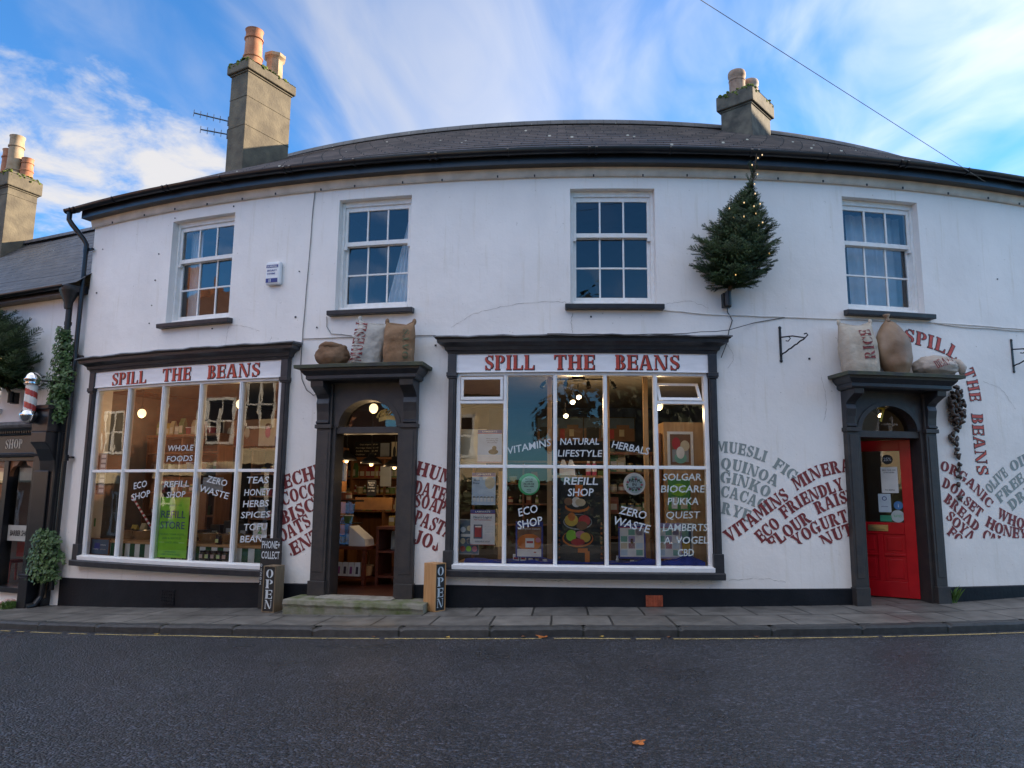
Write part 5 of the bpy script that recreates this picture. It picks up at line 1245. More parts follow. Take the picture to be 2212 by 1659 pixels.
# ================================================================ THE BARBER'S NEXT DOOR
N_ = thing('barber_shop_building', 'low white neighbouring building with dark slate roof and black barber shopfront', 'shop', loc=W(-11, -2, -1.75), rot=0)
w = MB(); pierced(w, -24, -8.78, -2.4, 3.14, [(-11.75, -10.72, 1.33, 2.75), (-13.5, -9.55, -1.5, .50)], o=-.02)
reveal(w, -11.75, -10.72, 1.33, 2.75, -.02, -.2); reveal(w, -13.5, -9.55, -1.5, .5, -.02, -.2)
for i in range(15): a = -24 + i; w.add([(a, -4.2, -2.4), (a + 1.02, -4.2, -2.4), (a + 1.02, -4.2, 3.14), (a, -4.2, 3.14)], [(0, 1, 2, 3)])
w.add([(-8.78, -.02, -2.4), (-8.78, -4.2, -2.4), (-8.78, -4.2, 3.14), (-8.78, -.02, 3.14)], [(0, 1, 2, 3)]); w.add([(-24, -.02, -2.4), (-24, -4.2, -2.4), (-24, -4.2, 3.14), (-24, -.02, 3.14)], [(0, 1, 2, 3)]); NW = w.build('wall', WALL2, N_, arc=True, recalc=False)
nr = MB(); PT2 = math.tan(R(42)); n = 16; fr = []
for i in range(n):
    o = .24 - 2.24 * i / n; o2 = .24 - 2.24 * (i + 1) / n
    fr += [(o, 3.17 + (.24 - o) * PT2 + .012), (o2 + .004, 3.17 + (.24 - o2) * PT2 - .002)]
nr.prof(fr, -24, -8.72, closed=False, seg=.45, zf=lambda s: .012 * math.sin(s * 2.1)); nr.prof([(-2.0, 3.17 + 2.24 * PT2), (-4.4, 3.1)], -24, -8.72, closed=False, seg=1)
NR = nr.build('roof', SLATE2, N_, arc=True)
rd = MB(); zr_ = 3.17 + 2.24 * PT2
for i in range(32): s = -24 + i * .478; rd.prof([(-2.0 + .13 * math.cos(t), zr_ - .04 + .11 * math.sin(t)) for t in [R(a) for a in range(0, 181, 30)]], s, s + .47, seg=.5)
rd.build('ridge_tile', mk('blue_ridge_tile', (.055, .065, .085), .5, .3, 6), NR, arc=True)
g = MB(); rr = .055
gp = [(.27 + rr * math.cos(t), 3.16 + rr * math.sin(t)) for t in [R(a) for a in range(180, 361, 20)]]; gp += [(.27 + (rr - .007) * math.cos(t), 3.16 + (rr - .007) * math.sin(t)) for t in [R(a) for a in range(360, 179, -20)]]
g.prof(gp, -24, -8.95); g.prof([(-.02, 3.06), (.19, 3.06), (.19, 3.15), (-.02, 3.19)], -24, -8.80); g.build('gutter', BLACK, N_, arc=True)
h = MB(); h.lathe((0, 0, 0), [(.06, -.30), (.07, -.26), (.075, -.2), (.16, -.03), (.17, 0), (.17, .05), (.15, .06)], 16, sy=.8)
h.v = [(-8.97 + x, .17 + y, 3.10 + z) for x, y, z in h.v]; h.cyl((-8.97, .15, 2.84), (-9.0, .12, 1.15), .045, n=12)
for z in (2.55, 1.8): h.cyl((-8.985, .135, z), (-8.985, .135, z + .05), .055, n=12)
h.build('rainwater_hopper', BLACKM, N_, arc=True, smooth_angle=40)
for (bx0, bx1, bz0, bz1) in ((-11.75, -10.72, 1.33, 2.75),):
    F = MB(); F.box(bx1 - .06, bx1, -.2, -.1, bz0, bz1); F.box(bx0, bx0 + .06, -.2, -.1, bz0, bz1); F.box(bx0, bx1, -.2, -.1, bz0, bz0 + .06); F.box(bx0, bx1, -.2, -.1, bz1 - .06, bz1)
    for i in (1, 2): x = bx0 + (bx1 - bx0) * i / 3; F.box(x - .012, x + .012, -.18, -.13, bz0, bz1)
    F.box(bx0, bx1, -.18, -.12, 2.0, 2.05); f = F.build('sash_window', mk('brown_stained_window', (.30, .25, .20), .6, .3, 12), N_, arc=True)
    G = MB(); G.add([(bx0, -.15, bz0), (bx1, -.15, bz0), (bx1, -.15, bz1), (bx0, -.15, bz1)], [(0, 1, 2, 3)]); G.build('glass', GLASSU, f, arc=True, recalc=False)
    S = MB(); S.box(bx0 - .08, bx1 + .07, -.1, .09, bz0 - .09, bz0 - .01); S.build('sill', WALL2, f, arc=True)
    U = MB(); wallq(U, bx0 - .3, -.9, bx1 + .3, -.9, bz0 - .4, bz1 + .3); U.build('upper_room', UPROOM, N_, arc=True, recalc=False)
# black shopfront
F = MB(); F.prof([(-.02, .96), (.30, .96), (.33, 1.0), (.33, 1.04), (-.02, 1.10)], -24, -9.22)
F.build('lead_capping', LEAD, N_, arc=True)
F = MB(); F.prof([(-.02, .86), (.14, .86), (.20, .96), (-.02, .96)], -24, -9.25)
for i in range(70): s = -13.2 + i * .057; F.box(s, s + .03, .14, .18, .885, .925, seg=0)
F.prof([(-.02, .52), (.12, .52), (.13, .56), (.10, .58), (.10, .86), (-.02, .86)], -24, -9.25)
F.prof([(-.02, .46), (.06, .46), (.06, .52), (-.02, .52)], -24, -9.2)
for a, b in ((-9.60, -9.50), (-10.30, -10.19), (-11.05, -10.95), (-11.8, -11.7), (-12.6, -12.5)): F.box(a, b, -.12, .06, -1.52, .46)
F.prof([(-.12, -1.55), (.07, -1.55), (.07, -1.47), (-.12, -1.45)], -14, -9.3)
SFB = F.build('shopfront', BLACK, N_, arc=True, bevel=.004)
# rounded heads of the two lights
F = MB()
for a, b in ((-10.19, -9.60), (-10.95, -10.30)):
    for sg in (0, 1):
        c = a if sg == 0 else b; d = 1 if sg == 0 else -1
        pts = [(c, .46), (c, .22)] + [(c + d * .16 * (1 - math.cos(R(x))), .22 + .17 * math.sin(R(x))) for x in range(0, 91, 15)] + [(c + d * .22, .46)]
        F.add([(x, .03, z) for x, z in pts] + [(x, -.03, z) for x, z in pts], [tuple(range(len(pts)))] + [(i, (i + 1) % len(pts), len(pts) + (i + 1) % len(pts), len(pts) + i) for i in range(len(pts))])
F.build('arched_head', DARKWOOD, SFB, arc=True)
F = MB(); F.box(-9.5, -9.0, -.12, .12, -1.75, .95); F.box(-9.42, -9.08, .12, .15, -1.3, .3); F.box(-9.30, -8.93, -.02, .33, .88, 1.25); F.box(-9.34, -8.90, -.02, .37, 1.22, 1.28)
F.prof([(-.02, .28), (.14, .28), (.16, .45), (.24, .62), (.33, .72), (.33, .88), (-.02, .88)], -9.30, -8.95)
F.box(-9.28, -9.08, .08, .30, -1.82, -1.26); F.box(-9.29, -9.07, .07, .31, -1.26, -1.22); F.build('pilaster', BLACK, N_, arc=True, bevel=.008)
F = MB(); F.tube([(-9.0, .1, -1.3), (-9.0, .12, -1.55), (-9.02, .2, -1.66), (-9.05, .3, -1.68)], .05, 12); F.cyl((-9.0, .1, -1.3), (-8.97, .1, 1.1), .045, n=12); F.build('drain_pipe', BLACK, N_, arc=True)
G = MB()
for a, b in ((-10.19, -9.60), (-10.95, -10.30), (-11.7, -11.05), (-12.5, -11.8)): G.add([(a, -.03, -1.47), (b, -.03, -1.47), (b, -.03, .46), (a, -.03, .46)], [(0, 1, 2, 3)])
G.build('glass', GLASS, SFB, arc=True, recalc=False)
fascia = lambda x, y: (x, .104, y)
CREAML = mk('cream_sign_lettering', (.55, .53, .46), .5, .1, 10)
for wd, x, ww in (('BARBER', -11.14, .66), ('SHOP', -10.26, .42)):
    M = MB(); cw = ww / (sum(GWID[c] + .14 for c in wd) - .14); polys(M, stencil(wd, [(x, .655), (x + ww, .655)], .145), fascia); M.build('lettering', CREAML, SFB, arc=True, recalc=False)
BAND = mk('etched_glass_band', (.40, .40, .37), .6, .05, 9)
for a, b in ((-10.17, -9.62), (-10.93, -10.32)):
    M = MB(); M.add([(a, -.026, -.78), (b, -.026, -.78), (b, -.026, -.54), (a, -.026, -.54)], [(0, 1, 2, 3)]); M.build('etched_band', BAND, SFB, arc=True, recalc=False)
    M = MB(); btext(M, 'BARBER SHOP', (a + b) / 2 + .02, -.70, .085, lambda x, y: (x, -.0235, y), 'C', .03, width=.46); M.build('lettering', BLACK, SFB, arc=True, recalc=False)
M = MB()
for a, b in ((-10.16, -9.63), (-10.92, -10.33)): M.prof([(-.14, .16), (-.12, .16), (-.10, .36), (-.14, .36)], a, b)
M.build('window_blind', CREAM, SFB, arc=True)
U = MB(); wallq(U, -13.5, -1.6, -9.2, -1.6, -1.6, .6); wallq(U, -9.45, -.12, -9.45, -1.6, -1.6, .6, 3); grid(frange(-13.5, -9.2, .6), [-1.6, -.1], lambda s, o: -1.5, U); grid(frange(-13.5, -9.2, .6), [-1.6, -.1], lambda s, o: .55, U)
U.build('inner_wall', mk('barber_inner_wall', (.10, .085, .08), .8, .2, 2), N_, arc=True, recalc=False)
# far chimney on the barber's roof
ch3 = chimney((-10.52, 14.65), (-.91, .41), (.41, .91), 1.0, .62, 3.6, 6.62, CHIM, .34, (6.1,), [(.38, .30, .15, .92, TERRA2, 'roll'), (.14, .42, .12, .42, TERRA, 'roll'), (.66, .34, .14, .68, TERRA, 'roll')], NR)
# barber's pole
t = thing('barber_pole', 'red and white striped barber pole with chrome caps on the neighbouring wall', 'barber pole', -9.25, .42, 1.08)
M = MB(); NA, NZ = 32, 40
vs = [(.085 * math.cos(2 * PI * k / NA), .085 * math.sin(2 * PI * k / NA), .10 + .42 * i / NZ) for i in range(NZ + 1) for k in range(NA)]
for i in range(NZ):
    for k in range(NA):
        pass
M.v = vs
for i in range(NZ):
    for k in range(NA):
        M.f.append([i * NA + k, i * NA + (k + 1) % NA, (i + 1) * NA + (k + 1) % NA, (i + 1) * NA + k]); M.uv.append(None)
        M.m.append(1 if ((k / NA * 1.0 + i / NZ * 2.1) % 1.0) < .45 else 0)
M.build('striped_cylinder', [flat('pole_white', (.72, .70, .66), .2), flat('pole_red', (.45, .06, .05), .2)], t, smooth=True)
M = MB(); M.lathe((0, 0, .50), [(.10, 0), (.115, .02), (.10, .04), (.11, .06), (.125, .075), (.12, .10), (.10, .15), (.06, .19), (.02, .205)], 28); M.build('cap', CHROME, t, smooth=True)
M = MB(); M.lathe((0, 0, .0), [(.03, -.085), (.08, -.06), (.11, -.02), (.125, .03), (.13, .05), (.115, .07), (.11, .10), (.095, .11)], 28); M.build('base', CHROME, t, smooth=True)
M = MB(); M.box(.14, .22, .2, .44, .02, .66, seg=0); M.cyl((.0, 0, .58), (.18, .3, .58), .015, n=8); M.cyl((0, 0, .04), (.18, .3, .04), .015, n=8); M.build('wall_bracket', BLACKM, t)
# the other fir tree
fir('broad bushy fir tree on the neighbouring wall, cut by the left edge', -10.15, .16, 1.5, 1.9, 1.0, (-1.3, -.5), 'fir trees on the walls', seed=11, lights=10, lev=30, nbr=17)
# ---- climbing plants between the two buildings
def leaves(mb, fn, n, size, rnd):
    for i in range(n):
        p, nrm = fn(rnd); p = Vector(p); nrm = Vector(nrm).normalized(); u = nrm.orthogonal().normalized(); v = nrm.cross(u); a = rnd.uniform(0, 6.28); sz = size * rnd.uniform(.6, 1.3)
        u2 = u * math.cos(a) + v * math.sin(a); v2 = nrm.cross(u2)
        mb.add([p - u2 * sz * .15, p + v2 * sz * .42 + nrm * sz * .1, p + u2 * sz, p - v2 * sz * .42 + nrm * sz * .1], [(0, 1, 2), (0, 2, 3)])
def creeper(label, s, z0, z1, wd, n, seed, taper):
    rnd = random.Random(seed); t = thing('creeper', label, 'plant', s, .08, z0)
    M = MB(); H = z1 - z0
    for k in range(5): M.tube([(rnd.uniform(-wd * .4, wd * .4) * (.3 + .7 * i / 6), rnd.uniform(-.06, .02), -.25 + (H + .1) * i / 6) for i in range(7)], [.012 - .0012 * i for i in range(7)], 6)
    M.build('stem', BARK, t)
    def fn(r):
        v = r.random(); w_ = wd * taper(v) * (1 + .25 * math.sin(v * 17) + .15 * math.sin(v * 41)); a = r.uniform(-PI, 0); q = r.random() ** .4
        return (w_ * q * math.cos(a), -.02 + .22 * q * math.sin(a), H * v + r.uniform(-.03, .03)), (math.cos(a) * .7 + r.uniform(-.4, .4), math.sin(a) - .3, r.uniform(-.1, .8))
    M = MB(); leaves(M, fn, n, .055, rnd); M.build('leaves', LEAF, t, recalc=False)
creeper('tall green creeper on the downpipe between the two shops', -8.98, 1.02, 2.48, .20, 1500, 3, lambda v: .35 + .8 * math.sin(min(1, v * 1.15) * PI) ** .6)
creeper('low leafy bush sprouting at the foot of the downpipe', -8.96, -1.32, -.58, .34, 900, 8, lambda v: .25 + .85 * math.sin(min(1, .2 + v * .75) * PI))
def tuft(label, s, o, z, r, hh, n, seed):
    rnd = random.Random(seed); t = thing('grass_tuft', label, 'grass', s, o, z); M = MB()
    for i in range(n):
        a = rnd.uniform(0, 6.28); q = rnd.random() * r; x, y = q * math.cos(a), q * math.sin(a); b = rnd.uniform(0, 6.28); l = hh * rnd.uniform(.5, 1.1); e = .004
        M.add([(x - e, y, 0), (x + e, y, 0), (x + .3 * l * math.cos(b), y + .3 * l * math.sin(b), l * .7), (x + .6 * l * math.cos(b), y + .6 * l * math.sin(b), l)], [(0, 1, 2), (0, 2, 3)])
    M.build('blades', GRASS, t, recalc=False)
tuft('bright green grass clump on the pavement at the foot of the barber pilaster', -9.42, .30, zb(-9.4) - .01, .13, .11, 260, 1)
tuft('small grass tuft beside the plinth right of the red door', 3.80, .05, zb(3.8), .05, .20, 60, 2)
# ---- things in and below the barber's window
rnd = random.Random(5)
for i, (s, o, r) in enumerate(((-10.95, .10, .06), (-10.72, .14, .05), (-10.45, .12, .05), (-10.2, .10, .06), (-9.72, .14, .09), (-9.9, .1, .04))):
    m = [STONE, CHIM, STONE, flat('white_flint', (.5, .48, .44), .8), mk('red_and_white_rubble', (.45, .16, .12), .8, .3, 9, c2=(.6, .55, .5)), STONE][i]
    lab = ['rubble stone under the far left end of the barber window', 'rubble stone second from the left under the barber window', 'rubble stone under the barber window mullion', 'pale flint lump under the barber window', 'large red and white lump of rubble at the barber pilaster', 'smallest rubble stone beside the red and white lump'][i]
    M = MB(); M.blob((0, 0, r * .5), (r * 1.3, r, r * .8), nu=12, nv=8, fn=lambda p: p * (1 + .35 * noise.noise(p * 1.7 + Vector((i * 3.1, 0, 0)))))
    e = thing('rubble_stone', lab, 'stone', s, o, zb(s) - .01, yaw=i, group='stones under the barber window'); M.build('stone_body', m, e)
t = thing('planter', 'white wooden planter with a straggly plant behind the barber glass', 'planter', -9.83, -.40, -1.47)
M = MB(); M.box(-.19, .19, -.14, .14, 0, .50, seg=0); M.box(-.21, .21, -.16, .16, .46, .52, seg=0); M.build('planter_box', WHITEO, t, bevel=.006)
M = MB(); M.box(-.12, .12, -.15, -.14, .08, .40, seg=0); M.build('planter_panel', PLASTW, t)
M = MB(); rnd = random.Random(3)
leaves(M, lambda r: ((r.gauss(0, .12), r.gauss(0, .08), .56 + abs(r.gauss(0, .12))), (r.uniform(-1, 1), -1, .5)), 160, .05, rnd); M.build('plant', mk('dry_foliage', (.12, .08, .05), .8, .4, 9, c2=(.10, .13, .05)), t, recalc=False)
t = thing('red_chair', 'small red chair standing inside the barber window', 'chair', -10.62, -.45, -1.47)
RC = flat('red_plastic', (.42, .03, .02), .4)
M = MB(); M.box(-.15, .15, -.15, .15, .30, .34, seg=0); M.build('seat', RC, t, bevel=.01); M = MB(); M.box(-.15, .15, .12, .15, .38, .62, seg=0); M.build('backrest', RC, t, bevel=.01)
for x in (-.13, .13):
    for y in (-.13, .13): M = MB(); M.cyl((x, y, .32), (x * 1.25, y * 1.25, 0), .018, n=8); M.build('leg', RC, t)
def sheet(nm, label, cat, s0, s1, z0, z1, o, mat, prints=(), patches=(), group=None, frame=None, yaw=0, rotx=0):
    """a flat printed sheet, card or framed picture; patches = (x0, x1, z0, z1, material) and prints = (text, x, z, h, width, material) in fractions of the sheet"""
    sc_, zc = (s0 + s1) / 2, (z0 + z1) / 2; w_, h_ = s1 - s0, z1 - z0
    e = thing(nm, label, cat, sc_, o, zc, group=group, rot=(rotx, 0, ang(sc_) + yaw))
    M = MB(); M.box(-w_ / 2, w_ / 2, 0, .004, -h_ / 2, h_ / 2, seg=0); M.build('sheet', mat, e)
    if frame:
        M = MB(); f_ = frame[1]
        for a, b, c, d in ((-w_ / 2 - f_, -w_ / 2, -h_ / 2 - f_, h_ / 2 + f_), (w_ / 2, w_ / 2 + f_, -h_ / 2 - f_, h_ / 2 + f_), (-w_ / 2, w_ / 2, h_ / 2, h_ / 2 + f_), (-w_ / 2, w_ / 2, -h_ / 2 - f_, -h_ / 2)): M.box(a, b, -.01, .012, c, d, seg=0)
        M.build('frame', frame[0], e)
    lay = {}
    for k, p in enumerate(patches):
        M = MB(); y = -.0012 - .0006 * (k % 6)
        if len(p) == 6:        # ellipse
            cx_, cz_ = (p[0] + p[1]) / 2, (p[2] + p[3]) / 2
            M.add([((cx_ + (p[1] - p[0]) / 2 * math.cos(2 * PI * i / 20) - .5) * w_, y, (cz_ + (p[3] - p[2]) / 2 * math.sin(2 * PI * i / 20) - .5) * h_) for i in range(20)], [tuple(range(20))])
        else: M.add([((a - .5) * w_, y, (b - .5) * h_) for a, b in ((p[0], p[2]), (p[1], p[2]), (p[1], p[3]), (p[0], p[3]))], [(0, 1, 2, 3)])
        M.build('printed_patch', p[4], e, recalc=False)
    by = {}
    for p in prints: by.setdefault(p[5], []).append(p)
    for m, L in by.items():
        M = MB()
        for tx, x, z, hh, ww, _ in L: btext(M, tx, (x - .5) * w_, (z - .5) * h_, hh * h_, lambda a, b: (a, -.006, b), 'C', .01, width=(ww * w_ if ww else None))
        M.build('print', m, e, recalc=False)
    return e
PW = flat('poster_white', (.80, .81, .82)); PB = flat('poster_navy', (.035, .055, .30)); PBL = flat('poster_pale_blue', (.55, .68, .82)); PR = flat('poster_red', (.48, .04, .05)); PO = flat('poster_orange', (.62, .17, .02)); PY = flat('poster_yellow', (.65, .45, .06)); PG = flat('poster_green', (.10, .36, .10)); PLIME = flat('poster_lime', (.30, .66, .05)); PK = flat('poster_black', (.010, .011, .014)); PGR = flat('poster_grey', (.30, .32, .34)); PBR = flat('poster_brown', (.22, .11, .06)); PCR = flat('poster_cream', (.62, .55, .40)); PSL = flat('poster_slate', (.07, .13, .22)); PPK = flat('poster_pink', (.60, .22, .30)); PTE = flat('poster_teal', (.20, .45, .38)); PLI = flat('poster_lilac', (.42, .36, .58))
sheet('flag_notice', 'small notice with red, white and blue flag design on the barber glass', 'notice', -11.0, -10.72, -.56, -.17, -.05, PW, [('WE ARE', .5, .80, .06, .5, PK), ('OPEN', .5, .70, .06, .4, PK), ('PLEASE', .5, .22, .05, .5, PK), ('WALK IN', .5, .13, .05, .5, PK)], [(0, 1, .42, .56, PR), (0, .3, .6, .95, PB), (.7, 1, .6, .95, PB), (0, .3, .03, .38, PB), (.7, 1, .03, .38, PB), (.42, .58, .38, .60, PB, 'e')])

# ================================================================ LETTERING ON THE SHOP GLASS
def glassword(sf, txt, a, b, h, bold=.012, mat=None):
    """a, b = (s, z) of the two ends of the baseline"""
    w_ = math.hypot(b[0] - a[0], b[1] - a[1]); r = math.atan2(b[1] - a[1], b[0] - a[0])
    M = MB(); btext(M, txt, a[0], a[1], h, lambda x, y: (x, .003, y), 'L', bold, .12, width=w_, rot=r)
    M.build('window_lettering', mat or WHITEL, sf, arc=True, recalc=False)
for q in (('WHOLE', (-6.74, .565), (-6.28, .57), .082), ('FOODS', (-6.75, .415), (-6.28, .425), .082), ('ECO', (-7.34, .03), (-7.08, .07), .095), ('SHOP', (-7.36, -.13), (-7.0, -.065), .095),
          ('REFILL', (-6.76, .06), (-6.31, .075), .085), ('SHOP', (-6.70, -.085), (-6.36, -.07), .085), ('ZERO', (-6.02, .14), (-5.68, .075), .09), ('WASTE', (-6.13, .01), (-5.64, -.095), .09),
          ('TEAS', (-5.36, .12), (-5.02, .125), .09), ('HONEY', (-5.39, -.045), (-4.98, -.03), .09), ('HERBS', (-5.40, -.195), (-5.0, -.18), .09), ('SPICES', (-5.42, -.34), (-4.97, -.32), .085), ('TOFU', (-5.36, -.50), (-5.0, -.48), .09), ('BEANS', (-5.41, -.655), (-5.0, -.635), .09)): glassword(SF1, *q)
for q in (('VITAMINS', (-1.79, .50), (-1.25, .61), .092), ('NATURAL', (-1.145, .62), (-.66, .625), .085), ('LIFESTYLE', (-1.175, .475), (-.62, .475), .085), ('HERBALS', (-.51, .59), (-.05, .50), .092),
          ('ECO', (-1.65, -.265), (-1.41, -.205), .10), ('SHOP', (-1.66, -.42), (-1.35, -.35), .10), ('REFILL', (-1.10, .13), (-.68, .13), .095), ('SHOP', (-1.05, -.01), (-.73, -.005), .095),
          ('ZERO', (-.43, -.215), (-.10, -.285), .10), ('WASTE', (-.50, -.34), (-.06, -.45), .10)): glassword(SF2, *q)
PALEV = mk('faded_lettering_vinyl', (.50, .56, .56), .5, .08, 16)
for q in (('SOLGAR', (.12, .19), (.595, .195), .088), ('BIOCARE', (.09, .045), (.64, .05), .088), ('PUKKA', (.17, -.105), (.55, -.10), .088), ('QUEST', (.15, -.27), (.57, -.265), .088), ('LAMBERTS', (.105, -.42), (.655, -.415), .088), ('A. VOGEL', (.11, -.575), (.655, -.565), .088), ('CBD', (.28, -.72), (.48, -.715), .088)): glassword(SF2, *q, mat=PALEV)

# ================================================================ INSIDE THE SHOP
def lamp(name, label, s, o, z, kind, power=6, group=None):
    t = thing(name, label, 'lamp', s, o, z, group=group)
    if kind == 'globe':
        M = MB(); M.blob((0, 0, 0), (.062, .062, .07), nu=20, nv=14); M.build('bulb', WARMBULB, t, smooth=True)
        M = MB(); M.cyl((0, 0, .06), (0, 0, .11), .022, n=10); M.cyl((0, 0, .11), (0, 0, ZCL - z), .004, n=6); M.build('flex', BLACKM, t)
    elif kind == 'dome':
        M = MB(); M.lathe((0, 0, 0), [(.165, 0), (.17, .005), (.15, .045), (.10, .085), (.05, .11), (.045, .15), (.02, .16)], 24); M.build('lamp_shade', BLACKM, t, smooth=True)
        M = MB(); M.blob((0, 0, -.012), (.03, .03, .025), nu=12, nv=8); M.build('bulb', WARMBULB, t); M = MB(); M.cyl((0, 0, .15), (0, 0, ZCL - z), .005, n=6); M.build('flex', BLACKM, t)
    else:
        d = Vector((.02, -.09, -.075)); M = MB(); M.cyl(-d * .9, d * .3, .032, .038, n=14); M.cyl(-d * .5, (0, 0, .16), .008, n=6); M.build('spot_head', BLACKM, t)
        M = MB(); M.cyl(d * .3, d * .36, .034, n=14); M.build('bulb', SPOTBULB if kind == 'spot' else BLACK, t)
    if power:
        l = bpy.data.lights.new('lamp_light', 'POINT'); l.energy = power; l.color = (1, .68, .36); l.shadow_soft_size = .07
        o_ = bpy.data.objects.new('lamp_light', l); col.objects.link(o_); o_.parent = t; o_.location = (0, -.02, -.10 if kind != 'globe' else -.12)
    return t
lamp('pendant_lamp', 'round warm globe bulb in the second light of the left shop window', -8.0, -.55, 1.20, 'globe', .9)
lamp('pendant_lamp', 'round warm globe bulb in the fourth light of the left shop window', -6.05, -.62, 1.28, 'globe', .9)
lamp('pendant_lamp', 'black dome pendant lamp, leftmost of three in the shop doorway', -4.80, -1.7, .50, 'dome', 1.5)
lamp('pendant_lamp', 'black dome pendant lamp, middle of three in the shop doorway', -4.34, -1.7, .45, 'dome', 1.5)
lamp('pendant_lamp', 'black dome pendant lamp, rightmost of three in the shop doorway', -3.92, -1.7, .40, 'dome', 1.5)
lamp('pendant_lamp', 'bare globe bulb seen through the fanlight over the shop door', -3.95, -.9, 1.20, 'globe', 0.8)
lamp('spotlight', 'lit spotlight, upper right of the pair behind the middle of the right shop window', -.875, -1.0, 1.37, 'spot', 2.6)
lamp('spotlight', 'lit spotlight, lower left of the pair behind the middle of the right shop window', -.965, -1.0, 1.30, 'spot', 2.6)
lamp('spotlight', 'single lit spotlight below the pair behind the right shop window', -1.06, -1.3, 1.14, 'spot', 2.6)
lamp('pendant_lamp', 'globe bulb beside the oak cabinet in the right shop window', .30, -1.0, 1.24, 'globe', 5)
lamp('spotlight', 'lit spotlight glowing through the fanlight of the red door', 3.66, -.9, 1.18, 'spot', 1.6)
t = thing('spotlight_track', 'ceiling track with four unlit black spotlights in the right shop window', 'light fitting', -.88, -.8, 1.56)
M = MB(); M.box(-.40, .42, -.012, .012, 0, .02, seg=0); M.cyl((0, 0, .0), (0, 0, .04), .09, n=20); M.build('track', BLACKM, t)
for x, sg in ((-.44, 1), (-.17, .2), (.13, -.1), (.43, -1)):
    M = MB(); d = Vector((-.05 * sg, -.04, -.09)); M.cyl((x, 0, 0), Vector((x, 0, 0)) + d * .5, .008, n=6); M.cyl(Vector((x, 0, 0)) + d * .4, Vector((x, 0, 0)) + d * 1.2, .026, .034, n=12); M.build('spot_head', BLACKM, t)
    M = MB(); M.cyl(Vector((x, 0, 0)) + d * 1.2, Vector((x, 0, 0)) + d * 1.26, .03, n=12); M.build('spot_rim', CHROME, t)

def shelf_unit(name, label, s0, s1, o, dep, z0, z1, levels, mat, back=None, group=None, uprights=2):
    """open shelving; returns the heights of its shelves"""
    t = thing(name, label, 'shelves', (s0 + s1) / 2, o, z0, group=group); w_ = s1 - s0; h = z1 - z0
    M = MB()
    for i in range(uprights): x = -w_ / 2 + (w_ - .03) * i / (uprights - 1); M.box(x, x + .03, -dep / 2, dep / 2, 0, h, seg=0)
    M.build('side_panel', mat, t)
    for l in levels: M = MB(); M.box(-w_ / 2 + .03, w_ / 2 - .03, -dep / 2, dep / 2 - .01, l - z0 - .025, l - z0, seg=0); M.build('shelf', mat, t)
    M = MB(); M.box(-w_ / 2 - .02, w_ / 2 + .02, -dep / 2 - .02, dep / 2, h, h + .04, seg=0); M.build('top_board', mat, t)
    if back: M = MB(); M.box(-w_ / 2 + .03, w_ / 2 - .03, dep / 2 - .01, dep / 2, 0, h, seg=0); M.build('back_panel', back, t)
    return t
PROTO = {}
def proto(kind, k):
    r = random.Random(k * 13 + hash(kind) % 7 if False else k * 13 + len(kind)); M = MB(); parts = []
    c = [(.30, .10, .05), (.45, .38, .22), (.08, .18, .07), (.42, .30, .06), (.05, .08, .18), (.40, .38, .34), (.30, .04, .05), (.18, .28, .10)][k % 8]
    m1 = flat('%s_wrapper_%d' % (kind, k), c); lab = flat('pack_label', (.60, .56, .46))
    return m1, lab, r
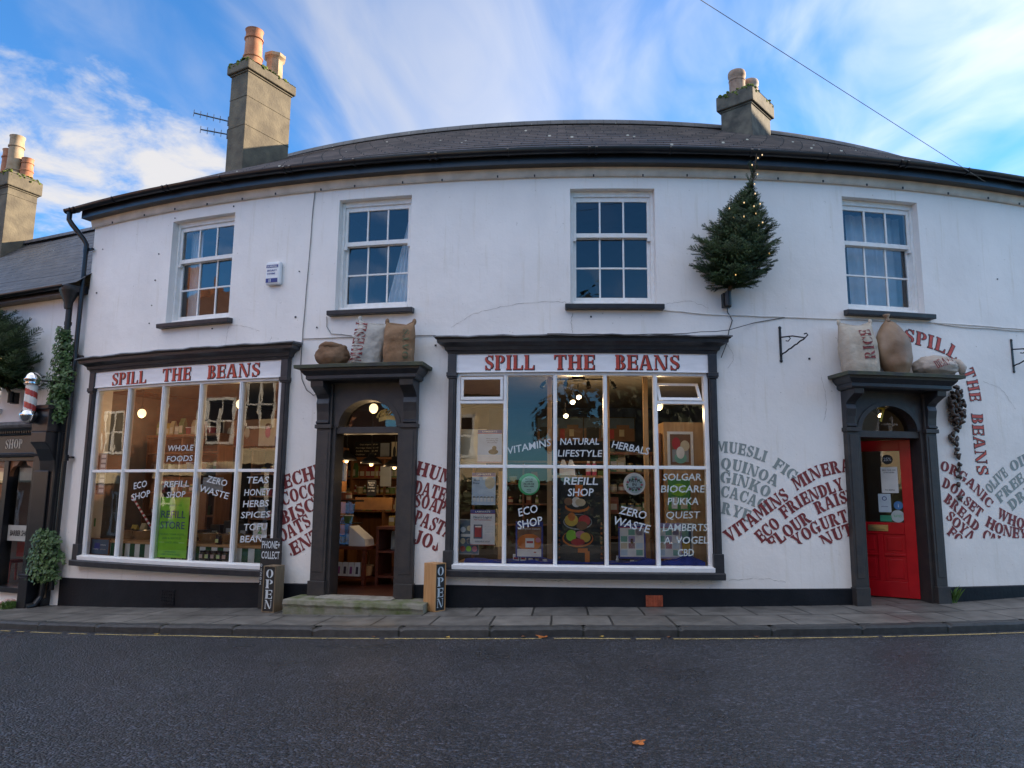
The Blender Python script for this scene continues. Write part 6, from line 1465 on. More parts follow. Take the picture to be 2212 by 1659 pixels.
def product(kind, k, label, group, s, o, z, yaw=0):
    key = (kind, k)
    if key in PROTO:
        c_ = dup(PROTO[key], label, s, o, z, yaw); c_['group'] = group; return c_
    m1, lab, r = proto(kind, k)
    cat = {'jar': 'jar', 'packet': 'packet', 'carton': 'carton', 'tub': 'tub', 'bottle': 'bottle'}[kind]
    t = thing({'jar': 'glass_jar', 'packet': 'paper_packet', 'carton': 'carton', 'tub': 'food_tub', 'bottle': 'small_bottle'}[kind], label, cat, s, o, z, yaw, group)
    if kind == 'jar':
        M = MB(); M.lathe((0, 0, 0), [(.040, 0), (.045, .006), (.045, .085), (.036, .10)], 16); M.build('jar_body', m1, t, smooth_angle=40)
        M = MB(); M.cyl((0, 0, .10), (0, 0, .12), .038, n=16); M.build('lid', BLACKM if k % 2 else BRASS, t)
        M = MB(); M.cyl((0, 0, .022), (0, 0, .070), .0462, n=16, caps=False); M.build('paper_label', lab, t)
    elif kind == 'packet':
        M = MB(); h = .20 + .03 * (k % 3); M.add([(-.06, -.035, 0), (.06, -.035, 0), (.06, .035, 0), (-.06, .035, 0), (-.062, -.03, h * .7), (.062, -.03, h * .7), (.062, .03, h * .7), (-.062, .03, h * .7), (-.058, -.003, h), (.058, -.003, h), (.058, .003, h), (-.058, .003, h)],
              [(0, 3, 2, 1), (0, 1, 5, 4), (1, 2, 6, 5), (2, 3, 7, 6), (3, 0, 4, 7), (4, 5, 9, 8), (5, 6, 10, 9), (6, 7, 11, 10), (7, 4, 8, 11), (8, 9, 10, 11)]); M.build('packet_body', m1, t)
        M = MB(); M.box(-.04, .04, -.0385, -.0365, .03, h * .55, seg=0); M.build('paper_label', lab, t)
    elif kind == 'carton':
        M = MB(); M.box(-.045, .045, -.03, .03, 0, .14, seg=0); M.build('carton_body', m1, t, bevel=.003); M = MB(); M.box(-.036, .036, -.0315, -.0305, .06, .12, seg=0); M.build('paper_label', lab, t)
    elif kind == 'tub':
        M = MB(); M.lathe((0, 0, 0), [(.055, 0), (.068, .10), (.07, .105)], 16); M.build('tub_body', m1, t, smooth_angle=40); M = MB(); M.cyl((0, 0, .105), (0, 0, .117), .073, n=16); M.build('lid', PLASTW, t)
    else:
        M = MB(); M.lathe((0, 0, 0), [(.026, 0), (.028, .005), (.028, .085), (.012, .11), (.012, .125)], 14); M.build('bottle_body', m1, t, smooth_angle=40); M = MB(); M.cyl((0, 0, .125), (0, 0, .145), .014, n=12); M.build('lid', PLASTW, t)
        M = MB(); M.cyl((0, 0, .02), (0, 0, .07), .0290, n=14, caps=False); M.build('paper_label', lab, t)
    PROTO[key] = t; return t
rs = random.Random(21)
def fill(s0, s1, o, z, kinds, label, group, step=.13, skip=.12):
    s = s0 + .06
    while s < s1 - .05:
        kd = rs.choice(kinds); kn = {'jar': 'glass jar', 'packet': 'paper packet', 'carton': 'small carton', 'tub': 'food tub', 'bottle': 'small bottle'}[kd]
        if rs.random() > skip: product(kd, rs.randrange(8), label.replace('@', kn), group.replace('@', kn + 's'), s, o + rs.uniform(-.03, .03), z, rs.uniform(-.25, .25))
        s += step * rs.uniform(.85, 1.25)
# ---- left window: bed, tiled upstand, shelves behind
M = MB(); M.box(-8.38, -4.90, -.85, -.13, -1.25, -.735)
wb = M.build('window_bed', DARKWOOD, None, arc=True, top=W(-6.6, -.4, -1.28)); tag(wb, 'wooden window bed with tiled front behind the left shop window', 'window display bed')
M = MB(); M.box(-8.37, -4.91, -.88, -.10, -.735, -.705); M.build('ledge', PINE, wb, arc=True)
WM[wb] = Matrix.Translation(wb.location)
TW = flat('white_tile', (.70, .72, .72), .15); TG = flat('green_tile', (.02, .09, .045), .15)
M = MB(); i = 0; s = -8.36
while s < -4.95:
    M.box(s, s + .098, -.13, -.115, -.93, -.74, 1 if i % 2 else 0, seg=0); i += 1; s += .10
M.build('tiles', [TW, TG], wb, arc=True)
def bowl(s, o, z, r, label, m):
    t = thing('mixing_bowl', label, 'bowl', s, o, z, group='bowls in the left shop window'); M = MB(); M.lathe((0, 0, 0), [(r * .5, 0), (r * .62, .01), (r * .85, r * .35), (r, r * .85), (r * 1.04, r * .87), (r * .97, r * .86), (r * .82, r * .36), (r * .5, .03)], 26); M.build('bowl_body', m, t, smooth=True)
    M = MB(); M.blob((0, 0, r * .62), (r * .88, r * .88, r * .24), nu=18, nv=8, fn=lambda p: p * (1 + .12 * noise.noise(p * 4))); M.build('dry_goods', mk('dry_goods_%d' % (int(s * 10) % 3), [(.42, .33, .2), (.3, .18, .1), (.5, .45, .35)][int(abs(s) * 10) % 3], .9, .3, 60), t)
for s, lab in ((-7.93, 'steel mixing bowl nearest the left end of the window bed'), (-7.58, 'steel mixing bowl just left of the lime green poster'), (-6.29, 'steel mixing bowl just right of the lime green poster'), (-5.90, 'steel mixing bowl in the middle of the fourth window light'), (-5.46, 'steel mixing bowl in the fifth window light')): bowl(s, -.42, -.705, .155, lab, STEEL)
JL = [flat('jam_dark', (.03, .012, .012), .15), flat('pickle_dark', (.035, .03, .012), .15)]; LBL = [flat('pale_green_label', (.52, .60, .28)), flat('pale_pink_label', (.55, .38, .34))]
def bigjar(s, o, z, k, label):
    t = thing('preserve_jar', label, 'jar', s, o, z, group='preserve jars on the sill'); M = MB(); M.lathe((0, 0, 0), [(.040, 0), (.046, .008), (.046, .082), (.038, .098)], 18); M.build('jar_body', JL[k], t, smooth_angle=40)
    M = MB(); M.cyl((0, 0, .098), (0, 0, .122), .041, n=18); M.build('lid', BLACK, t); M = MB(); M.box(-.026, .026, -.0475, -.044, .025, .075, seg=0); M.build('paper_label', LBL[k], t)
for i, (s, z) in enumerate(((-6.06, -.905), (-5.965, -.905), (-5.87, -.905), (-5.775, -.905), (-5.68, -.905))): bigjar(s, -.075, z, (i + 1) % 2, ['first preserve jar from the left on the left window sill', 'second preserve jar from the left on the sill', 'middle preserve jar of the five on the sill', 'fourth preserve jar from the left on the sill', 'last preserve jar on the right of the five'][i])
bigjar(-5.89, -.17, -.705, 0, 'single preserve jar on the ledge above the row of five')
for i, (s, w_, h, o) in enumerate(((-6.62, .16, .16, -.68), (-6.38, .18, .24, -.72), (-6.12, .2, .30, -.72), (-5.86, .16, .26, -.72), (-5.62, .16, .18, -.70), (-7.80, .20, .22, -.72), (-7.45, .22, .26, -.72))):
    lab = ['lowest dark bin right of the lime green poster', 'dark refill bin second right of the lime green poster', 'tallest dark refill bin behind the bowls', 'dark refill bin over the row of preserve jars', 'dark refill bin left of the fifth window light', 'dark refill bin behind the leftmost bowl', 'dark refill bin left of the lime green poster'][i]
    t = thing('refill_bin', lab, 'bin', s, o, -.705, group='refill bins in the left window'); M = MB(); M.box(-w_ / 2, w_ / 2, -.10, .10, 0, h, seg=0); M.build('bin_body', mk('dark_grey_plastic', (.02, .022, .028), .35, .2, 9), t, bevel=.012)
    M = MB(); M.box(-.045, .045, -.1035, -.1005, h * .35, h * .65, seg=0); M.build('paper_label', PGR, t)
shelf_unit('display_shelves', 'tall brown wooden shelving along the back of the left shop window', -8.36, -6.80, -1.15, .30, -1.28, .86, [-.35, .0, .34, .62], DARKWOOD, INDARK, uprights=3)
for z in (-.35, 0, .34): fill(-8.30, -6.86, -1.10, z, ['carton', 'jar', 'packet', 'tub'], '@ on the brown shelving in the left window', '@ on the left window shelving', .15)
shelf_unit('display_shelves', 'orange brown shelving behind the right half of the left shop window', -6.55, -4.98, -1.75, .30, -1.28, .66, [-.40, -.05, .30], OCHREW, INDARK, uprights=4)
for z in (-.40, -.05, .30): fill(-6.5, -5.05, -1.70, z, ['carton', 'jar', 'packet', 'tub'], '@ on the orange shelving in the left window', '@ on the orange window shelving', .15)
M = MB(); M.box(-7.14, -6.94, -1.02, -.98, -1.28, .0); tag(M.build('wood_panel', OCHREW, None, arc=True, top=W(-7.04, -1, -1.28)), 'upright orange wooden panel right of the lime green poster', 'panel')
sheet('lime_poster', 'lime green refill store poster standing in the middle of the left shop window', 'poster', -6.885, -6.335, -.90, -.075, -.06, PLIME, [("DORSET'S 1ST", .5, .85, .028, .52, PG), ('REFILL', .5, .655, .125, .80, PSL), ('STORE', .5, .475, .125, .80, PSL), ('FILLING YOUR POTS,', .5, .37, .032, .82, PG), ('JARS & BOTTLES', .5, .305, .032, .64, PG), ('SINCE 1976', .5, .235, .032, .42, PG), ('AN ETHICAL,', .5, .085, .026, .36, PG), ('FAMILY RUN BUSINESS', .5, .04, .026, .64, PG)], [(.08, .26, .248, .252, PW), (.74, .92, .248, .252, PW)])
sheet('price_chart', 'dark chart with white slips on the far left of the left shop window', 'chart', -8.37, -8.10, -.05, .56, -.10, PGR, [], [(.55, .95, .05 + .12 * i, .13 + .12 * i, PW) for i in range(8)] + [(.05, .45, .1, .95, PK)])
sheet('framed_notice', 'dark framed blue notice at the bottom left of the left shop window', 'picture', -8.28, -7.88, -.91, -.70, -.10, PSL, [('loyalty', .3, .3, .10, .3, PW), ('scheme', .7, .6, .10, .3, PW), ('ask inside', .7, .3, .08, .3, PCR)], [(.2, .5, .35, .75, PB)], frame=(DARKWOOD, .015))
t = thing('cash_screen', 'tilted black till screen above the framed blue notice', 'screen', -8.08, -.42, -.70); M = MB(); M.box(-.14, .14, -.012, .012, 0, .15, seg=0); M.build('screen_panel', BLACK, t, fn=lambda q: (q[0] + q[2] * .35, q[1] + q[2] * .4, q[2])); M = MB(); M.box(-.05, .05, -.05, .05, -.005, .01, seg=0); M.build('screen_foot', BLACK, t)
t = thing('candy_stick', 'red and white striped stick leaning behind the second window light', 'stick', -7.34, -.34, -.705); M = MB()
for i in range(16): a = Vector((0, 0, .20)).lerp(Vector((-.50, .05, .64)), i / 16); b = Vector((0, 0, .20)).lerp(Vector((-.50, .05, .64)), (i + 1) / 16); M.cyl(a, b, .016, n=10, m=i % 2)
M.cyl((.10, 0, .0), (0, 0, .20), .010, n=8, m=1); M.build('striped_stick', [flat('stick_red', (.42, .04, .05)), PW], t)
sheet('photo_banner', 'wide warm toned photo banner of smiling people high in the left shop window', 'banner', -7.05, -5.62, .72, 1.14, -1.40, PCR, [], [(.02, .5, .0, 1, PBR)] + [(x - .035, x + .035, .28, .72, m, 'e') for x, m in ((.10, PCR), (.22, PO), (.34, PCR), (.62, PPK), (.78, PCR), (.90, PPK))] + [(x - .06, x + .06, -.0, .34, m) for x, m in ((.10, PK), (.22, PR), (.34, PBR), (.62, PCR), (.78, PK), (.90, PW))] + [(x - .045, x + .045, .55, .84, PBR, 'e') for x in (.62, .78, .90)])
sheet('paper_sign', 'hanging white sheet with a green number in the fifth left window light', 'sign', -5.29, -5.08, -.60, -.40, -.10, PW, [('2', .5, .3, .5, .3, PG)])
sheet('grey_notice', 'plain grey notice taped behind the fourth left window light', 'notice', -6.14, -5.80, .02, .20, -.07, PGR, [])
sheet('green_sign', 'small dark green sign on the white reveal of the left window', 'sign', -8.35, -8.26, -.52, -.40, -.12, PG, [])
fill(-8.25, -7.0, -.62, -.705, ['packet', 'carton', 'jar', 'tub'], '@ standing on the ledge left of the lime green poster', '@ on the left end of the ledge', .12, .05)
fill(-6.75, -4.95, -.60, -.705, ['packet', 'carton', 'jar', 'tub'], '@ standing behind the bowls right of the lime green poster', '@ on the right part of the ledge', .12, .05)
fill(-6.45, -5.05, -1.70, .70, ['packet', 'carton', 'tub'], '@ on top of the orange shelving in the left window', '@ on top of the orange shelving', .14, .1)
fill(-8.3, -6.9, -1.10, .90, ['packet', 'carton', 'tub'], '@ on top of the brown shelving in the left window', '@ on top of the brown shelving', .14, .1)
# ---- right window
M = MB(); M.box(-2.44, .66, -.60, -.10, -1.25, -.835); wb2 = M.build('window_bed', PINE, None, arc=True, top=W(-.9, -.35, -1.28)); tag(wb2, 'low wooden window bed behind the right shop window', 'window display bed')
t = thing('blue_cloth', 'crumpled royal blue cloth spread along the right window bed', 'cloth', -.88, -.28, -.833); M = MB(); NX, NY = 90, 10
def clz(x, y): return .022 + .05 * max(0, noise.noise(Vector((x * 2.6, y * 5, 0)))) + .075 * math.exp(-((x - 1.28) / .14) ** 2) + .05 * math.exp(-((x - .78) / .10) ** 2) + .02 * noise.noise(Vector((x * 9, y * 9, 2)))
M.add([(-1.45 + 2.95 * i / NX, -.17 + .26 * j / NY, max(.004, clz(-1.45 + 2.95 * i / NX, -.17 + .26 * j / NY))) for i in range(NX + 1) for j in range(NY + 1)], [(i * (NY + 1) + j, i * (NY + 1) + j + 1, (i + 1) * (NY + 1) + j + 1, (i + 1) * (NY + 1) + j) for i in range(NX) for j in range(NY)])
M.add([(-1.45 + 2.95 * i / NX, -.185 + .01 * math.sin(i), (-.035 if j == 0 else clz(-1.45 + 2.95 * i / NX, -.17))) for i in range(NX + 1) for j in range(2)], [(i * 2, i * 2 + 1, i * 2 + 3, i * 2 + 2) for i in range(NX)])
M.build('cloth_sheet', mk('royal_blue_cloth', (.022, .05, .36), .85, .25, 8), t, smooth=True)
for i, (s, lab) in enumerate(((-1.93, 'pine post behind the second light of the right window, low left'), (-1.285, 'pine post between the second and third lights of the right window'), (-.515, 'pine post just right of the middle light of the right window'), (.0, 'pine post left of the oak cabinet in the right window'))):
    M = MB(); M.box(s - .03, s + .03, -.48, -.42, -1.28, .30 if i == 0 else 1.58, seg=0); tag(M.build('timber_post', PINE, None, arc=True, top=W(s, -.45, -1.28)), lab, 'post', 'timber posts in the right window')
M = MB(); M.box(-1.25, -.545, -.52, -.20, .215, .25); tag(M.build('display_shelf', PINE, None, arc=True, top=W(-.9, -.36, .22)), 'pine shelf with pink bottles above the black food banner', 'shelf')
t = thing('oak_cabinet', 'pale oak cabinet side filling the last light of the right window', 'cabinet', .62, -.62, -1.28); M = MB(); M.box(-.36, .36, -.12, -.09, 0, 2.24, seg=0); M.build('side_board', OAK, t); M = MB(); M.box(-.36, -.33, -.09, .30, 0, 2.24, seg=0); M.build('front_board', OAK, t); M = MB(); M.box(-.40, -.38, -.06, .28, .1, 2.1, seg=0); M.build('shelf_edge', DARKWOOD, t)
for i, (s, lab) in enumerate(((-.775, 'left pink bottle on the pine shelf'), (-.70, 'right pink bottle on the pine shelf'))):
    t = thing('pink_bottle', lab, 'bottle', s, -.34, .25, group='pink bottles on the shelf'); M = MB(); M.lathe((0, 0, 0), [(.03, 0), (.032, .005), (.032, .13), (.018, .155)], 16); M.build('bottle_body', flat('pink_bottle_print', (.60, .09, .18), .3), t, smooth_angle=40); M = MB(); M.cyl((0, 0, .155), (0, 0, .185), .017, n=12); M.build('lid', PLASTW, t); M = MB(); M.cyl((0, 0, .05), (0, 0, .09), .0328, n=16, caps=False); M.build('paper_label', PW, t)
for i, (s, lab) in enumerate(((-1.10, 'white carrier shaped packet, left of two on the pine shelf'), (-1.0, 'white carrier shaped packet, right of two on the pine shelf'))):
    t = thing('white_bag', lab, 'bag', s, -.34, .25, group='white bags on the shelf'); M = MB(); M.add([(-.05, -.03, 0), (.05, -.03, 0), (.05, .03, 0), (-.05, .03, 0), (-.048, -.02, .12), (.048, -.02, .12), (.048, .02, .12), (-.048, .02, .12), (-.02, -.004, .20), (.015, -.004, .20), (.015, .004, .20), (-.02, .004, .20)], [(0, 3, 2, 1), (0, 1, 5, 4), (1, 2, 6, 5), (2, 3, 7, 6), (3, 0, 4, 7), (4, 5, 9, 8), (5, 6, 10, 9), (6, 7, 11, 10), (7, 4, 8, 11), (8, 9, 10, 11)]); M.build('bag_body', PW, t)
sheet('food_banner', 'black banner with ribbons and bowls of colourful food in the right window', 'banner', -1.185, -.605, -.85, .215, -.15, PK, [(c, .06, .62 - .05 * i, .025, .035, PO) for i, c in enumerate('NUTS SEEDS FRUITS')] + [(c, .955, .46 - .055 * i, .027, .04, PO) for i, c in enumerate('SPICES')] + [('&', .955, .115, .027, .045, PO)] + [(c, .955, .07 - .055 * i + .0, .027, .04, PO) for i, c in enumerate('N')],
      [(.18, .70, .60, .72, PO, 'e'), (.20, .68, .63, .73, PK, 'e'), (.32, .52, .66, .78, PW, 'e'), (.40, .62, .67, .76, PCR, 'e'), (.16, .34, .68, .77, PBR, 'e'), (.40, .56, .78, .92, PO), (.14, .76, .40, .58, PGR, 'e'), (.16, .74, .415, .575, PK, 'e'), (.17, .46, .44, .58, PY, 'e'), (.24, .40, .50, .60, PO, 'e'), (.46, .72, .44, .57, PR, 'e'), (.42, .66, .40, .50, PBR, 'e'), (.12, .78, .20, .40, PO, 'e'), (.15, .76, .22, .40, PK, 'e'), (.20, .42, .27, .40, PLIME, 'e'), (.40, .62, .30, .39, PPK, 'e'), (.50, .72, .26, .37, PY, 'e'), (.30, .60, .22, .30, PR, 'e'), (.60, .70, .02, .16, PO), (.45, .66, .14, .19, PO)])
PBH = [(0, 1, .90, 1, PB), (0, 1, .885, .90, PR)]
sheet('vitamin_poster', 'blue headed poster with a dog picture, uppermost in the first right window light', 'poster', -2.19, -1.88, .39, .81, -.07, PBL, [('LAMBERTS', .5, .925, .05, .6, PW), ('Give your pet', .6, .72, .04, .5, PSL), ('something for', .6, .66, .04, .5, PSL), ('the joints', .6, .60, .04, .4, PSL)], PBH + [(0, 1, .0, .25, PW), (.45, .85, .26, .42, PK, 'e'), (.60, .78, .38, .52, PK, 'e'), (0, 1, .02, .04, PR)])
sheet('vitamin_poster', 'pale blue poster with a row of jars, middle of the first right window light', 'poster', -2.255, -1.955, -.13, .27, -.07, PBL, [('LAMBERTS', .5, .925, .05, .6, PW), ('More', .2, .74, .06, .25, PSL), ('Power', .2, .65, .06, .28, PSL)], PBH + [(.55, .98, .50, .88, PCR, 'e')] + [(.06 + .15 * i, .17 + .15 * i, .10, .26, PW) for i in range(6)] + [(.06 + .15 * i, .17 + .15 * i, .22, .26, PK) for i in range(6)])
sheet('vitamin_poster', 'white poster with a red bottle picture, lowest in the first right window light', 'poster', -2.265, -1.955, -.62, -.19, -.06, PW, [('LAMBERTS', .5, .925, .05, .6, PW), ('Neuro-Logical', .5, .76, .075, .74, PSL), ('PEA Supplementation', .5, .70, .035, .7, PR), ('AVAILABLE NOW', .5, .08, .045, .6, PSL)] + [('- - - - - -', .76, .52 - .08 * i, .03, .3, PSL) for i in range(4)], PBH + [(.14, .50, .18, .58, PSL), (.18, .46, .22, .54, PR), (.2, .44, .5, .54, PW), (0, 1, .0, .015, PR)])
sheet('food_photo', 'tall photo card of small bowls at the bottom left of the right window', 'poster', -2.43, -2.17, -.745, -.31, -.16, PGR, [], [(.04, .96, .03, .97, PSL), (.1, .9, .5, .58, PW)] + [(x, x + .26, z, z + .16, m, 'e') for x, z, m in ((.08, .08, PR), (.37, .08, PLIME), (.66, .08, PPK), (.08, .30, PCR), (.37, .30, PW), (.66, .30, PCR), (.08, .62, PBL), (.4, .66, PCR), (.68, .64, PGR))])
sheet('cream_poster', 'large blank cream poster at the far left of the right window', 'poster', -2.45, -2.10, .37, .83, -.20, PCR, [])
sheet('vitamin_poster', 'orange poster about absorption with a white carton, second right window light', 'poster', -1.70, -1.36, -.77, -.33, -.14, PB, [('LAMBERTS', .5, .925, .05, .5, PW), ('Absorption matters', .5, .78, .055, .8, PW)], [(.06, .94, .18, .86, PBR), (.06, .94, .18, .66, PO, 'e'), (.06, .94, .03, .24, PW), (.36, .68, .28, .54, PW), (.40, .64, .40, .46, PR), (.72, .92, .42, .56, PPK, 'e'), (.2, .3, .14, .18, PR, 'e'), (.48, .58, .10, .14, PR, 'e'), (.66, .76, .13, .17, PR, 'e')])
GRIDP = [(0.06, .94, .05, .86, PW)] + [(.09 + .28 * i, .33 + .28 * i, .09 + .19 * j, .25 + .19 * j, [PBL, PLI, PTE, PCR, PPK, PBL, PTE, PLI, PBL, PW, PTE, PLI][(i + 3 * j) % 12]) for i in range(3) for j in range(4)] + [(.45, .55, .42, .56, PBR)]
sheet('vitamin_poster', 'blue edged poster with a pastel product grid in the fourth right window light', 'poster', -.42, -.085, -.765, -.335, -.14, PB, [('ZINC WEEK', .5, .93, .04, .7, PW)], [(0, 1, .87, .89, PR)] + GRIDP)
sheet('vitamin_poster', 'curled pastel product grid poster at the left of the last right window light', 'poster', .05, .36, -.76, -.33, -.12, PLI, [], [(0, 1, .87, .89, PR)] + GRIDP, yaw=-.12)
sheet('framed_print', 'white framed food print hanging on the oak cabinet', 'picture', .33, .60, .40, .80, -.475, PBR, [], [(.1, .9, .1, .5, PGR), (.2, .8, .05, .4, PTE, 'e'), (.1, .5, .5, .9, PR, 'e'), (.5, .95, .45, .8, PCR, 'e'), (.3, .7, .2, .6, PW, 'e')], frame=(WHITEW, .035))
sheet('framed_print', 'white framed green and yellow print low on the oak cabinet', 'picture', .40, .58, -.74, -.36, -.475, PSL, [], [(.1, .9, .05, .4, PY), (.2, .8, .5, .9, PTE)], frame=(WHITEW, .02))
sheet('green_label', 'green tea packet poster behind the pale lettering of the last light', 'poster', .29, .58, -.18, .22, -.47, PG, [('HAPPY', .5, .7, .06, .5, PW), ('NATURE', .5, .62, .06, .5, PW)], [(.1, .9, .45, .85, PLIME, 'e'), (.15, .4, .05, .42, PW), (.55, .85, .05, .4, PCR)])
def roundst(label, s, z, r, outer, inner, prints):
    t = thing('round_sticker', label, 'sticker', s, -.02, z); M = MB(); M.cyl((0, 0, 0), (0, -.002, 0), r, n=36); M.build('disc', outer, t); M = MB(); M.cyl((r * .06, -.002, -r * .05), (r * .06, -.0032, -r * .05), r * .80, n=32); M.build('inner_disc', inner, t)
    M = MB()
    for tx, z_, h, w_ in prints: btext(M, tx, 0, z_, h, lambda a, b: (a, -.0042, b), 'C', .02, width=w_)
    M.build('print', DARKL, t, recalc=False)
    return t
STG = flat('sticker_bright_green', (.08, .55, .20)); STL = flat('sticker_pale_mint', (.58, .80, .68))
roundst('round green refill sticker in the second right window light', -1.53, .13, .135, STG, STL, [('FAITH IN', .055, .018, .10), ('NATURE', .025, .018, .09), ('RE-RE-RE', -.005, .018, .13), ('REFILL HERE', -.035, .018, .12), ('FAITH', -.07, .012, .05), ('IN NATURE', -.09, .010, .05)])
rt = roundst('round white sticker with a wreath of roses in the fourth right window light', -.23, .145, .135, PW, flat('sticker_pale_blue', (.55, .66, .70)), [('WE HAVE', .075, .016, .06), ('FAITH', .02, .04, .13), ('IN', -.025, .035, .05), ('NATURE', -.075, .04, .13)])
M = MB()
for i in range(14): a = i * 2 * PI / 14; M.cyl((.09 * math.cos(a), -.0033, .07 * math.sin(a) - .01), (.09 * math.cos(a), -.0038, .07 * math.sin(a) - .01), .012 if i % 3 else .016, n=10, m=i % 3 == 0)
M.build('rose_wreath', [flat('wreath_green', (.06, .22, .08)), flat('rose_pink', (.55, .16, .22))], rt)
for i, (k, s, o, h, w_, m) in enumerate((('carton', -1.70, -.20, .11, .075, PW), ('carton', -1.61, -.21, .11, .07, PW), ('pot', -1.515, -.17, .065, .05, PLASTW), ('bottle', -1.435, -.18, .13, .045, PBR), ('pot', -1.335, -.17, .055, .055, PLASTW), ('bottle', -.43, -.20, .11, .04, PW), ('pot', -.25, -.17, .06, .05, PLASTW), ('pot', -.095, -.16, .06, .055, PLASTW), ('pot', .18, -.16, .065, .055, PLASTW), ('carton', -.165, -.17, .05, .10, PTE), ('carton', .30, -.16, .05, .11, PTE))):
    lab = ['white carton, left of two by the orange poster', 'white carton, right of two by the orange poster', 'white pill pot left of the small brown bottle', 'small brown medicine bottle before the orange poster', 'white pill pot right of the small brown bottle', 'slim white bottle at the left foot of the pastel grid poster', 'white pill pot below the pastel grid poster', 'white pill pot at the right foot of the pastel grid poster', 'white pill pot in the last light of the right window', 'green and white carton lying below the pastel grid poster', 'green and white carton lying in the last right window light'][i]
    t = thing({'carton': 'medicine_carton', 'pot': 'pill_pot', 'bottle': 'medicine_bottle'}[k], lab, k, s, o, -.845, group='vitamins on the blue cloth')
    M = MB()
    if k == 'carton': M.box(-w_ / 2, w_ / 2, -.025, .025, 0, h, seg=0)
    elif k == 'pot': M.lathe((0, 0, 0), [(w_ / 2, 0), (w_ / 2, h * .72)], 16)
    else: M.lathe((0, 0, 0), [(w_ / 2, 0), (w_ / 2, h * .55), (w_ / 4, h * .75), (w_ / 4, h * .82)], 16)
    M.build('body', m, t, smooth_angle=40)
    M = MB()
    if k == 'carton': M.box(-w_ * .35, w_ * .35, -.0265, -.0255, h * .45, h * .7, seg=0); M.build('paper_label', PR, t)
    else:
        M.cyl((0, 0, h * (.72 if k == 'pot' else .82)), (0, 0, h), w_ / 2 * (1.02 if k == 'pot' else .6), n=16); M.build('lid', PLASTW, t)
        M = MB(); M.cyl((0, 0, h * .15), (0, 0, h * .5), w_ / 2 + .0008, n=16, caps=False); M.build('paper_label', PGR, t)
shelf_unit('display_shelves', 'wooden shelves of books and jars behind the fourth light of the right window', -.46, .16, -1.05, .26, -1.28, .55, [-.55, -.22, .05, .32], DARKWOOD, INDARK)
for z in (-.22, .05, .32): fill(-.43, .14, -1.02, z, ['carton', 'jar', 'packet'], '@ on the shelves behind the fourth right window light', '@ behind the fourth light', .11)
shelf_unit('display_shelves', 'long low shelves of remedies at the back of the right hand room', -2.6, .9, -3.9, .30, -1.28, .55, [-.5, -.15, .20], DARKWOOD, INDARK, uprights=5)
for z in (-.15, .20): fill(-2.5, .8, -3.86, z, ['carton', 'jar', 'packet', 'tub', 'bottle'], '@ on the long back shelves of the right hand room', '@ on the long back shelves', .20, .2)
for a, b, lab in ((-1.55, -.72, 'left of two wide framed pictures on the dark blue back wall'), (-.42, .50, 'right of two wide framed pictures on the dark blue back wall')):
    sheet('framed_picture', lab, 'picture', a, b, .98, 1.40, -4.30, PBR, [], [(.0, 1, .55, 1, PSL), (.05, .3, .1, .6, PK), (.34, .46, .15, .7, PGR), (.5, .6, .1, .5, PR), (.65, .9, .1, .7, PBR), (.7, .8, .2, .5, PCR)], frame=(BLACKM, .02))
# ---- seen through the shop door
shelf_unit('wall_shelves', 'tall orange lit shelves on the far wall of the shop', -6.4, -4.4, -3.55, .30, -1.28, .60, [-.30, .0, .28], OCHREW, DARKWOOD, uprights=4)
for z, k in ((.28, ['packet']), (.0, ['jar', 'tub', 'carton', 'bottle']), (-.30, ['packet', 'tub'])): fill(-6.3, -4.5, -3.50, z, k, '@ on the lit far shelves inside the shop door', '@ on the far shelves', .11, .03)
sheet('chalk_board', 'black chalk price board above the far shelves inside the door', 'blackboard', -5.82, -5.30, .62, .93, -3.60, CHALK, [('Oats organic   £1.41', .55, .80, .08, .7, PCR), ('Porridge Oats  £1.45', .5, .60, .09, .9, PCR), ('Jumbo Oats   £1.45', .48, .42, .09, .85, PCR), ('Oatbran       £2.10', .45, .22, .09, .8, PCR)])
sheet('wall_notice', 'pale framed certificate on the dark far wall inside the door', 'picture', -5.24, -5.03, .66, .90, -3.60, PGR, [('- - - - - -', .5, .7 - .15 * i, .04, .7, PGR) for i in range(4)][:0] or [('Certificate', .5, .75, .08, .7, PGR)], [], frame=(BLACKM, .012))
sheet('wall_picture', 'dark figure picture at the right of the far wall inside the door', 'picture', -4.92, -4.62, .60, .92, -3.60, PCR, [], [(.02, .35, .0, 1, PCR), (.35, 1, .0, 1, PK), (.1, .3, .1, .75, PK, 'e'), (.5, .95, .1, .5, PBR, 'e')], frame=(BLACKM, .01))
sheet('chalk_board', 'small black chalk menu standing on the counter inside the door', 'blackboard', -4.42, -4.27, -.04, .20, -1.75, CHALK, [('Seeds &', .5, .8, .09, .7, PW), ('Nuts', .5, .66, .09, .5, PW), ('Dried fruit', .5, .5, .08, .8, PW), ('per 100g', .5, .3, .08, .7, PW)])
sheet('clip_board', 'white clipboard hanging on the orange upright inside the door', 'clipboard', -4.72, -4.52, .12, .46, -2.8, PGR, [], [(.35, .65, .93, 1.0, PK)])
t = thing('shop_counter', 'dark red brown wooden counter with lower shelf inside the shop door', 'counter', -4.42, -1.35, ZF); M = MB(); M.box(-.55, .34, -.28, .30, .50, .545, seg=0); M.build('counter_top', REDWOOD, t)
M = MB(); M.box(-.52, .32, -.26, .28, .10, .13, seg=0); M.build('lower_shelf', REDWOOD, t)
for x in (-.50, .27): M = MB(); M.box(x, x + .05, -.27, -.22, 0, .50, seg=0); M.build('leg', REDWOOD, t); M = MB(); M.box(x, x + .05, .24, .29, 0, .50, seg=0); M.build('leg', REDWOOD, t)
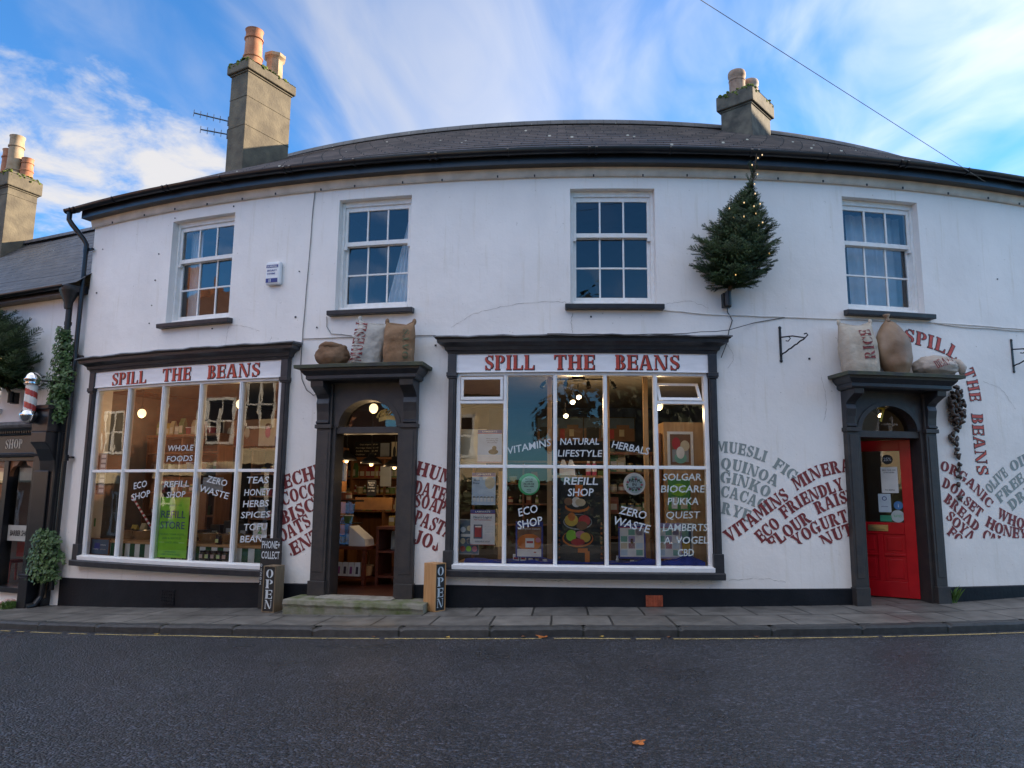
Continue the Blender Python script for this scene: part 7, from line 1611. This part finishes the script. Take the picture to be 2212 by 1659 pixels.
t = thing('shop_counter', 'second dark counter to the right inside the shop door', 'counter', -3.55, -1.55, ZF); M = MB(); M.box(-.42, .50, -.28, .30, .78, .82, seg=0); M.build('counter_top', REDWOOD, t); M = MB(); M.box(-.40, .48, -.26, .28, .45, .48, seg=0); M.build('middle_shelf', REDWOOD, t); M = MB(); M.box(-.40, .48, -.26, .28, .10, .13, seg=0); M.build('lower_shelf', REDWOOD, t); M = MB(); M.box(-.42, -.38, -.27, .29, 0, .78, seg=0); M.build('side_panel', REDWOOD, t)
t = thing('glass_cabinet', 'glass fronted food cabinet with sloping white end on the counter', 'cabinet', -4.50, -1.35, ZF + .545); M = MB(); M.box(-.44, .10, -.20, .24, 0, .02, seg=0); M.box(-.44, .10, -.05, .24, .62, .65, seg=0); M.box(-.44, .10, -.12, .24, .30, .315, seg=0); M.build('cabinet_frame', BLACKM, t)
M = MB(); M.add([(-.44, -.20, .02), (.10, -.20, .02), (.10, -.05, .62), (-.44, -.05, .62)], [(0, 1, 2, 3)]); M.build('glass', GLASSJ, t, recalc=False)
M = MB(); M.add([(.10, -.20, .0), (.36, -.20, .0), (.36, .1, .0), (.10, .1, .0), (.10, -.20, .28), (.34, -.20, .10), (.34, .1, .10), (.10, .1, .28)], [(0, 3, 2, 1), (0, 1, 5, 4), (1, 2, 6, 5), (2, 3, 7, 6), (3, 0, 4, 7), (4, 5, 6, 7)]); M.build('white_end', PLASTW, t)
fill(-4.92, -4.42, -1.35, ZF + .565, ['tub', 'carton', 'jar'], '@ inside the glass cabinet on the counter', '@ in the glass cabinet', .12, 0); fill(-4.92, -4.42, -1.28, ZF + .86, ['packet', 'tub'], '@ on the upper shelf of the glass cabinet', '@ on the cabinet shelf', .13, 0)
fill(-4.90, -4.40, -1.25, ZF + 1.195, ['jar', 'tub', 'jar'], '@ on top of the glass cabinet', '@ on the glass cabinet', .11, 0)
fill(-3.95, -3.1, -1.60, ZF + .82, ['packet', 'carton', 'tub'], '@ on the right hand counter inside the door', '@ on the right counter', .14, 0); fill(-3.9, -3.1, -1.62, ZF + .48, ['packet', 'carton'], '@ on the middle shelf of the right counter', '@ under the right counter', .14, .1); fill(-3.9, -3.1, -1.62, ZF + .13, ['carton', 'packet'], '@ on the lowest shelf of the right counter', '@ low under the right counter', .14, .1)
SNK = [flat('snack_white', (.66, .64, .62)), flat('snack_purple', (.25, .06, .22)), flat('snack_dark', (.05, .04, .06))]
for i in range(4):
    t = thing('snack_pouch', 'white snack pouch, %s in the row on the low counter shelf' % ['leftmost', 'second from left', 'third from left', 'rightmost'][i], 'pouch', -4.52 + i * .10, -1.12, ZF + .13, group='snack pouches in the doorway'); M = MB(); M.add([(-.045, -.02, 0), (.045, -.02, 0), (.045, .02, 0), (-.045, .02, 0), (-.042, -.003, .19), (.042, -.003, .19), (.042, .003, .19), (-.042, .003, .19)], [(0, 3, 2, 1), (0, 1, 5, 4), (1, 2, 6, 5), (2, 3, 7, 6), (3, 0, 4, 7), (4, 5, 6, 7)]); M.build('pouch_body', SNK[0], t)
    M = MB(); M.add([(-.02, -.0195, .03), (.02, -.0195, .03), (.018, -.010, .13), (-.018, -.010, .13)], [(0, 1, 2, 3)]); M.build('print', SNK[1 + i % 2], t, recalc=False)
t = thing('wicker_basket', 'wicker basket with a hooped handle on the low counter shelf', 'basket', -4.18, -1.30, ZF + .13); M = MB(); M.lathe((0, 0, 0), [(.10, 0), (.13, .14), (.12, .14), (.09, .02)], 20); M.build('basket_body', PINE, t); M = MB(); M.tube([(.0, -.12 * math.cos(R(a)), .13 + .20 * math.sin(R(a))) for a in range(0, 181, 15)], .009, 6); M.build('handle', PINE, t)
t = thing('soap_dispenser', 'white hand gel dispenser on the left jamb inside the shop door', 'dispenser', -4.165, -.42, .16); M = MB(); M.box(-.045, .045, -.05, .05, 0, .25, seg=0); M.build('dispenser_body', PLASTW, t, bevel=.012); M = MB(); M.box(-.015, .02, -.056, -.049, .09, .20, seg=0); M.build('dispenser_window', BLACK, t)
M = MB(); M.box(-4.75, -4.05, -2.0, -1.95, -.25, -.06); tag(M.build('food_tray', mk('lit_orange_tray', (.24, .115, .035), .5, .2, 6), None, arc=True, top=W(-4.4, -1.97, -.2)), 'warm lit orange food tray behind the glass cabinet', 'tray')
# inside the red door
shelf_unit('hall_shelves', 'shelves with orange goods above and behind the red door', 2.0, 3.1, -1.9, .28, -1.28, 1.1, [-.4, 0, .4, .8], PINE, INDARK)
for z in (.4, .8): fill(2.05, 3.05, -1.86, z, ['packet', 'tub'], '@ on the shelves behind the red door', '@ behind the red door', .15)
# curtains upstairs
def curtain(label, s0, s1, o, swept):
    t = thing('net_curtain', label, 'curtain', (s0 + s1) / 2, o, 2.45); w_ = s1 - s0; NX, NZ = 60, 20; M = MB(); vs = []
    for i in range(NX + 1):
        for j in range(NZ + 1):
            u, v = i / NX, j / NZ; x = (-w_ / 2 + w_ * u)
            if swept: x = w_ / 2 - (w_ * (1 - u)) * (.95 - .75 * v)
            vs.append((x, .02 * math.sin(u * 34 + v * 2) * (.6 + .4 * v), v * 1.45))
    M.add(vs, [(i * (NZ + 1) + j, (i + 1) * (NZ + 1) + j, (i + 1) * (NZ + 1) + j + 1, i * (NZ + 1) + j + 1) for i in range(NX) for j in range(NZ)]); M.build('curtain_cloth', CURTAIN, t, smooth=True, recalc=False)
curtain('white net curtain swept to the right side in the second upper window', -3.62, -3.17, -.36, True)
curtain('pale curtain down the left edge inside the first upper window', -6.96, -6.72, -.36, False)
curtain('pale blue white curtain hanging at the left of the fourth upper window', 2.62, 2.80, -.40, False)
curtain('wide pale curtain across the right of the fourth upper window', 2.98, 3.80, -.44, False)
# ---- small litter
LFM = [mk('orange_leaf', (.36, .11, .02), .7, .3, 30), mk('brown_leaf', (.14, .06, .025), .8, .3, 30), mk('yellow_leaf', (.42, .28, .06), .7, .3, 30)]
def leaf(label, s, o, z, size, m, yaw):
    M = MB(); pts = []
    for i in range(20):
        a = 2 * PI * i / 20; r = size * (.55 + .45 * abs(math.cos(2.5 * a)) ** 1.5); pts.append((r * math.cos(a), r * math.sin(a) * .8, .006 + .22 * size * math.cos(a) ** 2))
    e = thing('fallen_leaf', label, 'leaf', s, o, z, yaw=yaw, group='fallen leaves on the street'); M.add(pts + [(0, 0, .004)], [(i, (i + 1) % 20, 20) for i in range(20)]); M.build('leaf_blade', m, e, recalc=False)
leaf('orange leaf alone on the dark road near the bottom edge', -.80, 4.72, zroad(-.8, 4.72), .055, LFM[0], .4)
for i, (s, m, lab) in enumerate(((-3.0, 1, 'brown leaf in the gutter in front of the doorstep'), (-2.25, 2, 'yellow leaf in the gutter left of the right shop window'), (-1.5, 1, 'brown leaf in the gutter under the second right light'), (-1.32, 0, 'largest rusty leaf against the kerb under the right window'), (-.75, 2, 'yellow leaf in the gutter below the middle of the right window'), (-.1, 1, 'brown leaf in the gutter near the air brick'), (.75, 1, 'brown leaf at the kerb right of the big window'), (-5.5, 2, 'yellow leaf by the kerb in front of the left shop window'))):
    leaf(lab, s, 1.245 + .02 * (i % 2), zroad(s, 1.25) + .003, (.075 if i == 3 else .035), LFM[m], i)

# ================================================================ ACROSS THE STREET (seen in the glass, and bouncing its sunlight on the front)
BRICK = brickmat('red_brick', (.24, .075, .036), (.32, .115, .055), (.24, .19, .14), .24, .085, .010, .8, False, .4)
CREAMW = rendermat('cream_wall_paint', (.74, .62, .42), (.5, .42, .3))
TILE = mk('brown_roof_tile', (.16, .075, .045), .8, .3, 3, stretch=(1, 1, 6), bump=.5, bscale=8)
def opposite(name, label, s, o, w_, d, h, rh, wm, wins, yaw=0, band=None, shop=None):
    """local frame: front at y = 0 facing -y"""
    t = thing(name, label, 'house', s, o, zb(s) - .03, yaw=PI + yaw, group='houses across the street')
    M = MB(); M.box(-w_ / 2, w_ / 2, 0, d, 0, h, seg=0); wl_ = M.build('wall', wm, t)
    M = MB(); e = .25; M.add([(-w_ / 2 - e, -e, h - .1), (w_ / 2 + e, -e, h - .1), (w_ / 2 + e, d + e, h - .1), (-w_ / 2 - e, d + e, h - .1), (-w_ / 2 - e, d / 2, h + rh), (w_ / 2 + e, d / 2, h + rh)], [(0, 1, 5, 4), (2, 3, 4, 5), (1, 2, 5), (3, 0, 4), (0, 3, 2, 1)]); rf_ = M.build('roof', TILE, t)
    M = MB(); M.box(w_ / 2 - 1.1, w_ / 2 - .2, d / 2 - .4, d / 2 + .4, h + rh * .5, h + rh + 1.1, seg=0); M.build('chimney', BRICK, rf_)
    for x, z, a, b in wins:
        M = MB()
        for q in ((x - a / 2, x - a / 2 + .09, z, z + b), (x + a / 2 - .09, x + a / 2, z, z + b), (x - a / 2, x + a / 2, z, z + .09), (x - a / 2, x + a / 2, z + b - .09, z + b), (x - .03, x + .03, z, z + b), (x - a / 2, x + a / 2, z + b / 2 - .03, z + b / 2 + .03)): M.box(q[0], q[1], -.06, .02, q[2], q[3], seg=0)
        f = M.build('window', WHITEO, t); M = MB(); M.add([(x - a / 2 + .05, -.01, z + .05), (x + a / 2 - .05, -.01, z + .05), (x + a / 2 - .05, -.01, z + b - .05), (x - a / 2 + .05, -.01, z + b - .05)], [(0, 1, 2, 3)]); M.build('pane', BLACK, f)
    if band: M = MB(); M.box(-w_ / 2, w_ / 2, -.12, 0, band[0], band[1], seg=0); M.build('fascia_band', CREAMW, t)
    if shop:
        M = MB(); M.box(-w_ / 2 + .3, w_ / 2 - .3, -.05, 0, .5, band[0] - .02, seg=0); M.build('shop_window', BLACK, t)
        for x in [(-w_ / 2 + .3) + (w_ - .6) * i / 4 for i in range(5)]: M = MB(); M.box(x - .06, x + .06, -.10, -.05, .3, band[0] - .02, seg=0); M.build('shop_mullion', WHITEO, t)
opposite('brick_house', 'red brick house with white sashes across the street, nearest on the left', -10.4, 13.0, 6.4, 7, 5.9, 2.0, BRICK, [(-2, 3.9, 1.1, 1.6), (.2, 3.9, 1.1, 1.6), (2.2, 3.9, 1.1, 1.6), (-2.4, .9, 1.2, 1.6)], .1, (2.75, 3.25), True)
opposite('brick_house', 'red brick house further left across the street with a cream band', -17.5, 13.2, 7.5, 7, 8.2, 2.2, BRICK, [(-2.4, 6.0, 1.2, 1.5), (.2, 6.0, 1.2, 1.5), (2.5, 6.0, 1.2, 1.5), (-2.5, 3.7, 1.1, 1.6), (0, 3.7, 1.1, 1.6), (2.5, 3.7, 1.1, 1.6), (-1.2, .8, 1.1, 1.6), (1.4, .8, 1.1, 1.6)], 0, (2.6, 3.1))
opposite('brick_house', 'long red brick terrace at the far left end of the street', -29, 11.0, 15, 7, 8.2, 2.6, BRICK, [(-6 + 2.4 * i, 6.1, 1.1, 1.5) for i in range(6)] + [(-6 + 2.4 * i, 3.7, 1.1, 1.6) for i in range(6)] + [(-6 + 2.4 * i, .8, 1.1, 1.6) for i in range(6)], 0, (2.7, 3.1))
opposite('cream_house', 'sunlit cream house across the street from the shop door', -4.45, 12.6, 5.2, 8, 4.5, 1.8, CREAMW, [(-1.2, 2.6, 1.0, 1.3), (1.1, 2.6, 1.0, 1.3), (1.0, .7, 1.4, 1.4)], .05)
opposite('cream_house', 'lower pale house across the street, well to the right', 7.5, 16, 9, 7, 4.6, 2.2, CREAMW, [(-3, 2.6, 1.1, 1.3), (0, 2.6, 1.1, 1.3), (3, 2.6, 1.1, 1.3), (-3, .6, 1.2, 1.4), (3, .6, 1.2, 1.4)], -.15)
def tree(label, s, o, h, r, seed, m=NEEDLE, nl=4200, ls=.16, nc=16):
    rnd = random.Random(seed); t = thing('street_tree', label, 'tree', s, o, zb(s) - .05, group='trees across the street'); M = MB()
    M.tube([(0, 0, 0), (.1, 0, h * .3), (0, .1, h * .6), (0, 0, h * .9)], [.28, .2, .12, .03], 10)
    cl = []
    for i in range(nc):
        a = rnd.uniform(0, 6.28); z = h * rnd.uniform(.28, .95); q = r * rnd.uniform(.35, .95) * (1 - .5 * abs(z / h - .55)); e = Vector((q * math.cos(a), q * math.sin(a), z + .3)); M.tube([(0, 0, z * .75), (e * .5) + Vector((0, 0, z * .42)), e], [.07, .05, .02], 6); cl.append((e, rnd.uniform(.5, .95) * r * .5))
    M.build('trunk', BARK, t); M = MB()
    def fn(r_):
        e, q = r_.choice(cl); v = Vector((r_.gauss(0, 1), r_.gauss(0, 1), r_.gauss(0, .8))).normalized() * q * r_.random() ** .4; return e + v, (v.x, v.y, v.z + .3)
    leaves(M, fn, nl, ls, rnd); M.build('crown', m, t, recalc=False)
DLEAF = mk('dark_evergreen_leaf', (.018, .032, .014), .6, .4, 3, c2=(.035, .055, .02))
tree('tall dark evergreen tree across the street opposite the big shop window', .25, 14.5, 6.6, 3.3, 4, DLEAF, 13000, .26, 34)
tree('broad evergreen tree behind the low pale house across the street', 2.9, 15, 6.4, 3.4, 9, DLEAF, 11000, .26, 28)

TB = thing('sun_block_terrace', 'tall unseen rendered terrace added right of the shop to keep sun off the road', 'house', loc=W(20, -3, -1), rot=0)  # out of view; added as a tall block that shades the road
M = MB(); M.box(14, 60, -4.5, .6, -1.6, 9.0, seg=1.5); TBW = M.build('wall', WALL2, TB, arc=True)
M = MB(); M.prof([(.9, 8.9), (-2, 11.6), (-4.8, 8.9)], 13.8, 60.2, seg=1.5); M.build('roof', SLATE, TB, arc=True)

t = thing('garden_hedge', 'clipped dark hedge across the street opposite the big shop window', 'hedge', .6, 12.6, zb(.6) - .05, yaw=PI)
M = MB(); rnd = random.Random(4)
leaves(M, lambda r: ((r.uniform(-5.2, 5.2), r.uniform(-.5, .5), r.uniform(.05, 1.75)), (r.uniform(-1, 1), -1, r.uniform(-.2, 1))), 9000, .16, rnd); M.build('leaves', DLEAF, t, recalc=False)
M = MB(); M.box(-5.2, 5.2, -.3, .3, 0, 1.5, seg=0); M.build('branches', BARK, t)

def hedge(label, s, o, half, h, n, seed):
    t = thing('garden_hedge', label, 'hedge', s, o, zb(s) - .05, yaw=PI, group='hedges across the street'); M = MB(); rnd = random.Random(seed)
    leaves(M, lambda r: ((r.uniform(-half, half), r.uniform(-.45, .45), h * r.random() ** .7 * (1 + .15 * math.sin(r.uniform(0, 6)))), (r.uniform(-1, 1), -1, r.uniform(-.2, 1))), n, .15, rnd); M.build('leaves', DLEAF, t, recalc=False)
    M = MB(); M.box(-half, half, -.25, .25, 0, h * .8, seg=0); M.build('branches', BARK, t)
hedge('ragged dark hedge in front of the sunlit cream house across the street', -4.7, 11.6, 2.7, 1.75, 6000, 12)
